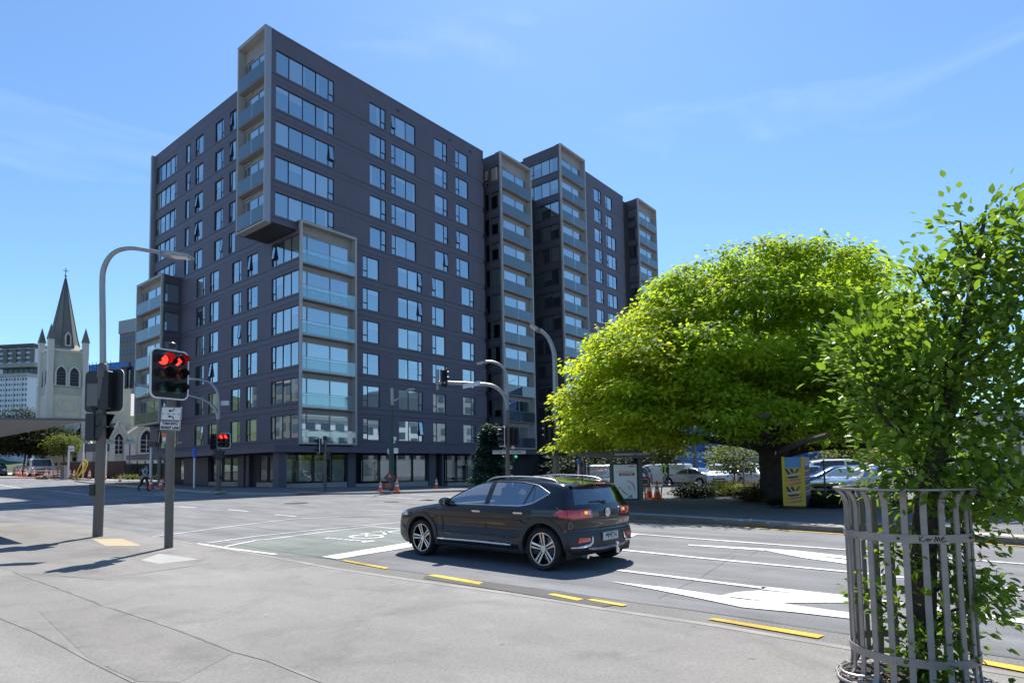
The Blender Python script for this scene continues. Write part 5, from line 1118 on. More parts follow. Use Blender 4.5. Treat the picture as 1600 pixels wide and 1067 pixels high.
f = Frame('hose', 'yellow plastic duct looping up beside the white ute', 'hose', 120, 748, .12); lp = spline([f.L(113, 748), f.L(119, 740), f.L(126, 726), f.L(131, 719), f.L(134, 720), f.L(132.5, 728), f.L(128, 737), f.L(122, 745)]); MB().tube(lp, .065, 8).build('duct', 'yellow_hose', f.t, smooth=True); lp = spline([f.L(115, 748, .4), f.L(121, 740, .4), f.L(127, 729, .4), f.L(131, 722, .4), f.L(133, 724, .4), f.L(129, 735, .4), f.L(124, 744, .4)]); MB().tube(lp, .065, 8).build('duct', 'yellow_hose', f.t, smooth=True)
# spoil heap of the trench and orange barriers
f = Frame('rubble_heap', 'low heap of dug earth and rubble beside the white ute', 'rubble', 84, 747.5, .1); mat('rubble', (.22, .17, .12), .95, noise=[(2, .4, 5)], bump=(5, .8, .1)); b = MB()
for i in range(70): x = random.uniform(-1.7, 1.7); s = random.uniform(.06, .2); b.obox((x, random.uniform(-.6, .8), .1+.35*max(0, 1-abs(x)/1.7)*random.random()), (s, s*.3, 0), (-s*.3, s*.8, s*.2), (0, -.1*s, s*.7))
b.build('rubble', 'rubble', f.t); f.t.children[0]['kind'] = 'stuff'
for nm, px_, py_, w in (('orange plastic barrier lying behind the grey utility cabinet', 112, 745, 9), ('orange plastic barrier lying flat right of the yellow duct', 127, 744, 7), ('orange barrier block lying between the two right-hand cones', 184, 746.5, 8)):
    f = Frame('road_barrier', nm, 'barrier', px_, py_, .12, group='orange barriers in the road works'); MB().prism(rrect(w*f.k, 4.5*f.k, .08), lambda u, v, d: (u, d, v+2.3*f.k), -.15, .15).build('block', 'orange', f.t)
# fence and brown wall in front of the church
f = Frame('boundary_wall', 'low dark brown wall in front of the church', 'wall', 78, 746, .12); k = f.k; q1 = f.L(180, 742, 2.0); MB().box(0, q1.x, 1.6, 2.0, -2, f.L(78, 722).z).build('wall', mat('brown_wall', (.055, .035, .032), .8, noise=[(1, .1, 4)]).name, f.t); MB().box(-.05, q1.x+.05, 1.55, 2.05, f.L(78, 722).z, f.L(78, 721).z).build('coping', 'far_brown', f.t)
f = Frame('fence', 'dark mesh fence with posts right of the wheeled bin', 'fence', 186, 748, .12); q1 = f.L(262, 745, 2.0); zt = f.L(186, 723).z; W = q1.x
MB().box(0, W, 2.0, 2.02, -.5, zt-.1).build('mesh_panel', mat('mesh_dark', (.03, .035, .03), .8).name, f.t)
for i in range(7): MB().box(W*i/6-.05, W*i/6+.05, 1.9, 2.0, -.6, zt+.25).build('post', 'black_plastic', f.t)
# ------------------------------------------------------------------ traffic cones
def cone_parts(h=.75):
    r0, r1 = h*.2, h*.045; z0 = .05; L = []
    def R(z): return r0+(r1-r0)*(z-z0)/(h-z0)
    b1 = MB().box(-h*.27, h*.27, -h*.27, h*.27, 0, z0).mesh('base', 'orange')
    b2 = MB().lathe([(R(z0), z0), (R(h), h), (R(h)*.8, h+.01)], (0, 0, 0), 12).mesh('body', 'orange', smooth=True)
    bd = [MB().lathe([(R(a)+.006, a), (R(c)+.006, c)], (0, 0, 0), 12, cap=False).mesh('band', 'refl_white', smooth=True) for a, c in ((h*.40, h*.58), (h*.70, h*.82))]
    return b1, b2, bd
CP = {}
def cone(px, py, label, base=.0, group='traffic cones around the road works', h=None, tall=None):
    f = Frame('traffic_cone', label, 'traffic cone', px, py, base, group=group); h = round((tall or 15)*f.k, 2)
    if h not in CP: CP[h] = cone_parts(h)
    b1, b2, bd = CP[h]; put('base', b1, f.t); put('body', b2, f.t)
    for m in bd: put('band', m, f.t)
    f.t.rotation_euler.z += random.uniform(-.5, .5)
    return f.t
CL = [(2, 743.5, 'cone at the very left edge of the photo before the dark car', 11), (6.5, 743.5, 'second cone from the left edge, before the dark car', 11.5), (22, 744.8, 'cone by the tray of the white ute', 12), (26, 745.5, 'cone by the front wheel of the white ute', 12.5), (39, 746.3, 'single cone before the grille of the white ute', 13), (60.5, 746, 'left cone of the close pair at the right headlight of the ute', 13), (65, 746.2, 'right cone of the close pair at the right headlight of the ute', 13.5), (71.5, 747.5, 'cone at the left end of the rubble heap', 12.5),
      (92.5, 746.5, 'cone at the right end of the rubble heap', 11.5), (100.5, 746.3, 'cone before the grey utility cabinet', 12.5), (109.5, 747.8, 'cone at the foot of the bus stop sign', 12.5)]
CL += [(31, 746.0, 'cone at the left headlight of the white ute', 12), (52, 746.4, 'cone before the right half of the ute grille', 12), (79, 747.6, 'cone before the middle of the rubble heap', 11), (86.5, 747.2, 'cone just left of the grey utility cabinet cones', 11), (105, 747.2, 'cone between the utility cabinet and the bus stop sign', 12), (115.5, 748.2, 'cone just right of the bus stop sign', 12)]
for px_, py_, lb_, hh in CL: cone(px_, py_, 'small orange road '+lb_, 0.0, tall=hh*1.25)
for px_, py_, lb_, hh in ((121.5, 748, 'orange cone with red base between bus stop and wide sign', 11), (139.5, 750, 'orange cone with red base right of the yellow duct', 16), (163.5, 751.5, 'orange cone half hidden behind the lamp pole', 15), (187.5, 754.5, 'lone orange cone standing out at the kerb corner', 12)): cone(px_, py_, lb_, 0.0, tall=hh)
for px_, py_, lb_, hh in ((173, 745.5, 'orange cone left of the wheeled bin on the pale pavement', 12.5), (184.5, 746, 'orange cone before the wheeled bin', 11), (191.8, 747, 'orange cone at the right corner of the wheeled bin', 11.5)): cone(px_, py_, lb_, .12, tall=hh)
for px_, py_, lb_, hh in ((219.5, 757, 'small orange cone behind the walking person', 11), (235.5, 763, 'orange cone just right of the walking person', 17), (251, 764.5, 'orange cone nearest the lit signal pole', 17), (255, 759, 'small cone behind the one nearest the lit signal pole', 13)): cone(px_, py_, lb_, 0.0, tall=hh)
for px_, py_, lb_, hh in ((594.5, 767.5, 'orange cone left of the diamond road sign', 16), (620, 768, 'orange cone right of the diamond road sign', 20), (682, 763, 'orange cone beside the dark doorway right of the shop windows', 16)): cone(px_, py_, lb_, .12, tall=hh, group='traffic cones outside the dark building')
for px_, py_, lb_, hh in ((1014.5, 778, 'left orange cone right of the bus shelter poster', 28), (1027, 779.5, 'right orange cone right of the bus shelter poster', 28)): cone(px_, py_, lb_, .12, tall=hh, group='traffic cones by the far bus shelter')
# ------------------------------------------------------------------ vehicles
mat('car_black', (0.003, 0.004, 0.008), 0.2, coat=1.0, spec=0.25); mat('cladding', (0.028, 0.029, 0.031), 0.5, bump=(300, .1, .002)); mat('tyre', (0.012, 0.012, 0.013), 0.8, bump=(60, .2, .004))
mat('chrome', (0.75, 0.76, 0.78), 0.12, metal=1.0); mat('rim_black', (0.012, 0.012, 0.013), 0.3, coat=.5); mat('rim_silver', (0.62, 0.62, 0.64), 0.25, metal=.9)
mat('tail_red', (0.50, 0.012, 0.018), 0.12, coat=1.0); mat('tail_amber', (0.75, 0.25, 0.02), 0.25, emit=((1.0, .35, .03), .5)); mat('lamp_clear', (0.5, 0.52, 0.55), 0.08, coat=1.0, metal=.4); mat('seat', (0.035, 0.035, 0.037), .8); mat('tail_bright', (.75, .05, .04), .15, coat=1)
glassmat('car_glass', (0.93, 0.95, 0.94), (.95, .98, 1), 0.26, rough=.004); glassmat('car_glass_dark', (0.30, 0.33, 0.33), (.9, .95, 1), 0.16, rough=.004); mat('far_car_glass', (0.02, 0.026, 0.032), .05, coat=1)
mat('silver_trim', (.50, .51, .52), .35, metal=.6)
def interp(pts):
    P = sorted(pts); a = np.array([p[0] for p in P]); b = np.array([p[1] for p in P])
    def f(x): return np.interp(x, a, b)
    return f
def smooth_interp(pts, w=.06):
    f = interp(pts); return lambda x: (f(x-w)+2*f(x)+f(x+w)+f(x-2*w)*.5+f(x+2*w)*.5)/5
class Body:
    """car shell: |y| < W, z < T(x), Xr(z) < x < Xf(z), rounded where the limits meet"""
    def __init__(s, T, Xr, Xf, belt, half, top_half, bottom=.2, k=.035, ax=(-1.5, 1.5), az=.62, crown=.05, taper_f=.12, taper_r=.10, ff=.30, rr=.16, crease=True):
        s.T = smooth_interp(T); s.Xr = smooth_interp(Xr, .03); s.Xf = smooth_interp(Xf, .03); s.belt = belt; s.h = half; s.th = top_half; s.b = bottom; s.k = k; s.ax = ax; s.az = az; s.crown = crown; s.tf = taper_f; s.tr = taper_r; s.ff = ff; s.rr = rr; s.zt = max(p[1] for p in T); s.crease = crease; s.xmax = max(p[1] for p in Xf); s.xmin = min(p[1] for p in Xr)
    def W(s, x, z):
        P = 1-s.tf*np.clip((x-s.xmax*.55)/(s.xmax*.45), 0, 1.2)**2-s.tr*np.clip((s.xmin*.55-x)/(-s.xmin*.45), 0, 1.2)**2
        v = np.where(z > s.belt, s.h-(s.h-s.th)*((z-s.belt)/(s.zt-s.belt)), s.h-.03*np.clip((s.belt-.06-z)/.1, 0, 1)*0)
        v = np.where(z < .42, v-.05*np.clip((.42-z)/.2, 0, 1), v)
        if s.crease: v = v-.022*np.exp(-((z-.62)/.10)**2)*np.clip((1.35-abs(x))/.4, 0, 1)+.012*np.exp(-((z-(s.belt-.1))/.04)**2)
        return v*P
    def f(s, x, y, z):
        T = s.T(x); sl = (s.T(x+.03)-s.T(x-.03))/.06; ay = np.abs(y)
        c = np.stack([ay-s.W(x, z), (z-T+s.crown*(y/s.h)**2)/np.sqrt(1+sl**2), x-s.Xf(z)+s.ff*(ay/s.h)**2.6, s.Xr(z)+s.rr*(ay/s.h)**2.4-x, s.b-z])
        return s.k*np.log(np.exp(np.clip(c/s.k, -60, 60)).sum(0))
    def grid(s, nu, nv, ne):
        u = np.concatenate([np.zeros(ne), np.linspace(0, 1, nu), np.ones(ne)]); th = np.concatenate([np.linspace(-np.pi/2+.004, 0, ne, endpoint=False), np.zeros(nu), np.linspace(np.pi/2-.004, 0, ne, endpoint=False)[::-1]])
        ph = np.linspace(0, 2*np.pi, nv, endpoint=False); cx = s.ax[0]+(s.ax[1]-s.ax[0])*u; A, Pp = np.meshgrid(th, ph, indexing='ij'); CX = np.repeat(cx[:, None], nv, 1)
        dx, dy, dz = np.sin(A), np.cos(A)*np.cos(Pp), np.cos(A)*np.sin(Pp); lo = np.zeros_like(A); hi = np.full_like(A, 3.5)
        for i in range(26):
            m = (lo+hi)/2; inside = s.f(CX+dx*m, dy*m, s.az+dz*m) < 0; lo = np.where(inside, m, lo); hi = np.where(inside, hi, m)
        return np.stack([CX+dx*lo, dy*lo, s.az+dz*lo], -1)
    def side(s, x, z, out=.0, sgn=1):      # point on the flank
        lo, hi = 0., 1.6
        for i in range(22):
            m = (lo+hi)/2
            if s.f(np.array(float(x)), np.array(m), np.array(float(z))) < 0: lo = m
            else: hi = m
        return (x, sgn*(lo+out), z)
    def rear(s, y, z, out=.0):
        lo, hi = 0., 3.2
        for i in range(24):
            m = (lo+hi)/2
            if s.f(np.array(-m), np.array(float(y)), np.array(float(z))) < 0: lo = m
            else: hi = m
        return (-(lo+out), y, z)
def in_poly(px_, pz_, poly):
    r = np.zeros(px_.shape, bool); n = len(poly)
    for i in range(n):
        (x0, z0), (x1, z1) = poly[i], poly[(i+1) % n]
        if z0 == z1: continue
        c = ((z0 > pz_) != (z1 > pz_)) & (px_ < (x1-x0)*(pz_-z0)/(z1-z0)+x0); r ^= c
    return r
def submesh(V, Fq, mask, name, mats, midx=None, off=None, smooth=True):
    F2 = Fq[mask]; ids, inv = np.unique(F2.ravel(), return_inverse=True); v = V[ids] if off is None else V[ids]+off[ids]
    return npmesh(name, v, inv.reshape(F2.shape), mats, smooth, None if midx is None else midx[mask])
def shell(B, nu, nv, ne):
    Gd = B.grid(nu, nv, ne); n, m, _ = Gd.shape; V = Gd.reshape(-1, 3); i, j = np.meshgrid(np.arange(n-1), np.arange(m), indexing='ij'); a = i*m+j; b = i*m+(j+1) % m
    Fq = np.stack([a, b, b+m, a+m], -1).reshape(-1, 4); c = V[Fq].mean(1); nr = np.cross(V[Fq[:, 1]]-V[Fq[:, 0]], V[Fq[:, 3]]-V[Fq[:, 0]]); nr /= np.linalg.norm(nr, axis=1)[:, None]+1e-9
    out = c-np.array([0, 0, B.az]); out[:, 0] = np.where(np.abs(c[:, 0]) < 1.5, 0, c[:, 0]); s = np.sign((nr*out).sum(1)); 
    if np.median(s) < 0: Fq = Fq[:, ::-1]; nr = -nr
    vn = np.zeros_like(V)
    for q in range(4): np.add.at(vn, Fq[:, q], nr)
    vn /= np.linalg.norm(vn, axis=1)[:, None]+1e-9
    return V, Fq, c, nr, vn
# -- the black car at the stop line (x forward, y to its left, z up)
rx = lambda x: x if x > -1.2 else -1.2+(x+1.2)*.71
zs = lambda z: z if z < 1.0 else 1.0+(z-1.0)*.87
LW = 2.43
T = [(2.6, .55), (2.44, .66), (2.36, .76), (2.2, .84), (1.8, .915), (1.35, .97), (1.02, 1.005), (.93, 1.03), (.55, 1.235), (.18, 1.405), (-.05, 1.455), (-.35, 1.485), (-.8, 1.492), (-1.3, 1.474), (-1.75, 1.43), (-2.05, 1.385), (-2.12, 1.355), (-3, 1.0)]
Xr = [(1.6, -1.9), (1.40, -2.06), (1.33, -2.10), (1.05, -2.27), (.98, -2.34), (.90, -2.385), (.75, -2.40), (.62, -2.36), (.56, -2.42), (.45, -2.45), (.32, -2.40), (.2, -2.2)]
Xf = [(1.6, 2.2), (.9, 2.28), (.75, 2.38), (.6, 2.43), (.4, 2.44), (.3, 2.40), (.2, 2.3)]
T = [(rx(p), zs(q)) for p, q in T]; Xr = [(p if p < 1.5 else p, q) for p, q in Xr]; Xr = [(zs(p), rx(q)) for p, q in Xr]; Xf = [(zs(p), q) for p, q in Xf]
CB = Body(T, Xr, Xf, .945, .97, .69)
V, Fq, cc, nr, vn = shell(CB, 330, 260, 90)
x, y, z = cc[:, 0], cc[:, 1], cc[:, 2]; ay = np.abs(y); AX = 1.455; RW = .335
arch = lambda r: np.minimum((x-AX)**2, (x+AX)**2)+(z-RW-.005)**2 < r*r
hole = arch(.405) & (ay > .55)
dl = [(rx(p), zs(q)) for p, q in [(.84, .99), (.60, 1.145), (.30, 1.305), (.06, 1.385), (-.35, 1.418), (-.9, 1.408), (-1.28, 1.352), (-1.66, 1.215), (-1.30, 1.045), (-1.08, .995), (-.85, .985)]]
sidewin = in_poly(x, z, dl) & (np.abs(nr[:, 1]) > .5)
pill = ((x > -.315) & (x < -.195)) | ((x > -1.155-.3*(z-1.2)) & (x < -1.115-.3*(z-1.2)))
glass_f = sidewin & ~pill & (x > -.25); glass_r = sidewin & ~pill & (x <= -.25) & (x > -1.135-.3*(z-1.2)); glass_q = sidewin & ~pill & (x <= -1.135-.3*(z-1.2))
wsh = (nr[:, 2] > .5) & (nr[:, 0] > .25) & (x > .17) & (x < .93) & (ay < .60+.20*(x-.17)/.76)
rw_ = (nr[:, 0] < -.35) & (z > 1.01) & (z < zs(1.335)) & (ay < .58+.42*(zs(1.33)-z)) & (x < rx(-1.9))
tl = (x < rx(-1.86)) & (ay > .40)
tw_ = np.clip((rx(-1.86)-x)/.26, 0, 1); zc = .872; tl &= (z > zc-.075*tw_-.0) & (z < zc+.062*np.clip((rx(-1.86)-x)/.12, .0, 1)) & (nr[:, 2] < .7)
hl_ = (x > 1.86) & (ay > .42) & (z > .705+.03*np.clip((2.3-x)/.4, 0, 1)) & (z < .80+.02*np.clip((2.3-x)/.4, 0, 1)) & (nr[:, 2] < .75)
clad = (z < .30) | (arch(.48) & (ay > .55)) | ((x < rx(-1.9)) & (z < .60-.5*np.clip(x-rx(-1.98), 0, 1))) | ((x > 1.9) & (z < .40))
rest = ~(hole | glass_f | glass_r | glass_q | wsh | rw_)
blackpill = sidewin & pill
car = thing('parked_car', 'glossy black crossover car waiting at the bike box, seen from its rear left', 'car'); CAR = car; car.name = 'car'
ra, fa = G(847.5, 893), G(661, 866.5); hd = math.atan2(fa.y-ra.y, fa.x-ra.x)
hd = math.radians(90)+(hd-math.radians(90))*.55
mid = (ra+fa)/2; car.location = (mid.x+.94*math.sin(hd), mid.y-.94*math.cos(hd), 0.0); car.rotation_euler = (0, 0, hd)
midx = np.zeros(len(Fq), int); midx[clad] = 1; midx[blackpill] = 2
body = put('body', submesh(V, Fq, rest & ~tl & ~hl_, 'body', ['car_black', 'cladding', 'black_plastic'], midx), car)
def both(mask, nm, m, lab=None, off=None):
    for sg in (1, -1): o = put(nm, submesh(V, Fq, mask & (np.sign(y) == sg), nm, m, None, off), car)
both(glass_f, 'front_window', 'car_glass'); both(glass_r, 'rear_window', 'car_glass'); both(glass_q, 'quarter_window', 'car_glass'); put('windscreen', submesh(V, Fq, wsh, 'windscreen', 'car_glass'), car); put('hatch_window', submesh(V, Fq, rw_, 'hatch_window', 'car_glass_dark'), car)
both(tl, 'tail_light', 'tail_red', off=vn*.008); both(hl_, 'headlight', 'lamp_clear', off=vn*.004)
def S(x, z, o=.004, sg=1): return CB.side(x, z, o, sg)
for sg in (1, -1):
    pr = [S(a, b, .002, sg) for a, b in dl]+[S(*dl[0], .002, sg)]
    belt = [S(a, .985+(.006 if a > .8 else 0), .006, sg) for a in np.linspace(.86, -.85, 20)]+[S(a, b, .006, sg) for a, b in ((-1.0, .987), (-1.12, 1.004), (rx(-1.3), zs(1.045)), (rx(-1.5), zs(1.135)), (rx(-1.67), zs(1.215)))]
    MB().tube(belt, .011, 6).build('belt_trim', 'chrome', car, smooth=True)
    MB().tube([S(a, b, .001, sg) for a, b in dl[:8]], .012, 6).build('window_seal', 'black_plastic', car, smooth=True)
    for pts in ([(.80, .97), (.86, .8), (.84, .5), (.78, .31)], [(-.255, zs(1.41)), (-.265, .97), (-.24, .7), (-.22, .31)], [(-1.21, zs(1.31)), (-1.26, 1.02), (-1.22, .82), (-1.06, .62), (-1.02, .5)], [(1.02, 1.0), (1.0, .9), (1.04, .78)], [(rx(-1.93), .98), (rx(-2.0), .95)]):
        MB().tube([S(a, b, -.001, sg) for a, b in pts], .006, 5).build('door_seam', 'black_plastic', car)
    for hx in (-.05, -1.0): c = Vector(S(hx, .875, .012, sg)); MB().obox(c, (.095, 0, 0), (0, .012, 0), (0, .003, .014)).build('door_handle', 'chrome' if sg > 0 else 'chrome', car)
    st = [S(a, .365-.01*abs(a), .012, sg) for a in np.linspace(.98, -.82, 14)]; MB().tube(st, [.012]+[.024]*12+[.008], 6).build('sill_trim', 'chrome', car, smooth=True)
    MB().tube([S(a, .47, .0, sg) for a in np.linspace(.85, -.9, 12)], [.01]+[.03]*10+[.01], 6).build('door_moulding', 'car_black', car, smooth=True)
    rl = spline([(.02, sg*.63, zs(1.455)-.03), (-.2, sg*.645, zs(1.50)), (-.7, sg*.645, zs(1.515)), (-1.2, sg*.64, zs(1.49)), (-1.45, sg*.63, zs(1.45)), (-1.56, sg*.62, zs(1.40)-.02)]); MB().tube(rl, .013, 8).build('roof_rail', 'silver_trim', car, smooth=True)
    m = Vector(S(.70, 1.02, .10, sg)); b = MB(); b.lathe([(.02, -.1), (.085, -.07), (.10, 0), (.085, .06), (.03, .09)], (0, 0, 0), 12, 'x'); mr = b.build('mirror', 'car_black', car, smooth=True); mr.location = m; mr.scale = (1, 1.25, .8)
    MB().box(-.075, -.07, -.08, .08, -.065, .065).build('mirror_glass', 'chrome', mr); MB().bar(S(.68, .99, -.02, sg), (m.x, m.y, m.z-.03), .04).build('mirror_arm', 'black_plastic', car)
    # arch lip over the wheel
    for ax0 in (AX, -AX):
        b = MB(); n = 26
        for k in range(n):
            a0, a1 = math.radians(-12+204*k/n), math.radians(-12+204*(k+1)/n); P = lambda a, r, o: S(ax0+r*math.cos(a), max(.225, RW+.005+r*math.sin(a)), o, sg)
            p = [P(a0, .395, .012), P(a1, .395, .012), P(a1, .478, .014), P(a0, .478, .014)]; b.poly(p); q = [(v[0], v[1]-sg*.10, v[2]) for v in p[:2]]; b.poly([p[0], p[1], q[1], q[0]]); o_ = [(v[0], v[1]-sg*.03, v[2]) for v in p[2:]]; b.poly([p[3], p[2], o_[0], o_[1]])
        b.build('wheel_arch', 'cladding', car, fix=False)
        b = MB(); n = 20
        for k in range(n):
            a0, a1 = -.35+(math.pi+.7)*k/n, -.35+(math.pi+.7)*(k+1)/n; P = lambda a, yy: (ax0+.44*math.cos(a), sg*yy, RW+.44*math.sin(a))
            b.poly([P(a0, .90), P(a1, .90), P(a1, .5), P(a0, .5)]); b.poly([P(a0, .5), P(a1, .5), (ax0, sg*.5, RW)])
        b.build('wheel_well', 'sign_black', car, fix=False)
    # rear bumper: fog lamp, chrome corner trim, reflector
    P = lambda yy, zz, o=.012: CB.rear(sg*yy, zz, o)
    MB().poly([P(.76, .44), P(.50, .45), P(.50, .505), P(.72, .515)]).build('fog_lamp', 'tail_bright', car, fix=False)
    b = MB(); b.tube([P(.86, .375), P(.66, .372), P(.52, .388), P(.465, .43), P(.445, .52)], [.012, .02, .022, .02, .006], 6); b.build('bumper_trim', 'chrome', car, smooth=True)
    # bright segments of the tail light
    for y0, y1, z0, z1, m in ((.50, .57, .865, .91, 'tail_amber'), (.44, .485, .855, .915, 'lamp_clear'), (.585, .66, .83, .90, 'tail_bright')):
        MB().poly([P(y0, z0, .012), P(y1, z0, .012), P(y1, z1, .012), P(y0, z1, .012)]).build('tail_segment', m, car, fix=False)
# wheels
def tyre_mesh(r=RW, w=.24): return MB().lathe([(r*.755, -w*.42), (r*.90, -w*.5), (r*.975, -w*.40), (r, -w*.25), (r, w*.25), (r*.975, w*.40), (r*.90, w*.5), (r*.755, w*.42)], (0, 0, 0), 40, 'y', cap=False).mesh('tyre', 'tyre', smooth=60)
def rim_mesh(r=RW*.765):
    b = MB(); b.cur = 0; b.lathe([(r, -.12), (r, .095), (r*.955, .085), (r*.93, -.02), (r*.3, -.03), (.01, -.03)], (0, 0, 0), 36, 'y', cap=False); b.cur = 1
    b.lathe([(r*1.005, .098), (r*.935, .098), (r*.92, .08)], (0, 0, 0), 36, 'y', cap=False); b.lathe([(.05, .06), (.048, .075), (.01, .078)], (0, 0, 0), 14, 'y')
    for k in range(5):
        a = 2*math.pi*k/5+math.pi/2
        for s in (-1, 1):
            c, sn = math.cos(a), math.sin(a); nx_, nz_ = -sn, c; P = lambda rr, o, yy: (c*rr+nx_*o, yy, sn*rr+nz_*o)
            i0, i1, o0, o1 = s*.010, s*.030, s*.016, s*.050
            q = [P(.04, i0, .066), P(.04, i1, .06), P(r*.95, o1, .088), P(r*.95, o0, .090)]; b.cur = 1; b.poly(q); b.cur = 0
            for u, v in ((0, 3), (1, 2)): b.poly([q[u], q[v], (q[v][0], .02, q[v][2]), (q[u][0], .02, q[u][2])])
    return b.mesh('rim', ['rim_black', 'rim_silver'], smooth=30, fix=False)
tm, rm = tyre_mesh(), rim_mesh()
for ax0 in (AX, -AX):
    for sg in (1, -1):
        w = put('wheel', tm, car, (ax0, sg*.845, RW), (0, 0, 0 if sg > 0 else math.pi)); r = put('rim', rm, w); r.rotation_euler = (0, .25 if ax0 > 0 else .1, 0)
        MB().lathe([(.17, -.02), (.17, .0)], (0, 0, 0), 20, 'y').build('brake_disc', 'galv', w)
# hatch details
P = lambda yy, zz, o=.008: Vector(CB.rear(yy, zz, o))
sp_ = MB(); pts = [(rx(-1.90), zs(1.425)), (rx(-2.20), zs(1.388)), (rx(-2.19), zs(1.36)), (rx(-2.02), zs(1.345))]; sp_.prism(pts, lambda u, v, d: (u+.10*(abs(d)/.6)**2, d, v-.035*(d/.6)**2), -.62, .62)
sp_ = MB(); n = 12
for k in range(n):
    d0, d1 = -.62+1.24*k/n, -.62+1.24*(k+1)/n; Q = lambda u, v, d: (u+.09*(abs(d)/.62)**2, d, v-.045*(d/.62)**2)
    for (u0, v0), (u1, v1) in zip(pts, pts[1:]+pts[:1]): sp_.poly([Q(u0, v0, d0), Q(u1, v1, d0), Q(u1, v1, d1), Q(u0, v0, d1)])
sp_.build('spoiler', 'car_black', car, fix=False); MB().poly([(rx(-2.205), -.17, zs(1.384)), (rx(-2.205), .17, zs(1.384)), (rx(-2.197), .17, zs(1.364)), (rx(-2.197), -.17, zs(1.364))]).build('brake_light', 'tail_bright', car, fix=False)
MB().tube([P(.02, 1.03, .015), P(.16, 1.05, .015), P(.36, 1.045, .012)], .010, 6).build('wiper', 'black_plastic', car); MB().lathe([(.035, -.02), (.03, .03)], P(.0, 1.02, .0), 10, 'x').build('wiper_hub', 'black_plastic', car)
cr_ = MB(); cr_.tube([P(a, .80+.02*abs(a), .004) for a in np.linspace(-.8, .8, 21)], .006, 5); cr_.build('hatch_crease', 'chrome', car, smooth=True) if False else None
hs_ = [P(a, .635, -.002) for a in np.linspace(-.86, .86, 21)]; MB().tube(hs_, .009, 5).build('hatch_seam', 'sign_black', car)
c = P(0, .865, .012); b = MB(); oc = [(math.cos(math.pi/8+k*math.pi/4), math.sin(math.pi/8+k*math.pi/4)) for k in range(8)]
for k in range(8):
    j = (k+1) % 8; b.poly([(c.x, oc[k][0]*.075, c.z+oc[k][1]*.075), (c.x, oc[j][0]*.075, c.z+oc[j][1]*.075), (c.x, oc[j][0]*.062, c.z+oc[j][1]*.062), (c.x, oc[k][0]*.062, c.z+oc[k][1]*.062)])
b.poly([(c.x+.004, oc[k][0]*.075, c.z+oc[k][1]*.075) for k in range(8)]); bg = b.build('badge', 'chrome', car, fix=False); put_text('MG', .075, 'chrome', bg, (c.x-.004, 0, c.z), (0, -1, 0), (0, 0, 1), squeeze=.85, bold=.003)
b = MB(); b.tube([P(-.36-.045*k, .905+(.03 if k % 2 else 0), .006) for k in range(4)], .006, 5); b.build('model_letters', 'chrome', car)
pp = P(0, .50, .02); b = MB(); b.obox((pp.x, 0, .50), (.006, 0, 0), (0, .215, 0), (0, 0, .066)); pl_ = b.build('number_plate', 'sign_white', car); put_text('MMF24', .122, 'sign_black', pl_, (pp.x-.009, 0, .50), (0, -1, 0), (0, 0, 1), squeeze=.88, bold=.0)
b = MB(); q = .205
for v in ((-.207, -.200, -.06, .06), (.200, .207, -.06, .06), (-.200, .200, .053, .06), (-.200, .200, -.06, -.053)): b.box(pp.x-.0085, pp.x-.007, v[0], v[1], .50+v[2], .50+v[3])
b.build('plate_border', 'sign_black', pl_); b = MB(); b.tube([P(a, .315+.02*(abs(a)/.5)**2, .012) for a in np.linspace(-.52, .52, 13)], [.01]+[.025]*11+[.01], 6); b.build('skid_plate', 'galv', car, smooth=True)
tb_ = MB(); tb_.bar((-2.0, 0, .30), (-2.22, 0, .30), .05); tb_.lathe([(.02, 0), (.018, .04), (.03, .06), (.03, .085), (.01, .10)], (-2.21, 0, .32), 12); tb_.lathe([(.035, -.05), (.035, .03)], (-2.21, 0, .29), 10); tb_.build('tow_ball', 'chrome', car)
MB().tube([(-1.98, .62, .235), (-2.09, .62, .23)], .028, 10).build('exhaust', 'chrome', car)
for k in range(3): a = -.1; 
MB().lathe([(.02, 0), (.012, .0), (.004, .12)], (rx(-1.72), 0, zs(1.40)), 8).build('aerial', 'black_plastic', car)
# front grille for completeness
b = MB()
for zz in (.46, .53, .60): b.tube([(CB.xmax-.01-.3*(abs(a)/1.0)**2.6, a, zz) for a in np.linspace(-.55, .55, 9)], .02, 6)
b.build('grille', 'black_plastic', car)
# cabin
it = MB(); it.box(-1.75, 1.6, -.9, .9, .24, .34); it.build('cabin_floor', 'seat', car); MB().box(.55, .95, -.86, .86, .6, .97).build('dashboard', 'seat', car)
def seat(x, y, w=.26):
    b = MB(); b.obox((x, y, .52), (.26, 0, .03), (0, w, 0), (-.01, 0, .10)); b.obox((x-.30, y, .82), (.07, 0, -.02), (0, w, 0), (-.10, 0, .30)); s = b.build('seat', 'seat', car); MB().obox((x-.41, y, 1.19), (.05, 0, 0), (0, .13, 0), (-.02, 0, .075)).build('headrest', 'seat', s)
seat(.12, .42); seat(.12, -.42); seat(-.95, .42, .34); seat(-.95, -.42, .34)
MB().lathe([(.17, -.012), (.19, 0), (.17, .012)], (0, 0, 0), 20, 'x', cap=False).build('steering_wheel', 'black_plastic', car, loc=(.50, -.42, .93))
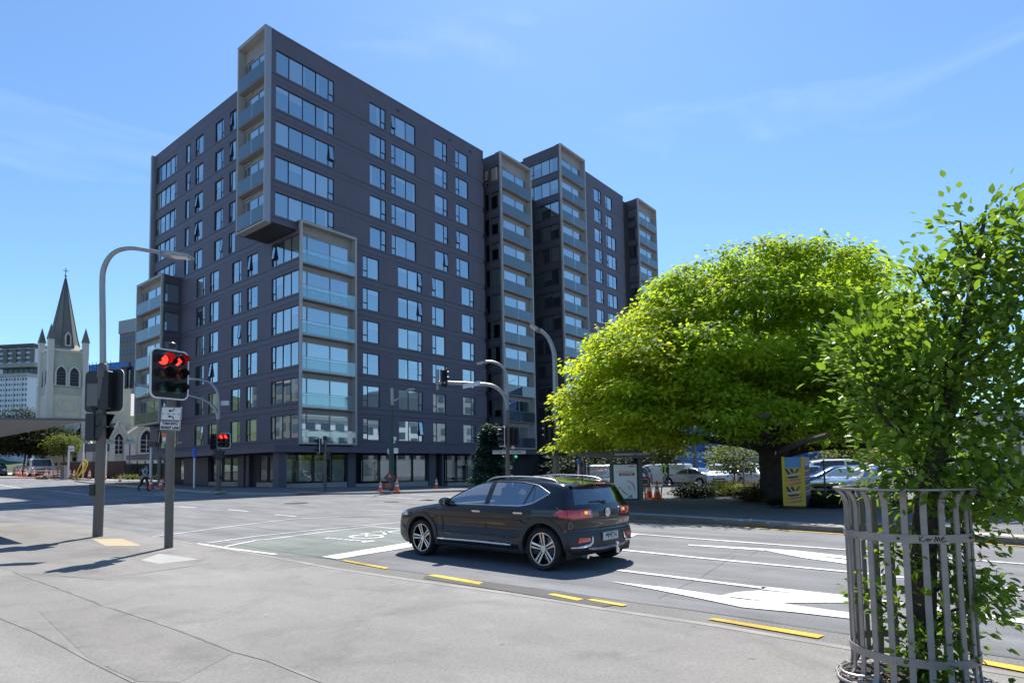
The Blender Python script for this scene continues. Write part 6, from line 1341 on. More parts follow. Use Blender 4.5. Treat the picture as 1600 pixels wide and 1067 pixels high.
# ------------------------------------------------------------------ other cars: one shell per kind, shared between copies
KIND = {
 'hatchback': dict(T=[(2.2, .5), (2.05, .72), (1.7, .88), (1.0, .98), (.85, 1.0), (.15, 1.36), (-.3, 1.42), (-1.0, 1.40), (-1.6, 1.28), (-1.9, 1.1), (-2.6, .8)], Xr=[(1.5, -1.7), (1.2, -1.9), (1.0, -2.05), (.7, -2.12), (.4, -2.12), (.2, -1.95)], Xf=[(1.5, 1.9), (.8, 2.0), (.6, 2.1), (.4, 2.12), (.2, 2.0)], belt=.92, side=[(.72, .97), (.1, 1.31), (-.4, 1.35), (-1.0, 1.32), (-1.5, 1.12), (-1.4, .98)], wb=1.28),
 'suv': dict(T=[(2.4, .6), (2.25, .85), (1.9, .98), (1.15, 1.06), (1.0, 1.08), (.45, 1.52), (0, 1.62), (-1.2, 1.62), (-1.95, 1.54), (-2.2, 1.3), (-2.9, 1.0)], Xr=[(1.7, -2.05), (1.3, -2.2), (1.0, -2.3), (.5, -2.32), (.2, -2.2)], Xf=[(1.7, 2.1), (.9, 2.22), (.6, 2.3), (.35, 2.3), (.2, 2.2)], belt=1.03, side=[(.85, 1.08), (.4, 1.45), (0, 1.52), (-1.3, 1.52), (-1.85, 1.42), (-1.95, 1.1)], wb=1.38),
 'wagon': dict(T=[(2.4, .5), (2.25, .72), (1.9, .86), (1.1, .96), (.95, .98), (.2, 1.36), (-.2, 1.42), (-1.4, 1.42), (-2.0, 1.34), (-2.3, 1.05), (-2.9, .9)], Xr=[(1.5, -2.0), (1.2, -2.2), (.9, -2.33), (.5, -2.36), (.2, -2.2)], Xf=[(1.5, 2.1), (.75, 2.25), (.5, 2.33), (.35, 2.33), (.2, 2.2)], belt=.92, side=[(.8, .97), (.15, 1.31), (-.3, 1.35), (-1.5, 1.34), (-1.95, 1.24), (-2.05, .99)], wb=1.38),
 'sedan': dict(T=[(2.4, .5), (2.25, .70), (1.9, .84), (1.1, .94), (.95, .96), (.2, 1.33), (-.2, 1.39), (-.8, 1.36), (-1.5, 1.08), (-1.7, 1.02), (-2.2, .98), (-2.35, .8)], Xr=[(1.5, -2.2), (.95, -2.3), (.6, -2.36), (.4, -2.35), (.2, -2.2)], Xf=[(1.5, 2.1), (.75, 2.25), (.5, 2.33), (.35, 2.33), (.2, 2.2)], belt=.90, side=[(.8, .95), (.15, 1.28), (-.3, 1.32), (-.75, 1.29), (-1.4, 1.02), (-1.3, .96)], wb=1.38),
 'van': dict(T=[(2.7, .8), (2.55, 1.0), (2.2, 1.15), (2.0, 1.2), (1.35, 1.78), (1.0, 1.88), (.6, 1.92), (-2.2, 1.92), (-2.45, 1.86), (-2.6, 1.6)], Xr=[(2.0, -2.4), (1.5, -2.47), (.6, -2.5), (.2, -2.42)], Xf=[(2, 2.3), (1.0, 2.5), (.6, 2.56), (.35, 2.56), (.2, 2.4)], belt=1.15, side=[(1.85, 1.2), (1.3, 1.66), (.75, 1.70), (.75, 1.15), (1.3, 1.12)], wb=1.55)}
_kc = {}
def car_kind(kind):
    if kind in _kc: return _kc[kind]
    K = KIND[kind]; B = Body(K['T'], K['Xr'], K['Xf'], K['belt'], .90, .80 if kind == 'van' else .64, ax=(-1.2, 1.2), az=.6, k=.04, taper_f=.10, taper_r=.06, crease=kind != 'van'); B.ff = .22; B.rr = .08
    V, Fq, c, n, vn = shell(B, 90, 80, 34); x, y, z = c.T; ay = np.abs(y); wb = K['wb']
    hole = (np.minimum((x-wb)**2, (x+wb)**2)+(z-.32)**2 < .37**2) & (ay > .5)
    sw = in_poly(x, z, K['side']) & (np.abs(n[:, 1]) > .5) & ~((np.abs(x+.28) < .05) & (kind != 'van'))
    zt = B.T(x); belt = K['belt']+.05
    ws = (n[:, 0] > .3) & (n[:, 2] > .25) & (z > belt+.03) & (z < B.zt-.07) & (ay < .72)
    rw = (n[:, 0] < -.3) & (z > belt+.03) & (z < B.zt-.10) & (ay < .66) & (kind != 'van')
    hl = (x > B.xmax-.42) & (ay > .5) & (z > .64 if kind != 'van' else z > .8) & (z < .78 if kind != 'van' else z < .98) & (n[:, 2] < .7)
    tl = (x < B.xmin+.2) & (ay > .60) & (z > .74) & (z < 1.0)
    dark = z < .27
    gl = sw | ws | rw
    mi = np.zeros(len(Fq), int); mi[dark] = 1
    out = dict(body=submesh(V, Fq, ~(hole | gl | hl | tl), 'body', ['car_black', 'black_plastic'], mi), glass=submesh(V, Fq, gl, 'windows', 'far_car_glass'), hl=[submesh(V, Fq, hl & (np.sign(y) == s), 'headlight', 'lamp_clear') for s in (1, -1)], tl=[submesh(V, Fq, tl & (np.sign(y) == s), 'tail_light', 'tail_red') for s in (1, -1)], B=B, wb=wb)
    b = MB()
    for ax0 in (wb, -wb): b.box(ax0-.38, ax0+.38, -.8, .8, .22, .70)
    out['well'] = b.mesh('wheel_well', 'sign_black')
    b = MB(); b.box(B.xmax-.03, B.xmax+.012, -.36, .36, .52, .62); b.box(B.xmax-.05, B.xmax+.005, -.5, .5, .36, .46); out['grille'] = b.mesh('grille', 'black_plastic')
    out['plate'] = MB().box(B.xmax-.02, B.xmax+.02, -.2, .2, .44, .53).mesh('number_plate', 'sign_white')
    _kc[kind] = out; return out
wheel_me = MB().lathe([(.18, .09), (.2, .1), (.30, .11), (.32, .07), (.32, -.09), (.2, -.1)], (0, 0, 0), 22, 'y').mesh('wheel', 'tyre', smooth=50); hub_me = MB().lathe([(.2, .085), (.19, .112), (.06, .10), (.02, .12)], (0, 0, 0), 18, 'y').mesh('rim', 'rim_silver', smooth=30)
PAINT = {}
def paint(n, col, metal=0.0):
    if n not in PAINT: PAINT[n] = mat('paint_'+n, col, .25, metal=metal, coat=1.0)
    return PAINT[n]
for n, c, m in (('white', (.62, .63, .64), 0), ('silver', (.34, .35, .37), .5), ('blue', (.03, .10, .24), .3), ('red', (.40, .02, .02), 0), ('navy', (.012, .018, .04), .2), ('cream', (.42, .38, .30), .3), ('grey', (.10, .105, .11), .4), ('skyblue', (.20, .34, .48), .3)): paint(n, c, m)
def add_car(kind, col, label, p, heading, group='cars parked behind the tree', s=1.0, cat='car', name='parked_car', sz=1.0):
    K = car_kind(kind); t = thing(name, label, cat, (p.x, p.y, p.z), heading, group); t.scale = (s, s, s*sz)
    b = put('body', K['body'], t); b.material_slots[0].link = 'OBJECT'; b.material_slots[0].material = PAINT[col]
    put('windows', K['glass'], t)
    for m in K['hl']: put('headlight', m, t)
    for m in K['tl']: put('tail_light', m, t)
    put('wheel_well', K['well'], t); put('grille', K['grille'], t); put('number_plate', K['plate'], t)
    for ax0 in (K['wb'], -K['wb']):
        for sg in (1, -1): w = put('wheel', wheel_me, t, (ax0, sg*.80, .32), (0, 0, 0 if sg > 0 else math.pi)); put('rim', hub_me, w)
    return t
RIGHT = YAW-math.pi/2                                        # heading of a car pointing to the right of the picture
def gD(px, D, dz=0.0): p = atD(px, 735, D); p.z = terrain(p.x, p.y)+dz; return p
# behind the shelter, in the car park and along the right edge
add_car('suv', 'navy', 'dark suv roof just above the black car between lamp pole and shelter', gD(925, 37), RIGHT+2.9, s=1.05)
add_car('hatchback', 'red', 'red car half hidden left of the bus shelter', gD(934, 33), RIGHT+2.6)
add_car('wagon', 'silver', 'silver car parked just left of the bus shelter poster', gD(953, 31), RIGHT-2.3)
add_car('suv', 'grey', 'grey car roof behind the silver car left of the shelter', gD(962, 40), RIGHT+2.8)
vn_ = add_car('van', 'white', 'white delivery van with bright green badge on its side behind the bus shelter', gD(1034, 47), RIGHT+2.45, group='cars parked behind the tree', cat='van', name='parked_van', s=.92, sz=.96)
KB = _kc['van']['B']
b = MB(); S2 = lambda x, z, o=.008: KB.side(x, z, o, 1)
def vstrip(pts, m, nm, o=.008): b = MB(); b.poly([S2(x, z, o) for x, z in pts]); b.build(nm, m, vn_, fix=False)
mat('van_green', (.20, .50, .03), .4); mat('van_lime', (.42, .60, .06), .4)
vstrip([(-.35, 1.84), (-1.25, 1.84), (-1.05, 1.3), (-1.2, 1.0), (-1.1, .5), (-.45, .5), (-.62, 1.0), (-.3, 1.35)], 'van_green', 'green_stripe', .006); vstrip([(-.42, 1.70), (-1.05, 1.70), (-1.05, 1.1), (-.75, .95), (-.42, 1.1)], 'van_lime', 'badge', .012); vstrip([(-.52, 1.62), (-.66, 1.62), (-.66, 1.12), (-.52, 1.16)], 'sign_black', 'badge_mark', .016); vstrip([(-.80, 1.62), (-.94, 1.62), (-.94, 1.16), (-.80, 1.12)], 'sign_black', 'badge_mark', .016); vstrip([(-.6, 1.08), (-.86, 1.08), (-.73, 1.0)], 'sign_black', 'badge_mark', .016)
add_car('sedan', 'silver', 'silver car behind the clump of flax left of the thin pole', gD(1080, 45), RIGHT+2.2); add_car('suv', 'white', 'white suv with roof racks above the planting bed', gD(1124, 44), RIGHT-1.9); add_car('wagon', 'white', 'white car with open door behind the thin white pole', gD(1156, 47), RIGHT-1.2); add_car('suv', 'navy', 'dark car behind the thin leaning marker post', gD(1172, 52), RIGHT+2.6); add_car('hatchback', 'white', 'white hatchback just left of the big tree trunk', gD(1192, 42), RIGHT-1.4)
add_car('suv', 'white', 'white utility wagon with roof rack right of the poster column', gD(1322, 37), RIGHT-.15, s=1.1); add_car('hatchback', 'skyblue', 'pale blue car behind the poster column', gD(1272, 36), RIGHT+.3); add_car('wagon', 'blue', 'blue station wagon between the poster column and the cream car', gD(1300, 31), RIGHT+2.9); add_car('sedan', 'cream', 'cream parked car with open shadowed flank behind the steel tree guard', gD(1330, 26.5), RIGHT-2.55, s=1.0); add_car('hatchback', 'silver', 'silver car roof seen just left of the guarded tree', gD(1352, 33), RIGHT-.3)
add_car('wagon', 'silver', 'dark grey and silver car at the right edge behind the guarded tree', gD(1597, 17.5), RIGHT+.12, s=1.0); add_car('suv', 'white', 'white suv behind the car at the right edge', gD(1590, 23), RIGHT+.2)
# dark car at the left edge
add_car('suv', 'navy', 'dark car cut off by the left edge beside the white ute', G(-4, 744.4), RIGHT-.9, group='vehicles by the road works')
# white flat-tray ute
f = Frame('ute', 'white tray-back ute facing us among the orange cones', 'pickup truck', 56, 745.5, 0.0); t = f.t; k = f.k
b = MB(); X = lambda px_: (px_-56)*k
hc = 29.5*k; zb = 12*k; w = 17.5*k
mat('ute_white', (.60, .60, .58), .35, coat=.6)
prof = [(-1.75, .45), (-1.78, .95), (-1.55, 1.15), (-.95, 1.3), (-.35, hc-.05), (.2, hc), (.9, hc-.02), (1.0, 1.1), (1.0, .5)]; xw = 15.2*k; xc = X(61)
b.prism(prof, lambda u, v, d: (xc+d*(1-.12*max(0, (v-1.3)/(hc-1.3))), u, v), -xw, xw); b.build('cab', 'ute_white', t)
b = MB(); b.poly([(xc-xw*.84, -.93, 1.36), (xc+xw*.84, -.93, 1.36), (xc+xw*.76, -.42, hc-.16), (xc-xw*.76, -.42, hc-.16)]); b.build('windscreen', 'far_car_glass', t, fix=False).location.y = -.03
b = MB(); b.box(xc-xw*.62, xc+xw*.62, -1.82, -1.77, .92, 1.06); b.build('grille', 'sign_black', t); b = MB(); b.box(xc-xw, xc+xw, -1.92, -1.7, .45, .8); b.build('bumper', 'ute_white', t); b = MB(); b.box(xc-xw*.6, xc+xw*.6, -1.935, -1.915, .52, .66); b.build('air_intake', 'sign_black', t)
for s in (-1, 1):
    MB().box(xc+s*xw*.82-.2, xc+s*xw*.82+.2, -1.80, -1.72, .92, 1.08).build('headlight', 'lamp_clear', t); MB().box(xc+s*(xw+.22)-.12, xc+s*(xw+.22)+.12, -.95, -.85, 1.4, 1.75).build('mirror', 'black_plastic', t)
    for yy in (-1.1, 2.6): MB().lathe([(.3, -.12), (.40, -.11), (.40, .11), (.3, .12)], (xc+s*(xw-.2), yy, .40), 18, 'x').build('wheel', 'tyre', t)
    MB().poly([(xc+s*xw*.995, -.75, 1.36), (xc+s*xw*.995, .7, 1.36), (xc+s*xw*.90, .7, hc-.2), (xc+s*xw*.90, -.3, hc-.2)]).build('door_window', 'far_car_glass', t, fix=False)
b = MB(); b.box(xc-xw-.35, xc+xw+.2, 1.15, 4.3, .85, 1.0); b.build('tray', 'galv', t)
for q in ((xc-xw-.35, xc-xw-.28, 1.15, 4.3), (xc+xw+.13, xc+xw+.2, 1.15, 4.3), (xc-xw-.35, xc+xw+.2, 4.23, 4.3)): MB().box(*q, 1.0, 1.5).build('tray_side', 'ute_white', t)
tp = t; tp.matrix_world = f.M @ Matrix.Rotation(math.radians(50), 4, 'Z')
# ------------------------------------------------------------------ people
mat('skin', (.42, .24, .17), .55); mat('hair_dark', (.012, .01, .009), .7); mat('jacket', (.36, .33, .29), .85, noise=[(12, .12, 4)]); mat('trousers', (.012, .012, .014), .8); mat('shirt_blue', (.30, .42, .62), .8); mat('bag_black', (.014, .014, .016), .7)
def skin_body(name, verts, edges, radii, mats, parent, zones=None, sub=2):
    """continuous figure grown around a joint skeleton"""
    me = bpy.data.meshes.new(name); me.from_pydata(verts, edges, []); o = bpy.data.objects.new(name, me); C.objects.link(o)
    md = o.modifiers.new('skin', 'SKIN'); md.use_smooth_shade = True
    for i, r in enumerate(radii): me.skin_vertices[0].data[i].radius = r if isinstance(r, tuple) else (r, r)
    me.skin_vertices[0].data[0].use_root = True; o.modifiers.new('sub', 'SUBSURF').levels = sub
    dg = bpy.context.evaluated_depsgraph_get(); dg.update(); m2 = bpy.data.meshes.new_from_object(o.evaluated_get(dg)); bpy.data.objects.remove(o); m2.name = name
    m2.materials.clear()
    for m in mats: m2.materials.append(M[m])
    if zones:
        for p in m2.polygons: p.material_index = zones(p.center)
    for p in m2.polygons: p.use_smooth = True
    return put(name, m2, parent)
def head_mesh(scale=.115):
    b = MB(); rings = []
    prof = [(-.12, .045), (-.105, .06), (-.08, .068), (-.04, .075), (0, .08), (.04, .083), (.08, .076), (.11, .05), (.122, .02)]
    return prof
# walking man: local x forward (direction of travel), z up, real height 1.72 then scaled to the street
pf = atD(225, 766.6, 42.5); gp_ = Vector((pf.x, pf.y, terrain(pf.x, pf.y)))
man = thing('person', 'person in grey-brown jacket and black trousers with black backpack walking across the road', 'person', gp_)
man.matrix_world = rframe(gp_, math.radians(-12)); ks = (766.8-726.5)*depth(gp_)/FPX/1.72; man.scale = (ks*1.05, ks*1.05, ks)
V_ = [(0, 0, .95), (.02, 0, 1.10), (.05, 0, 1.28), (.08, 0, 1.42), (.105, 0, 1.50), (.12, 0, 1.56), (.13, 0, 1.64), (.125, 0, 1.70),          # pelvis..head
      (.07, .19, 1.40), (-.04, .24, 1.14), (.10, .25, .94), (.14, .245, .87), (.07, -.19, 1.40), (.16, -.23, 1.15), (.33, -.19, 1.02), (.39, -.18, .99),  # arms
      (.02, .095, .90), (.20, .10, .50), (.14, .10, .10), (.27, .11, .03), (-.01, -.095, .90), (-.10, -.10, .50), (-.36, -.10, .20), (-.31, -.10, .08)]
E_ = [(0, 1), (1, 2), (2, 3), (3, 4), (4, 5), (5, 6), (6, 7), (3, 8), (8, 9), (9, 10), (10, 11), (3, 12), (12, 13), (13, 14), (14, 15), (0, 16), (16, 17), (17, 18), (18, 19), (0, 20), (20, 21), (21, 22), (22, 23)]
Rd = [(.13, .16), (.125, .155), (.13, .17), (.11, .15), .055, .06, (.085, .072), .06, .075, .058, .045, .035, .075, .058, .045, .035, .10, .068, .048, (.05, .04), .10, .068, .048, (.05, .04)]
def zman(c):
    if c.z > 1.50: return 0
    if c.z < .93 and not (abs(c.y) > .16 and c.z > .80): return 2
    if (c - Vector((.15, .245, .87))).length < .075 or (c-Vector((.39, -.18, .99))).length < .06: return 0
    return 1
skin_body('body', V_, E_, Rd, ['skin', 'jacket', 'trousers'], man, zman)
hb = MB(); rings = []
hb.lathe([(.03, .115), (.07, .095), (.09, .05), (.092, .0), (.085, -.05), (.05, -.07)], (.115, 0, 1.64), 14); hr = hb.build('hair', 'hair_dark', man, smooth=True); hr.location = (-.022, 0, .0)
MB().lathe([(.01, 0), (.014, .02), (.02, .03)], (.205, 0, 1.615), 8, 'x').build('nose', 'skin', man, smooth=True)
for sg in (1, -1): MB().lathe([(.018, -.008), (.026, .0), (.012, .008)], (.118, sg*.082, 1.63), 8, 'y').build('ear', 'skin', man, smooth=True)
for sg in (1, -1): MB().lathe([(.010, -.004), (.006, .004)], (.197, sg*.03, 1.645), 8, 'x').build('eye', 'hair_dark', man)
MB().box(.195, .20, -.025, .025, 1.572, 1.58).build('mouth', 'tail_red', man)
b = MB(); b.prism(rrect(.30, .46, .10), lambda u, v, d: (d, u, 1.22+v), -.30, -.11); b.build('backpack', 'bag_black', man, smooth=30)
for sg in (1, -1): MB().tube(spline([(-.12, sg*.12, 1.40), (.02, sg*.13, 1.50), (.16, sg*.13, 1.38), (.17, sg*.13, 1.2), (.02, sg*.16, 1.06)]), .022, 6).build('backpack_strap', 'bag_black', man, smooth=True)
for fx_, fy_, fz_, an in ((.25, .105, .045, 0), (-.29, -.10, .115, -.9)):
    b = MB(); b.lathe([(.02, -.15), (.045, -.10), (.05, .0), (.045, .10), (.02, .15)], (0, 0, 0), 10, 'x'); sh = b.build('shoe', 'bag_black', man, smooth=True); sh.location = (fx_, fy_, fz_); sh.scale = (1, .9, .8); sh.rotation_euler = (0, -an, 0)
# fingers: small curled chains from each palm
for (px_, py_, pz_), dx in (((.15, .245, .85), .0), ((.41, -.18, .985), .06)):
    b = MB()
    for q in range(4): o = (q-1.5)*.017; b.tube([(px_, py_+o*.4, pz_+o*.3), (px_+.03+dx*.5, py_+o, pz_-.03), (px_+.035+dx*.4, py_+o, pz_-.06-.006*(q % 2))], [.010, .009, .007], 6)
    b.tube([(px_-.01, py_, pz_), (px_+.035, py_-.025, pz_-.015), (px_+.05, py_-.02, pz_-.035)], [.011, .009, .007], 6); b.build('fingers', 'skin', man, smooth=True)
# driver in the black car, seen through the rear door window
drv = thing('person', 'driver in a pale blue shirt sitting inside the black car', 'person'); drv.scale = (1, 1, .95); drv.matrix_world = CAR.matrix_world.copy() if False else Matrix.Translation(CAR.location) @ Matrix.Rotation(hd, 4, 'Z') @ Matrix.Diagonal((1, 1, .96, 1))
oy = -.42
Vd = [(.12, oy, .70), (.06, oy, .86), (.0, oy, 1.00), (-.04, oy, 1.08), (-.04, oy, 1.14), (-.03, oy, 1.20), (-.02, oy, 1.27), (-.02, oy, 1.32), (-.02, oy+.2, 1.03), (.10, oy+.25, .86), (.36, oy+.16, .92), (.45, oy+.12, .95), (-.02, oy-.2, 1.03), (.10, oy-.25, .86), (.36, oy-.16, .92), (.45, oy-.12, .95), (.2, oy+.1, .67), (.58, oy+.1, .66), (.75, oy+.1, .4), (.2, oy-.1, .67), (.58, oy-.1, .66), (.75, oy-.1, .4)]
Ed = [(0, 1), (1, 2), (2, 3), (3, 4), (4, 5), (5, 6), (6, 7), (3, 8), (8, 9), (9, 10), (10, 11), (3, 12), (12, 13), (13, 14), (14, 15), (0, 16), (16, 17), (17, 18), (0, 19), (19, 20), (20, 21)]
Rr = [(.12, .15), (.12, .15), (.12, .16), (.08, .12), .05, .055, (.085, .072), .05, .07, .055, .04, .04, .07, .055, .04, .04, .085, .07, .05, .085, .07, .05]
skin_body('body', Vd, Ed, Rr, ['skin', 'shirt_blue', 'trousers'], drv, lambda c: 0 if c.z > 1.12 or (c.x > .33 and c.z > .85) else (2 if c.z < .72 else 1))
b = MB(); b.lathe([(.03, .10), (.07, .08), (.088, .04), (.088, -.01), (.06, -.04)], (-.045, oy, 1.27), 14); b.build('hair', 'hair_dark', drv, smooth=True)
MB().lathe([(.01, 0), (.014, .02), (.02, .03)], (.06, oy, 1.245), 8, 'x').build('nose', 'skin', drv, smooth=True)
# ------------------------------------------------------------------ vegetation
def leafmat(name, col, tcol, rough=.6, mixf=.45, var=.25):
    m = bpy.data.materials.new(name); m.use_nodes = True; nt = m.node_tree; b = nt.nodes['Principled BSDF']; out = nt.nodes['Material Output']
    b.inputs['Roughness'].default_value = rough; b.inputs['Specular IOR Level'].default_value = .22
    tl_ = nt.nodes.new('ShaderNodeBsdfTranslucent'); mx = nt.nodes.new('ShaderNodeMixShader'); mx.inputs[0].default_value = mixf
    at_ = nt.nodes.new('ShaderNodeAttribute'); at_.attribute_name = 'tone'
    def ramp(c):
        r = nt.nodes.new('ShaderNodeValToRGB'); r.color_ramp.elements[0].color = (c[0]*(1-var), c[1]*(1-var), c[2]*(1-var*.5), 1); r.color_ramp.elements[1].color = (c[0]*(1+var*1.3), c[1]*(1+var), c[2]*(1+var*.3), 1)
        nt.links.new(at_.outputs['Fac'], r.inputs['Fac']); return r
    r1, r2 = ramp(col), ramp(tcol); nt.links.new(r1.outputs['Color'], b.inputs['Base Color']); nt.links.new(r2.outputs['Color'], tl_.inputs['Color'])
    nt.links.new(b.outputs[0], mx.inputs[1]); nt.links.new(tl_.outputs[0], mx.inputs[2]); nt.links.new(mx.outputs[0], out.inputs['Surface']); M[name] = m; return m
leafmat('leaf_elm', (.17, .275, .025), (.46, .66, .035), var=.35, mixf=.58); leafmat('leaf_elm_gold', (.26, .32, .022), (.62, .72, .035), var=.3, mixf=.58); leafmat('leaf_fore', (.085, .150, .020), (.27, .46, .03), rough=.32, var=.3, mixf=.38)
leafmat('leaf_dark', (.022, .040, .014), (.05, .09, .015), mixf=.25); leafmat('leaf_light', (.09, .12, .03), (.20, .26, .04)); leafmat('leaf_yellow', (.25, .22, .01), (.50, .44, .02)); leafmat('leaf_conifer', (.030, .070, .045), (.05, .12, .07), mixf=.2); leafmat('leaf_grass', (.035, .05, .015), (.10, .13, .02), mixf=.35); leafmat('leaf_tussock', (.13, .10, .035), (.26, .20, .05), mixf=.35)
mat('flower_red', (.40, .06, .04), .7)
LEAF = {   # (verts in leaf plane: along x, width y, fold z ; faces as quads)
 'rhomb': ([(0, 0, 0), (.5, .32, .08), (1, 0, 0), (.5, -.32, .08)], [(0, 1, 2, 3)]),
 'ovate': ([(0, 0, 0), (.28, .30, .07), (.62, .26, .07), (1, 0, -.06), (.62, -.26, .07), (.28, -.30, .07), (.3, 0, 0), (.62, 0, -.01)], [(0, 6, 1, 1), (6, 7, 2, 1), (7, 3, 2, 2), (0, 5, 6, 6), (6, 5, 4, 7), (7, 4, 3, 3)]),
 'blade': ([(0, .02, 0), (.5, .02, .35), (1, 0, .4), (.5, -.02, .35), (0, -.02, 0), (.0, 0, 0)], [(0, 1, 3, 4), (1, 2, 2, 3)])}
def leaves(name, pos, dirs, ups, size, mats, kind='rhomb', midx=None, tone=None):
    """one mesh of many leaves; pos/dirs/ups (n,3), size (n,)"""
    n = len(pos); lv = np.array(LEAF[kind][0]); lf = LEAF[kind][1]
    x = dirs/np.linalg.norm(dirs, axis=1)[:, None]; y = np.cross(ups, x); y /= np.linalg.norm(y, axis=1)[:, None]+1e-9; z = np.cross(x, y)
    k = len(lv); P = pos[:, None, :]+size[:, None, None]*(lv[None, :, 0, None]*x[:, None, :]+lv[None, :, 1, None]*y[:, None, :]+lv[None, :, 2, None]*z[:, None, :])
    if kind == 'rhomb': F_l = np.array([(0, 1, 2), (0, 2, 3)])
    else:
        tris = []
        for q in lf:
            q = list(dict.fromkeys(q)); tris.append(q[:3]); 
            if len(q) == 4: tris.append([q[0], q[2], q[3]])
        F_l = np.array(tris)
    Fc = (np.arange(n)[:, None, None]*k+F_l[None]).reshape(-1, 3)
    me = npmesh(name, P.reshape(-1, 3), Fc, mats, False, None if midx is None else np.repeat(midx, len(F_l)))
    a = me.attributes.new('tone', 'FLOAT', 'FACE'); t = rng.random(n) if tone is None else tone
    a.data.foreach_set('value', np.repeat(t, len(F_l)).astype(np.float32)); return me
def rnd_dirs(n, flat=1.0):
    v = rng.normal(size=(n, 3)); v[:, 2] *= flat; return v/np.linalg.norm(v, axis=1)[:, None]
def branch_tubes(segs, name, parent, m='bark', n=7):
    b = MB()
    for pts, rr in segs: b.tube(pts, rr, n)
    return b.build(name, m, parent, smooth=True)
def sprays(C0, R, n_spray, per, size, zflat=.75, shell=.55, droop=.25, lobes=None, hollow=True):
    """leaf positions grouped in layered sprays near the surface of an uneven crown"""
    P, D, U, S, T = [], [], [], [], []
    d = rnd_dirs(n_spray); r = (shell+(1-shell)*rng.random(n_spray)**.6)
    bump = np.ones(n_spray)
    for (ld, amp, wid) in lobes or []:
        c = d@np.array(ld)/np.linalg.norm(ld); bump += amp*np.exp((c-1)/wid)
    cen = d*r[:, None]*bump[:, None]*np.array(R)+np.array(C0)
    for i in range(n_spray):
        k = per; sd = np.array([.55, .55, .16])*size*3.2
        q = rng.normal(size=(k, 3))*sd; rad = np.hypot(q[:, 0], q[:, 1]); q[:, 2] -= droop*rad*.6
        P.append(cen[i]+q); o = q.copy(); o[:, 2] = -.25*size+rng.normal(size=k)*.35*size; o += rng.normal(size=(k, 3))*size*.5+d[i]*size*.5; D.append(o)
        u = np.tile([0, 0, 1.], (k, 1))+rng.normal(size=(k, 3))*.35+d[i]*.25; U.append(u); S.append(size*(.7+.6*rng.random(k))); T.append(np.clip(rng.normal(.5, .16)+rng.normal(size=k)*.18, 0, 1))
    return map(np.concatenate, (P, D, U, S, T))
# ---- the big street tree: outline read from the photo, built as a round crown at its own distance
DT = 23.6
tb_ = atD(1214, 782, DT); tbase = Vector((tb_.x, tb_.y, .12)); big = thing('tree', 'big broad spreading tree with bright yellow green leaves behind the black car', 'tree', tbase)
kT = DT/FPX; ax_r = np.array([R_.x, R_.y, 0]); ax_r /= np.linalg.norm(ax_r); ax_f = np.array([F_.x, F_.y, 0]); ax_f /= np.linalg.norm(ax_f)
outline_px = [(1214, 376, 0), ]
# crown half widths (left, right) in photo pixels at heights of the outline
prof = [(378, 1215, 25), (392, 1215, 100), (410, 1210, 150), (440, 1202, 196), (480, 1188, 230), (520, 1170, 252), (560, 1148, 266), (600, 1134, 270), (640, 1130, 266), (665, 1126, 262), (684, 1122, 250), (700, 1120, 235)]
ys = np.array([p[0] for p in prof]); cs = np.array([p[1] for p in prof]); ws = np.array([p[2] for p in prof])
def zpx(py): return (at(1214, py, tbase)).z-tbase.z
zz = np.array([zpx(p[0]) for p in prof])
NC = 470; P, D, U, S, T, MI = [], [], [], [], [], []
for i in range(NC):                                     # tufts: each a flattened dome of leaf sprays, open underneath
    t = rng.random()**.9; py = 402+t*(684-402); c = np.interp(py, ys, cs)+6; w = np.interp(py, ys, ws)*.87-15
    a = rng.random()*2*math.pi; rr = 1-.72*rng.random()**2.4
    u = math.cos(a)*w*rr; v = math.sin(a)*w*.86*rr; px_ = c-1214+u
    if py > 632 and -175 < px_ < 95 and rr < .95: py = 572+rng.random()*48
    cen = ax_r*(px_*kT)+ax_f*(v*kT); cen[2] = zpx(py)-.25; outw = ax_r*math.cos(a)+ax_f*math.sin(a); R1 = .75+.55*rng.random(); tone0 = np.clip(rng.normal(.5, .2), 0, 1)
    ns = int(15*R1/.9)
    for q in range(ns):
        dv = rnd_dirs(1)[0]; dv[2] = abs(dv[2])*.9-.12; dv = dv+outw*.35*rr; pos = cen+dv*np.array([R1, R1, .62*R1])*(.55+.5*rng.random())
        k = 22; qn = rng.normal(size=(k, 3))*np.array([.25, .25, .075]); qn[:, 2] -= .30*np.hypot(qn[:, 0], qn[:, 1])
        P.append(pos+qn); o = qn+rng.normal(size=(k, 3))*.09+outw*.08; o[:, 2] -= .10; D.append(o)
        U.append(np.tile([0, 0, 1.], (k, 1))+rng.normal(size=(k, 3))*.40+dv*.3); S.append(.19*(.6+.65*rng.random(k))); T.append(np.clip(tone0*.6+.2+rng.normal(size=k)*.18, 0, 1))
        g = (px_ < -170 and rng.random() < .5) or rng.random() < .08; MI.append(np.full(k, 1 if g else 0))
P, D, U, S, T, MI = map(np.concatenate, (P, D, U, S, T, MI))
fo = put('foliage', leaves('foliage', P, D, U, S, ['leaf_elm', 'leaf_elm_gold'], 'rhomb', MI, T), big); fo['kind'] = 'stuff'
def tl_(px_, py_, dv=0.0): p = at(px_, py_, tbase); return Vector((p.x-tbase.x+ax_f[0]*dv, p.y-tbase.y+ax_f[1]*dv, p.z-tbase.z))
MB().tube([Vector((0, 0, -.2)), Vector((0, 0, .0)), tl_(1213, 770), tl_(1212, 745), tl_(1210, 722), tl_(1211, 700)], [.85, .72, .60, .56, .56, .58], 16).build('trunk', 'bark', big, smooth=True)
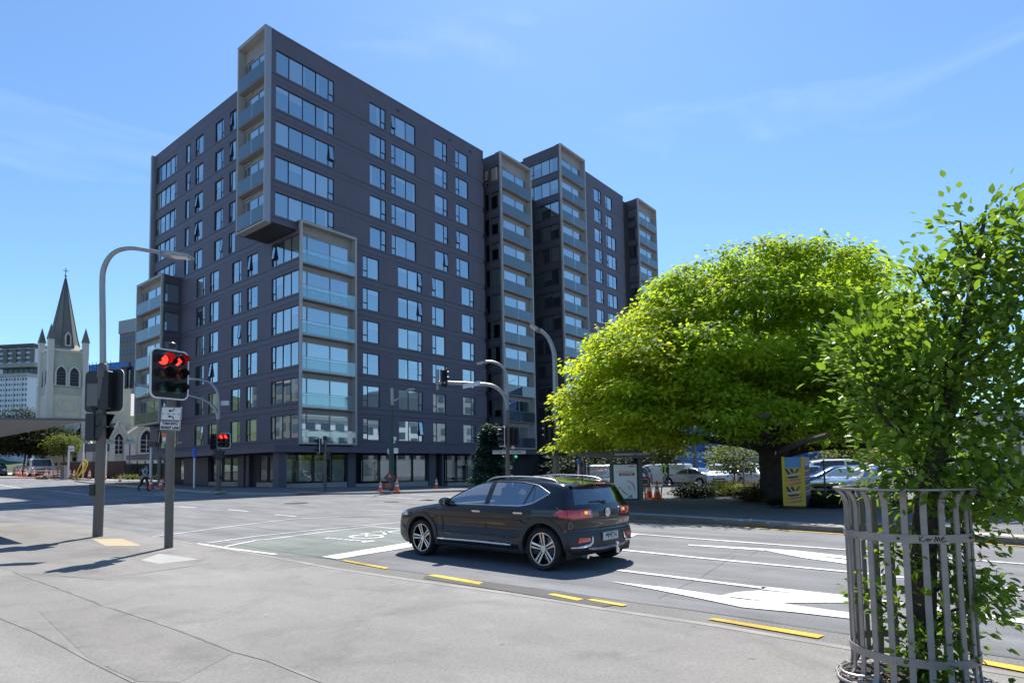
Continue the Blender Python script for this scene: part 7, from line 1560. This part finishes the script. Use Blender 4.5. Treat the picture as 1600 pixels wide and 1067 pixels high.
limbs = [([(1209, 724), (1190, 700), (1160, 693), (1120, 690), (1060, 684), (1010, 680)], [.30, .26, .20, .15, .10, .06], -.5), ([(1206, 712), (1180, 690), (1140, 676), (1100, 655), (1050, 630), (1000, 600), (940, 575)], [.28, .24, .19, .16, .12, .09, .05], .6), ([(1209, 705), (1180, 670), (1150, 640), (1120, 600), (1098, 565)], [.26, .22, .18, .12, .05], -.8),
         ([(1212, 705), (1206, 660), (1200, 600), (1192, 530), (1188, 460)], [.34, .28, .22, .13, .05], .3), ([(1212, 705), (1225, 660), (1240, 600), (1262, 530), (1276, 485)], [.30, .24, .19, .12, .05], -.6), ([(1214, 715), (1240, 690), (1275, 680), (1310, 660), (1350, 640), (1380, 620)], [.28, .23, .17, .12, .08, .05], .8),
         ([(1213, 712), (1250, 700), (1290, 700), (1330, 695)], [.2, .15, .1, .05], -1.5), ([(1210, 710), (1200, 690), (1170, 672), (1120, 668), (1080, 672)], [.18, .15, .12, .08, .05], -3.0), ([(1213, 706), (1222, 650), (1235, 590), (1225, 520)], [.2, .16, .1, .05], 2.6), ([(1213, 706), (1180, 650), (1130, 590), (1110, 530)], [.2, .16, .1, .05], 3.2), ([(1213, 706), (1260, 650), (1310, 580), (1330, 520)], [.2, .16, .1, .05], 2.4), ([(1209, 722), (1150, 706), (1110, 698)], [.14, .1, .05], -4)]
for pts, rr, dv in limbs:
    n = len(pts); p3 = [tl_(px_, py_, dv*i/max(1, n-1)*2.2) for i, (px_, py_) in enumerate(pts)]; sp = spline(p3, 4); MB().tube(sp, list(np.interp(np.linspace(0, 1, len(sp)), np.linspace(0, 1, n), rr)), 8).build('limb', 'bark', big, smooth=True)
tw = []
for i in range(110):
    pts, rr, dv = random.choice(limbs[:7]+limbs[8:11]); j = random.randrange(2, len(pts)); a = tl_(*pts[j], dv*j/(len(pts)-1)*2.2); d = Vector((random.gauss(0, 1), random.gauss(0, 1), random.gauss(.35, .4))).normalized(); L = random.uniform(.8, 1.7)
    tw.append(([a, a+d*L*.5+Vector((0, 0, .1)), a+d*L+Vector((0, 0, .3))], [.04, .028, .01]))
o = branch_tubes(tw, 'twigs', big, n=5); o['kind'] = 'stuff'
# ---- generic smaller trees and shrubs
def tree(name, label, base, h, R, C0h, m, n_spray, per, size, trunk=.12, lean=(0, 0), group=None, shell=.4, cat='tree', lobes=None, flowers=None, stems=1, kind='rhomb'):
    t = thing(name, label, cat, base, 0, group); c = np.array([lean[0], lean[1], C0h])
    P, D, U, S, T = sprays(c, R, n_spray, per, size, shell=shell, lobes=lobes)
    keep = P[:, 2] > .08; mats = [m]; mi = None
    if flowers: mats.append(flowers[0]); mi = (rng.random(keep.sum()) < flowers[1]).astype(int)
    o = put('foliage', leaves('foliage', P[keep], D[keep], U[keep], S[keep], mats, kind, mi, T[keep]), t); o['kind'] = 'stuff'
    if trunk:
        for k in range(stems):
            e = Vector((lean[0]*.8+random.gauss(0, .25)*(stems > 1)*R[0]*.5, lean[1]*.8+random.gauss(0, .2)*(stems > 1)*R[1]*.5, C0h+R[2]*.1)); b0 = Vector((random.gauss(0, .1)*(stems > 1), random.gauss(0, .1)*(stems > 1), -.3))
            MB().tube(spline([b0, b0.lerp(e, .5)+Vector((random.gauss(0, trunk), random.gauss(0, trunk), 0)), e]), [trunk*(1-.07*i) for i in range(13)], 8).build('trunk', 'bark', t, smooth=True)
        sg_ = []
        for k in range(9):
            d = Vector(rnd_dirs(1)[0]); d.z = abs(d.z)*.6; e = Vector(c)+Vector((d.x*R[0], d.y*R[1], d.z*R[2]))*.75; s0 = Vector((lean[0]*.6, lean[1]*.6, C0h*.75)); sg_.append(([s0, s0.lerp(e, .5)+Vector((0, 0, .1)), e], [trunk*.45, trunk*.3, trunk*.1]))
        b = branch_tubes(sg_, 'branches', t, n=5); b['kind'] = 'stuff'
    return t
def gAt(px, py, D, dz=0.0): p = atD(px, py, D); return Vector((p.x, p.y, terrain(p.x, p.y)+dz))
PXD = lambda D: D/FPX
D_ = depth(G(56, 745.5))+4; kp = PXD(D_); 
tree('pohutukawa_tree', 'dark spreading pohutukawa with red flower tips behind the white ute', gAt(52, 740, D_, 0), 5, (60*kp, 3.2, 25*kp), 58*kp, 'leaf_dark', 900, 16, .30, trunk=.38, lean=(0, 0), flowers=('flower_red', .05), shell=.35, stems=2)
tree('pohutukawa_tree', 'dark pohutukawa filling the left edge above the dark car', gAt(-25, 740, D_+3), 5, (45*kp, 3, 27*kp), 57*kp, 'leaf_dark', 600, 16, .30, trunk=.35, flowers=('flower_red', .03), shell=.35)
tree('tree', 'lighter green round tree between the pohutukawas and the church', gAt(97, 742, D_-2), 5, (21*kp, 1.5, 17*kp), 50*kp, 'leaf_light', 260, 14, .22, trunk=.16)
tree('tree', 'red tipped tree crown in front of the church tower base', gAt(92, 742, D_+6), 6, (36*kp, 2, 22*kp), 72*kp, 'leaf_dark', 420, 14, .28, trunk=.25, flowers=('flower_red', .14))
tree('tree', 'green hillside tree below the white flats', gAt(36, 660, 150), 6, (5, 3, 3.2), 14, 'leaf_dark', 200, 14, .5, trunk=.3)
for px_, py_, r, lb_ in ((12, 597, 5, 'leftmost small hillside tree above the roof edge of the white flats'), (22, 596, 6, 'largest small hillside tree above the white flats'), (34, 598, 5, 'middle small hillside tree above the white flats'), (45, 597, 5, 'paler small hillside tree above the white flats near the church'), (54, 598, 4, 'smallest hillside tree touching the church tower edge')): tree('tree', lb_, atD(px_, py_+6, 215), 4, (r*.36, 1.5, r*.28), r*.2, 'leaf_dark' if px_ % 3 else 'leaf_light', 60, 12, .5, trunk=0, group='hillside trees above the white flats')
D_ = 41.5; kp = PXD(D_)
t = thing('conifer_tree', 'dark feathery conifer in front of the apartment shopfront beside the mast arm', 'tree', gAt(768, 765, D_))
P, D, U, S, T = [], [], [], [], []
for i in range(480):
    h = rng.random(); zz_ = .4+h*4.0; r = (1-h)**.7*1.5*(.75+.25*math.sin(zz_*7))*(.35+.65*rng.random()**.5); a = rng.random()*6.283; k = 12
    c = np.array([math.cos(a)*r, math.sin(a)*r, zz_-r*.25]); q = rng.normal(size=(k, 3))*np.array([.22, .22, .08]); P.append(c+q); D.append(q*.5+np.array([math.cos(a), math.sin(a), -.35])*.3); U.append(np.tile([0, 0, 1.], (k, 1))+rng.normal(size=(k, 3))*.4); S.append(.30*(.6+.6*rng.random(k))); T.append(rng.random(k))
P, D, U, S, T = map(np.concatenate, (P, D, U, S, T)); o = put('foliage', leaves('foliage', P, D, U, S, ['leaf_conifer'], 'rhomb', None, T), t); o['kind'] = 'stuff'; MB().tube([(0, 0, -.2), (0, 0, 2.5), (0, 0, 5.2)], [.14, .09, .02], 8).build('trunk', 'bark', t, smooth=True)
tree('tree', 'small bright green tree left of the scaffolded building', gAt(1042, 765, 44), 4, (1.3, 1.1, 1.3), 2.9, 'leaf_light', 150, 13, .24, trunk=.09)
tree('tree', 'pale leaved young tree in front of the blue scaffolding', gAt(1148, 758, 38), 4, (1.9, 1.5, 1.0), 2.0, 'leaf_light', 190, 12, .20, trunk=.08)
tree('tree', 'pale green bushy tree right of the poster column', gAt(1320, 757, 44), 4, (1.6, 1.3, 1.5), 2.2, 'leaf_light', 190, 13, .22, trunk=.1)
tree('tree', 'golden yellow small tree behind the parked cars on the right', gAt(1345, 757, 50), 4, (2.6, 1.8, 1.9), 3.0, 'leaf_yellow', 260, 13, .26, trunk=.12)
tree('tree', 'yellow green street tree between the big tree and the guarded tree', gAt(1398, 790, 19), 7, (1.9, 1.6, 1.9), 4.6, 'leaf_elm_gold', 420, 14, .17, trunk=.14)
tree('tree', 'dark green tree behind the parked cars left of the bus shelter', gAt(922, 745, 52), 4, (5, 2, 1.7), 1.9, 'leaf_dark', 330, 12, .28, trunk=.12)
tree('tree', 'distant green tree standing behind the car park on the right', gAt(1430, 745, 48), 6, (4.5, 2.5, 2.4), 3.2, 'leaf_elm', 330, 13, .3, trunk=.2)
# ---- planting bed under the big tree
bedp = [G(px_, py_, .12) for px_, py_ in ((1055, 777), (1100, 778), (1150, 778), (1200, 785), (1238, 792), (1300, 795), (1345, 790), (1330, 772), (1250, 768), (1150, 764), (1060, 767))]
b = MB(); b.poly([(p.x, p.y, .128) for p in bedp]); tag(b.build('planting_bed', mat('soil', (.05, .038, .026), .95, noise=[(3, .3, 5)], bump=(25, .7, .04)).name), kind='structure')
def clump(name, label, px, py, w, h, m, n, size, cat='shrub', group=None, D=None):
    base = G(px, py, .12) if D is None else gAt(px, py, D, .12); base.z = terrain(base.x, base.y)+.12; k = depth(base)/FPX
    t = thing(name, label, cat, base, RZ, group); W, H = w*k, h*k
    x = rng.uniform(-W/2, W/2, n); y = rng.normal(size=n)*W*.18; z = np.zeros(n); P = np.stack([x, y, z], 1); D_ = np.stack([rng.normal(size=n)*.35, rng.normal(size=n)*.35, np.ones(n)], 1)
    o = put('foliage', leaves('foliage', P, D_, rnd_dirs(n, .3)+np.array([0, 0, .01]), H*(.6+.6*rng.random(n))*(1.15-.9*np.abs(x/W)), [m], 'blade'), t); o['kind'] = 'stuff'; o.data.transform(Matrix.Identity(4)); return t
def leafy(name, label, px, py, w, h, m, n, size, cat='shrub', group=None, dz=.12, D=None):
    base = G(px, py, .12) if D is None else gAt(px, py, D); base.z = terrain(base.x, base.y)+dz; k = depth(base)/FPX
    return tree(name, label, base, 1, (w*k/2, w*k/2.6, h*k*.55), h*k*.45, m, n, 12, size, trunk=0, cat=cat, group=group, shell=.25)
leafy('shrub', 'low dark green shrub row at the left of the planting bed', 1085, 777, 74, 22, 'leaf_dark', 210, .13)
clump('flax_plant', 'spiky flax clump in the middle of the planting bed', 1124, 775, 38, 28, 'leaf_grass', 220, 1)
leafy('shrub', 'sunlit pale leaved low shrub right of the flax', 1153, 774, 34, 18, 'leaf_light', 120, .12)
clump('tussock_grass', 'golden tussock grass behind the flax in the sun', 1160, 765, 90, 17, 'leaf_tussock', 420, 1)
leafy('shrub', 'dusty brown green shrub left of the big trunk', 1185, 783, 34, 26, 'leaf_dark', 120, .13)
clump('tussock_grass', 'brown tussock at the foot of the thin marker post', 1176, 784, 24, 28, 'leaf_tussock', 160, 1)
leafy('shrub', 'small shaded shrub between the trunk and poster column', 1218, 792, 24, 14, 'leaf_dark', 60, .1); leafy('shrub', 'small shaded shrub right of the poster column', 1272, 792, 26, 20, 'leaf_dark', 80, .11); leafy('shrub', 'dark shrub before the cream parked car', 1312, 792, 60, 16, 'leaf_dark', 130, .11)
for px_, lb in ((196, 'low yellow green shrub by the wheeled bin'), (205, 'low shrub under the middle of the mesh fence'), (214, 'low yellow shrub left of the walking person'), (246, 'yellow green shrub beside the grey square post')): leafy('shrub', lb, px_, 749, 12, 8, 'leaf_light', 30, .2)
# ---- fallen leaf light is left to the sun; the tree in the steel guard, close to the camera
GP = atD(1430, 1080, 4.15); GP.z = PV
gt = thing('tree', 'young leafy tree with large bright leaves growing inside the steel guard', 'tree', GP)
kg = 4.15/FPX
def fl(px_, py_, dv=0.0): p = at(px_, py_, GP); return Vector((p.x-GP.x+ax_f[0]*dv, p.y-GP.y+ax_f[1]*dv, p.z-GP.z))
stem = [fl(1448, 1080, .05), fl(1450, 950, .05), fl(1452, 800, .03), fl(1480, 640), fl(1508, 500, -.02), fl(1525, 420), fl(1540, 330)]
MB().tube(spline(stem, 5), list(np.interp(np.linspace(0, 1, 31), [0, .35, .6, 1], [.085, .076, .040, .008])), 10).build('trunk', 'bark', gt, smooth=True)
brs = [([(1455, 780), (1430, 690), (1405, 620), (1385, 560), (1372, 500)], .15), ([(1440, 720), (1390, 660), (1365, 625), (1350, 590)], -.1), ([(1420, 660), (1390, 600), (1362, 548), (1350, 525)], .2), ([(1500, 540), (1470, 480), (1440, 440), (1425, 425)], -.1), ([(1515, 470), (1560, 400), (1590, 350), (1604, 320)], .1), ([(1510, 500), (1570, 470), (1620, 440)], -.2), ([(1530, 410), (1510, 370), (1500, 345)], -.05), ([(1490, 620), (1550, 560), (1610, 540)], .3), ([(1480, 660), (1550, 640), (1620, 650)], -.3), ([(1470, 720), (1530, 720), (1590, 750)], -.15), ([(1460, 760), (1420, 745), (1380, 740)], -.25), ([(1465, 700), (1450, 640), (1430, 590), (1420, 540)], -.3), ([(1495, 600), (1530, 540), (1550, 480)], -.35), ([(1455, 760), (1500, 770), (1555, 790)], -.3), ([(1500, 580), (1460, 540), (1410, 500)], .25),
       ([(1450, 1000), (1480, 960), (1540, 940), (1562, 962)], -.1), ([(1450, 930), (1500, 900), (1545, 925)], -.2), ([(1450, 1040), (1420, 1005), (1390, 995)], -.35), ([(1452, 900), (1410, 870), (1375, 850)], -.1), ([(1450, 1060), (1440, 1030), (1420, 1045)], -.3), ([(1450, 850), (1490, 830), (1520, 840)], -.2), ([(1452, 980), (1410, 960), (1385, 930)], .2), ([(1450, 1010), (1500, 1000), (1530, 985)], .1), ([(1450, 870), (1480, 890), (1505, 930)], -.35)]
def nclip(m=0.0, s=1.0, size=None):
    v = np.clip(rng.normal(size=size), -1.7, 1.7); return m+s*v
LP, LD, LU, LS, LT = [], [], [], [], []
tubes = []
for bi, (pts, dv) in enumerate(brs):
    low = bi >= 15; n = len(pts); p3 = [fl(a, c, dv*i/(n-1)+.05*(i > 0)) for i, (a, c) in enumerate(pts)]; sp = spline(p3, 6); tubes.append((sp, [.016*(1-.8*i/len(sp)) for i in range(len(sp))]))
    L = sum((b-a).length for a, b in zip(sp, sp[1:])); cnt = int(L*(420 if not low else 330))
    for k in range(cnt):
        t = rng.random()**.7*(len(sp)-1.001); i = int(t); p = np.array(sp[i].lerp(sp[i+1], t-i)); sd = .12 if not low else .075
        off = rng.normal(size=3)*sd*np.array([1, 1, .8]); q = p+off; d = off*1.2+np.array(sp[-1]-sp[0])*.25+rng.normal(size=3)*.05; d[2] -= .06
        LP.append(q); LD.append(d); LU.append(np.array([0, 0, 1.])+rng.normal(size=3)*.45); LS.append((.064 if not low else .06)*(.6+.7*rng.random())); LT.append(rng.random())
for i in range(4800):                                    # fill of the upper crown
    px_ = nclip(1525, 90); py_ = rng.uniform(390, 800)
    if px_ < 1335+max(0, (600-py_))*.62+max(0, py_-700)*.4: continue
    p = fl(px_, py_, rng.normal()*.28); LP.append(np.array(p)); LD.append(rng.normal(size=3)+np.array([0, 0, -.3])); LU.append(np.array([0, 0, 1.])+rng.normal(size=3)*.5); LS.append(.064*(.6+.7*rng.random())); LT.append(rng.random())
for i in range(1000):                                    # leafy left shoulder and the top spray
    if i < 480: px_, py_ = nclip(1420, 36), nclip(592, 56)
    elif i < 780: px_, py_ = nclip(1565, 36), nclip(392, 26)
    else: px_, py_ = nclip(1455, 34), rng.uniform(800, 1060)
    p = fl(px_, py_, nclip()*.22); LP.append(np.array(p)); LD.append(nclip(size=3)+np.array([0, 0, -.2])); LU.append(np.array([0, 0, 1.])+nclip(size=3)*.5); LS.append(.068*(.6+.7*rng.random())); LT.append(rng.random())
LP, LD, LU, LS, LT = map(np.array, (LP, LD, LU, LS, LT))
branch_tubes(tubes, 'branches', gt, n=6)['kind'] = 'stuff'
# the 300 leaves that show largest are parts of their own, the rest one part
dep_ = np.array([(Vector(p)+GP).dot(F_) for p in LP]); order = np.argsort(-(LS/dep_)); big_i, rest_i = order[:300], order[300:]
proto = [leaves('leaf', np.zeros((1, 3)), np.array([[1., 0, 0]]), np.array([[0, 0, 1.]]), np.array([1.]), ['leaf_fore'], 'ovate', None, np.array([tn])) for tn in (.15, .4, .65, .9)]
for i in big_i:
    x = Vector(LD[i]).normalized(); y = Vector(LU[i]).cross(x).normalized(); zv = x.cross(y); s = float(LS[i]); o = put('leaf', proto[int(LT[i]*3.99)], gt); p = LP[i]
    o.matrix_local = Matrix(((x.x*s, y.x*s, zv.x*s, p[0]), (x.y*s, y.y*s, zv.y*s, p[1]), (x.z*s, y.z*s, zv.z*s, p[2]), (0, 0, 0, 1)))
o = put('foliage', leaves('foliage', LP[rest_i], LD[rest_i], LU[rest_i], LS[rest_i], ['leaf_fore'], 'ovate', None, LT[rest_i]), gt); o['kind'] = 'stuff'
# ---- steel tree guard
gd = thing('tree_guard', 'round steel bar tree guard with flared top and a scrawled tag on its band', 'tree guard', GP)
RG = .365; H0, H1 = fl(1430, 1040).z, fl(1430, 762).z
RT = RG+.045
nb = 22
bw, bt = .037, .010
def strip(path, wdir_of, w, t):
    b = MB(); L = []
    for i, p in enumerate(path):
        d = (path[min(i+1, len(path)-1)]-path[max(i-1, 0)]).normalized(); s = wdir_of(p); n = d.cross(s).normalized(); L.append([p+s*w/2+n*t/2, p-s*w/2+n*t/2, p-s*w/2-n*t/2, p+s*w/2-n*t/2])
    for a, c in zip(L, L[1:]):
        for k in range(4): b.poly([a[k], a[(k+1) % 4], c[(k+1) % 4], c[k]])
    b.poly(L[0]); b.poly(L[-1]); return b
def guard_bar():
    path = [Vector((RG+.11, 0, .035)), Vector((RG+.07, 0, .03)), Vector((RG+.03, 0, .045)), Vector((RG+.006, 0, .09)), Vector((RG, 0, .16)), Vector((RG, 0, H1*.5)), Vector((RG, 0, H1-.13)), Vector((RG+.006, 0, H1-.085)), Vector((RG+.024, 0, H1-.042)), Vector((RG+.05, 0, H1-.014)), Vector((RT, 0, H1-.004))]
    return strip(path, lambda p: Vector((0, 1, 0)), bw, bt).mesh('bar', 'steel')
gb = guard_bar()
for i in range(nb):
    o = put('bar', gb, gd); o.rotation_euler = (0, 0, 2*math.pi*(i+.35)/nb)
def ringband(r, z, h, t, nm, n=64):
    b = MB()
    for k in range(n):
        a0, a1 = 2*math.pi*k/n, 2*math.pi*(k+1)/n; c = lambda a, rr, zz_: (math.cos(a)*rr, math.sin(a)*rr, zz_)
        b.poly([c(a0, r+t, z), c(a1, r+t, z), c(a1, r+t, z+h), c(a0, r+t, z+h)]); b.poly([c(a0, r, z), c(a1, r, z), c(a1, r, z+h), c(a0, r, z+h)]); b.poly([c(a0, r, z+h), c(a1, r, z+h), c(a1, r+t, z+h), c(a0, r+t, z+h)]); b.poly([c(a0, r, z), c(a1, r, z), c(a1, r+t, z), c(a0, r+t, z)])
    return b.build(nm, 'steel', gd)
zb1 = fl(1430, 834).z-.025; zb2 = fl(1430, 1013).z-.025
ringband(RG+.007, zb1, .052, .006, 'upper_band'); ringband(RG+.007, zb2, .052, .006, 'lower_band'); ringband(RT-.012, H1-.006, .012, .034, 'top_ring')
for an in (-2.25, -1.0):
    for zc_ in (zb1, zb2): MB().lathe([(.008, 0), (.008, .008), (.004, .011)], (RG+.013, 0, zc_+.026), 8, 'x').build('bolt', 'black_plastic', gd).rotation_euler = (0, 0, an+RZ)
# scrawl on the upper band
def onband(s, v): a = RZ+math.radians(-112)+s/RG; return Vector((math.cos(a)*(RG+.0145), math.sin(a)*(RG+.0145), zb1+.006+v*.04))
scr = MB()
for stroke in ([(0, 1), (.004, .1)], [(.022, .95), (.004, .5), (.02, .15), (.03, .3)], [(.034, .5), (.045, .2), (.058, .4), (.048, .6), (.036, .45), (.07, .55)], [(.082, .1), (.090, .95), (.098, .2), (.106, .9), (.114, .1)], [(.120, .4), (.138, .65), (.132, .85), (.122, .5), (.130, .1), (.15, .3)]):
    scr.tube(spline([onband(s, v) for s, v in stroke], 4), .0022, 5)
scr.build('scrawled_tag', 'sign_black', gd)
# coiled steel hoops at the foot
MB().tube([Vector((math.cos(a)*(RG+.10), math.sin(a)*(RG+.10), .03)) for a in np.linspace(0, 2*math.pi, 49)], .009, 6, cap=False).build('foot_ring', 'steel', gd)
c0 = fl(1345, 1052)
for q, (rr, zz_) in enumerate(((.135, .02), (.115, .045), (.125, .075))):
    MB().tube([Vector((c0.x+.02*q+math.cos(a)*rr, c0.y+math.sin(a)*rr, .015+zz_+.012*math.sin(a+q))) for a in np.linspace(0.3*q, 0.3*q+5.6, 30)], .010, 6).build('bent_hoop', 'steel', gd, smooth=True)
lb_ = MB(); lb_.lathe([(0, 0.004), (RG+.05, 0.004), (RG+.05, .006)], (GP.x, GP.y, GP.z), 28); lb_.build('tree_pit', 'soil', near_pave)
lt = rng.uniform(-1, 1, (60, 2))*(RG+.02); lp_ = np.stack([lt[:, 0], lt[:, 1], np.full(60, .02)], 1); o = put('leaf_litter', leaves('leaf_litter', lp_, rnd_dirs(60, .1), np.tile([0, 0, 1.], (60, 1)), np.full(60, .05), [mat('dry_leaf', (.22, .11, .05), .9).name], 'rhomb'), None, GP); tag(o, kind='stuff')
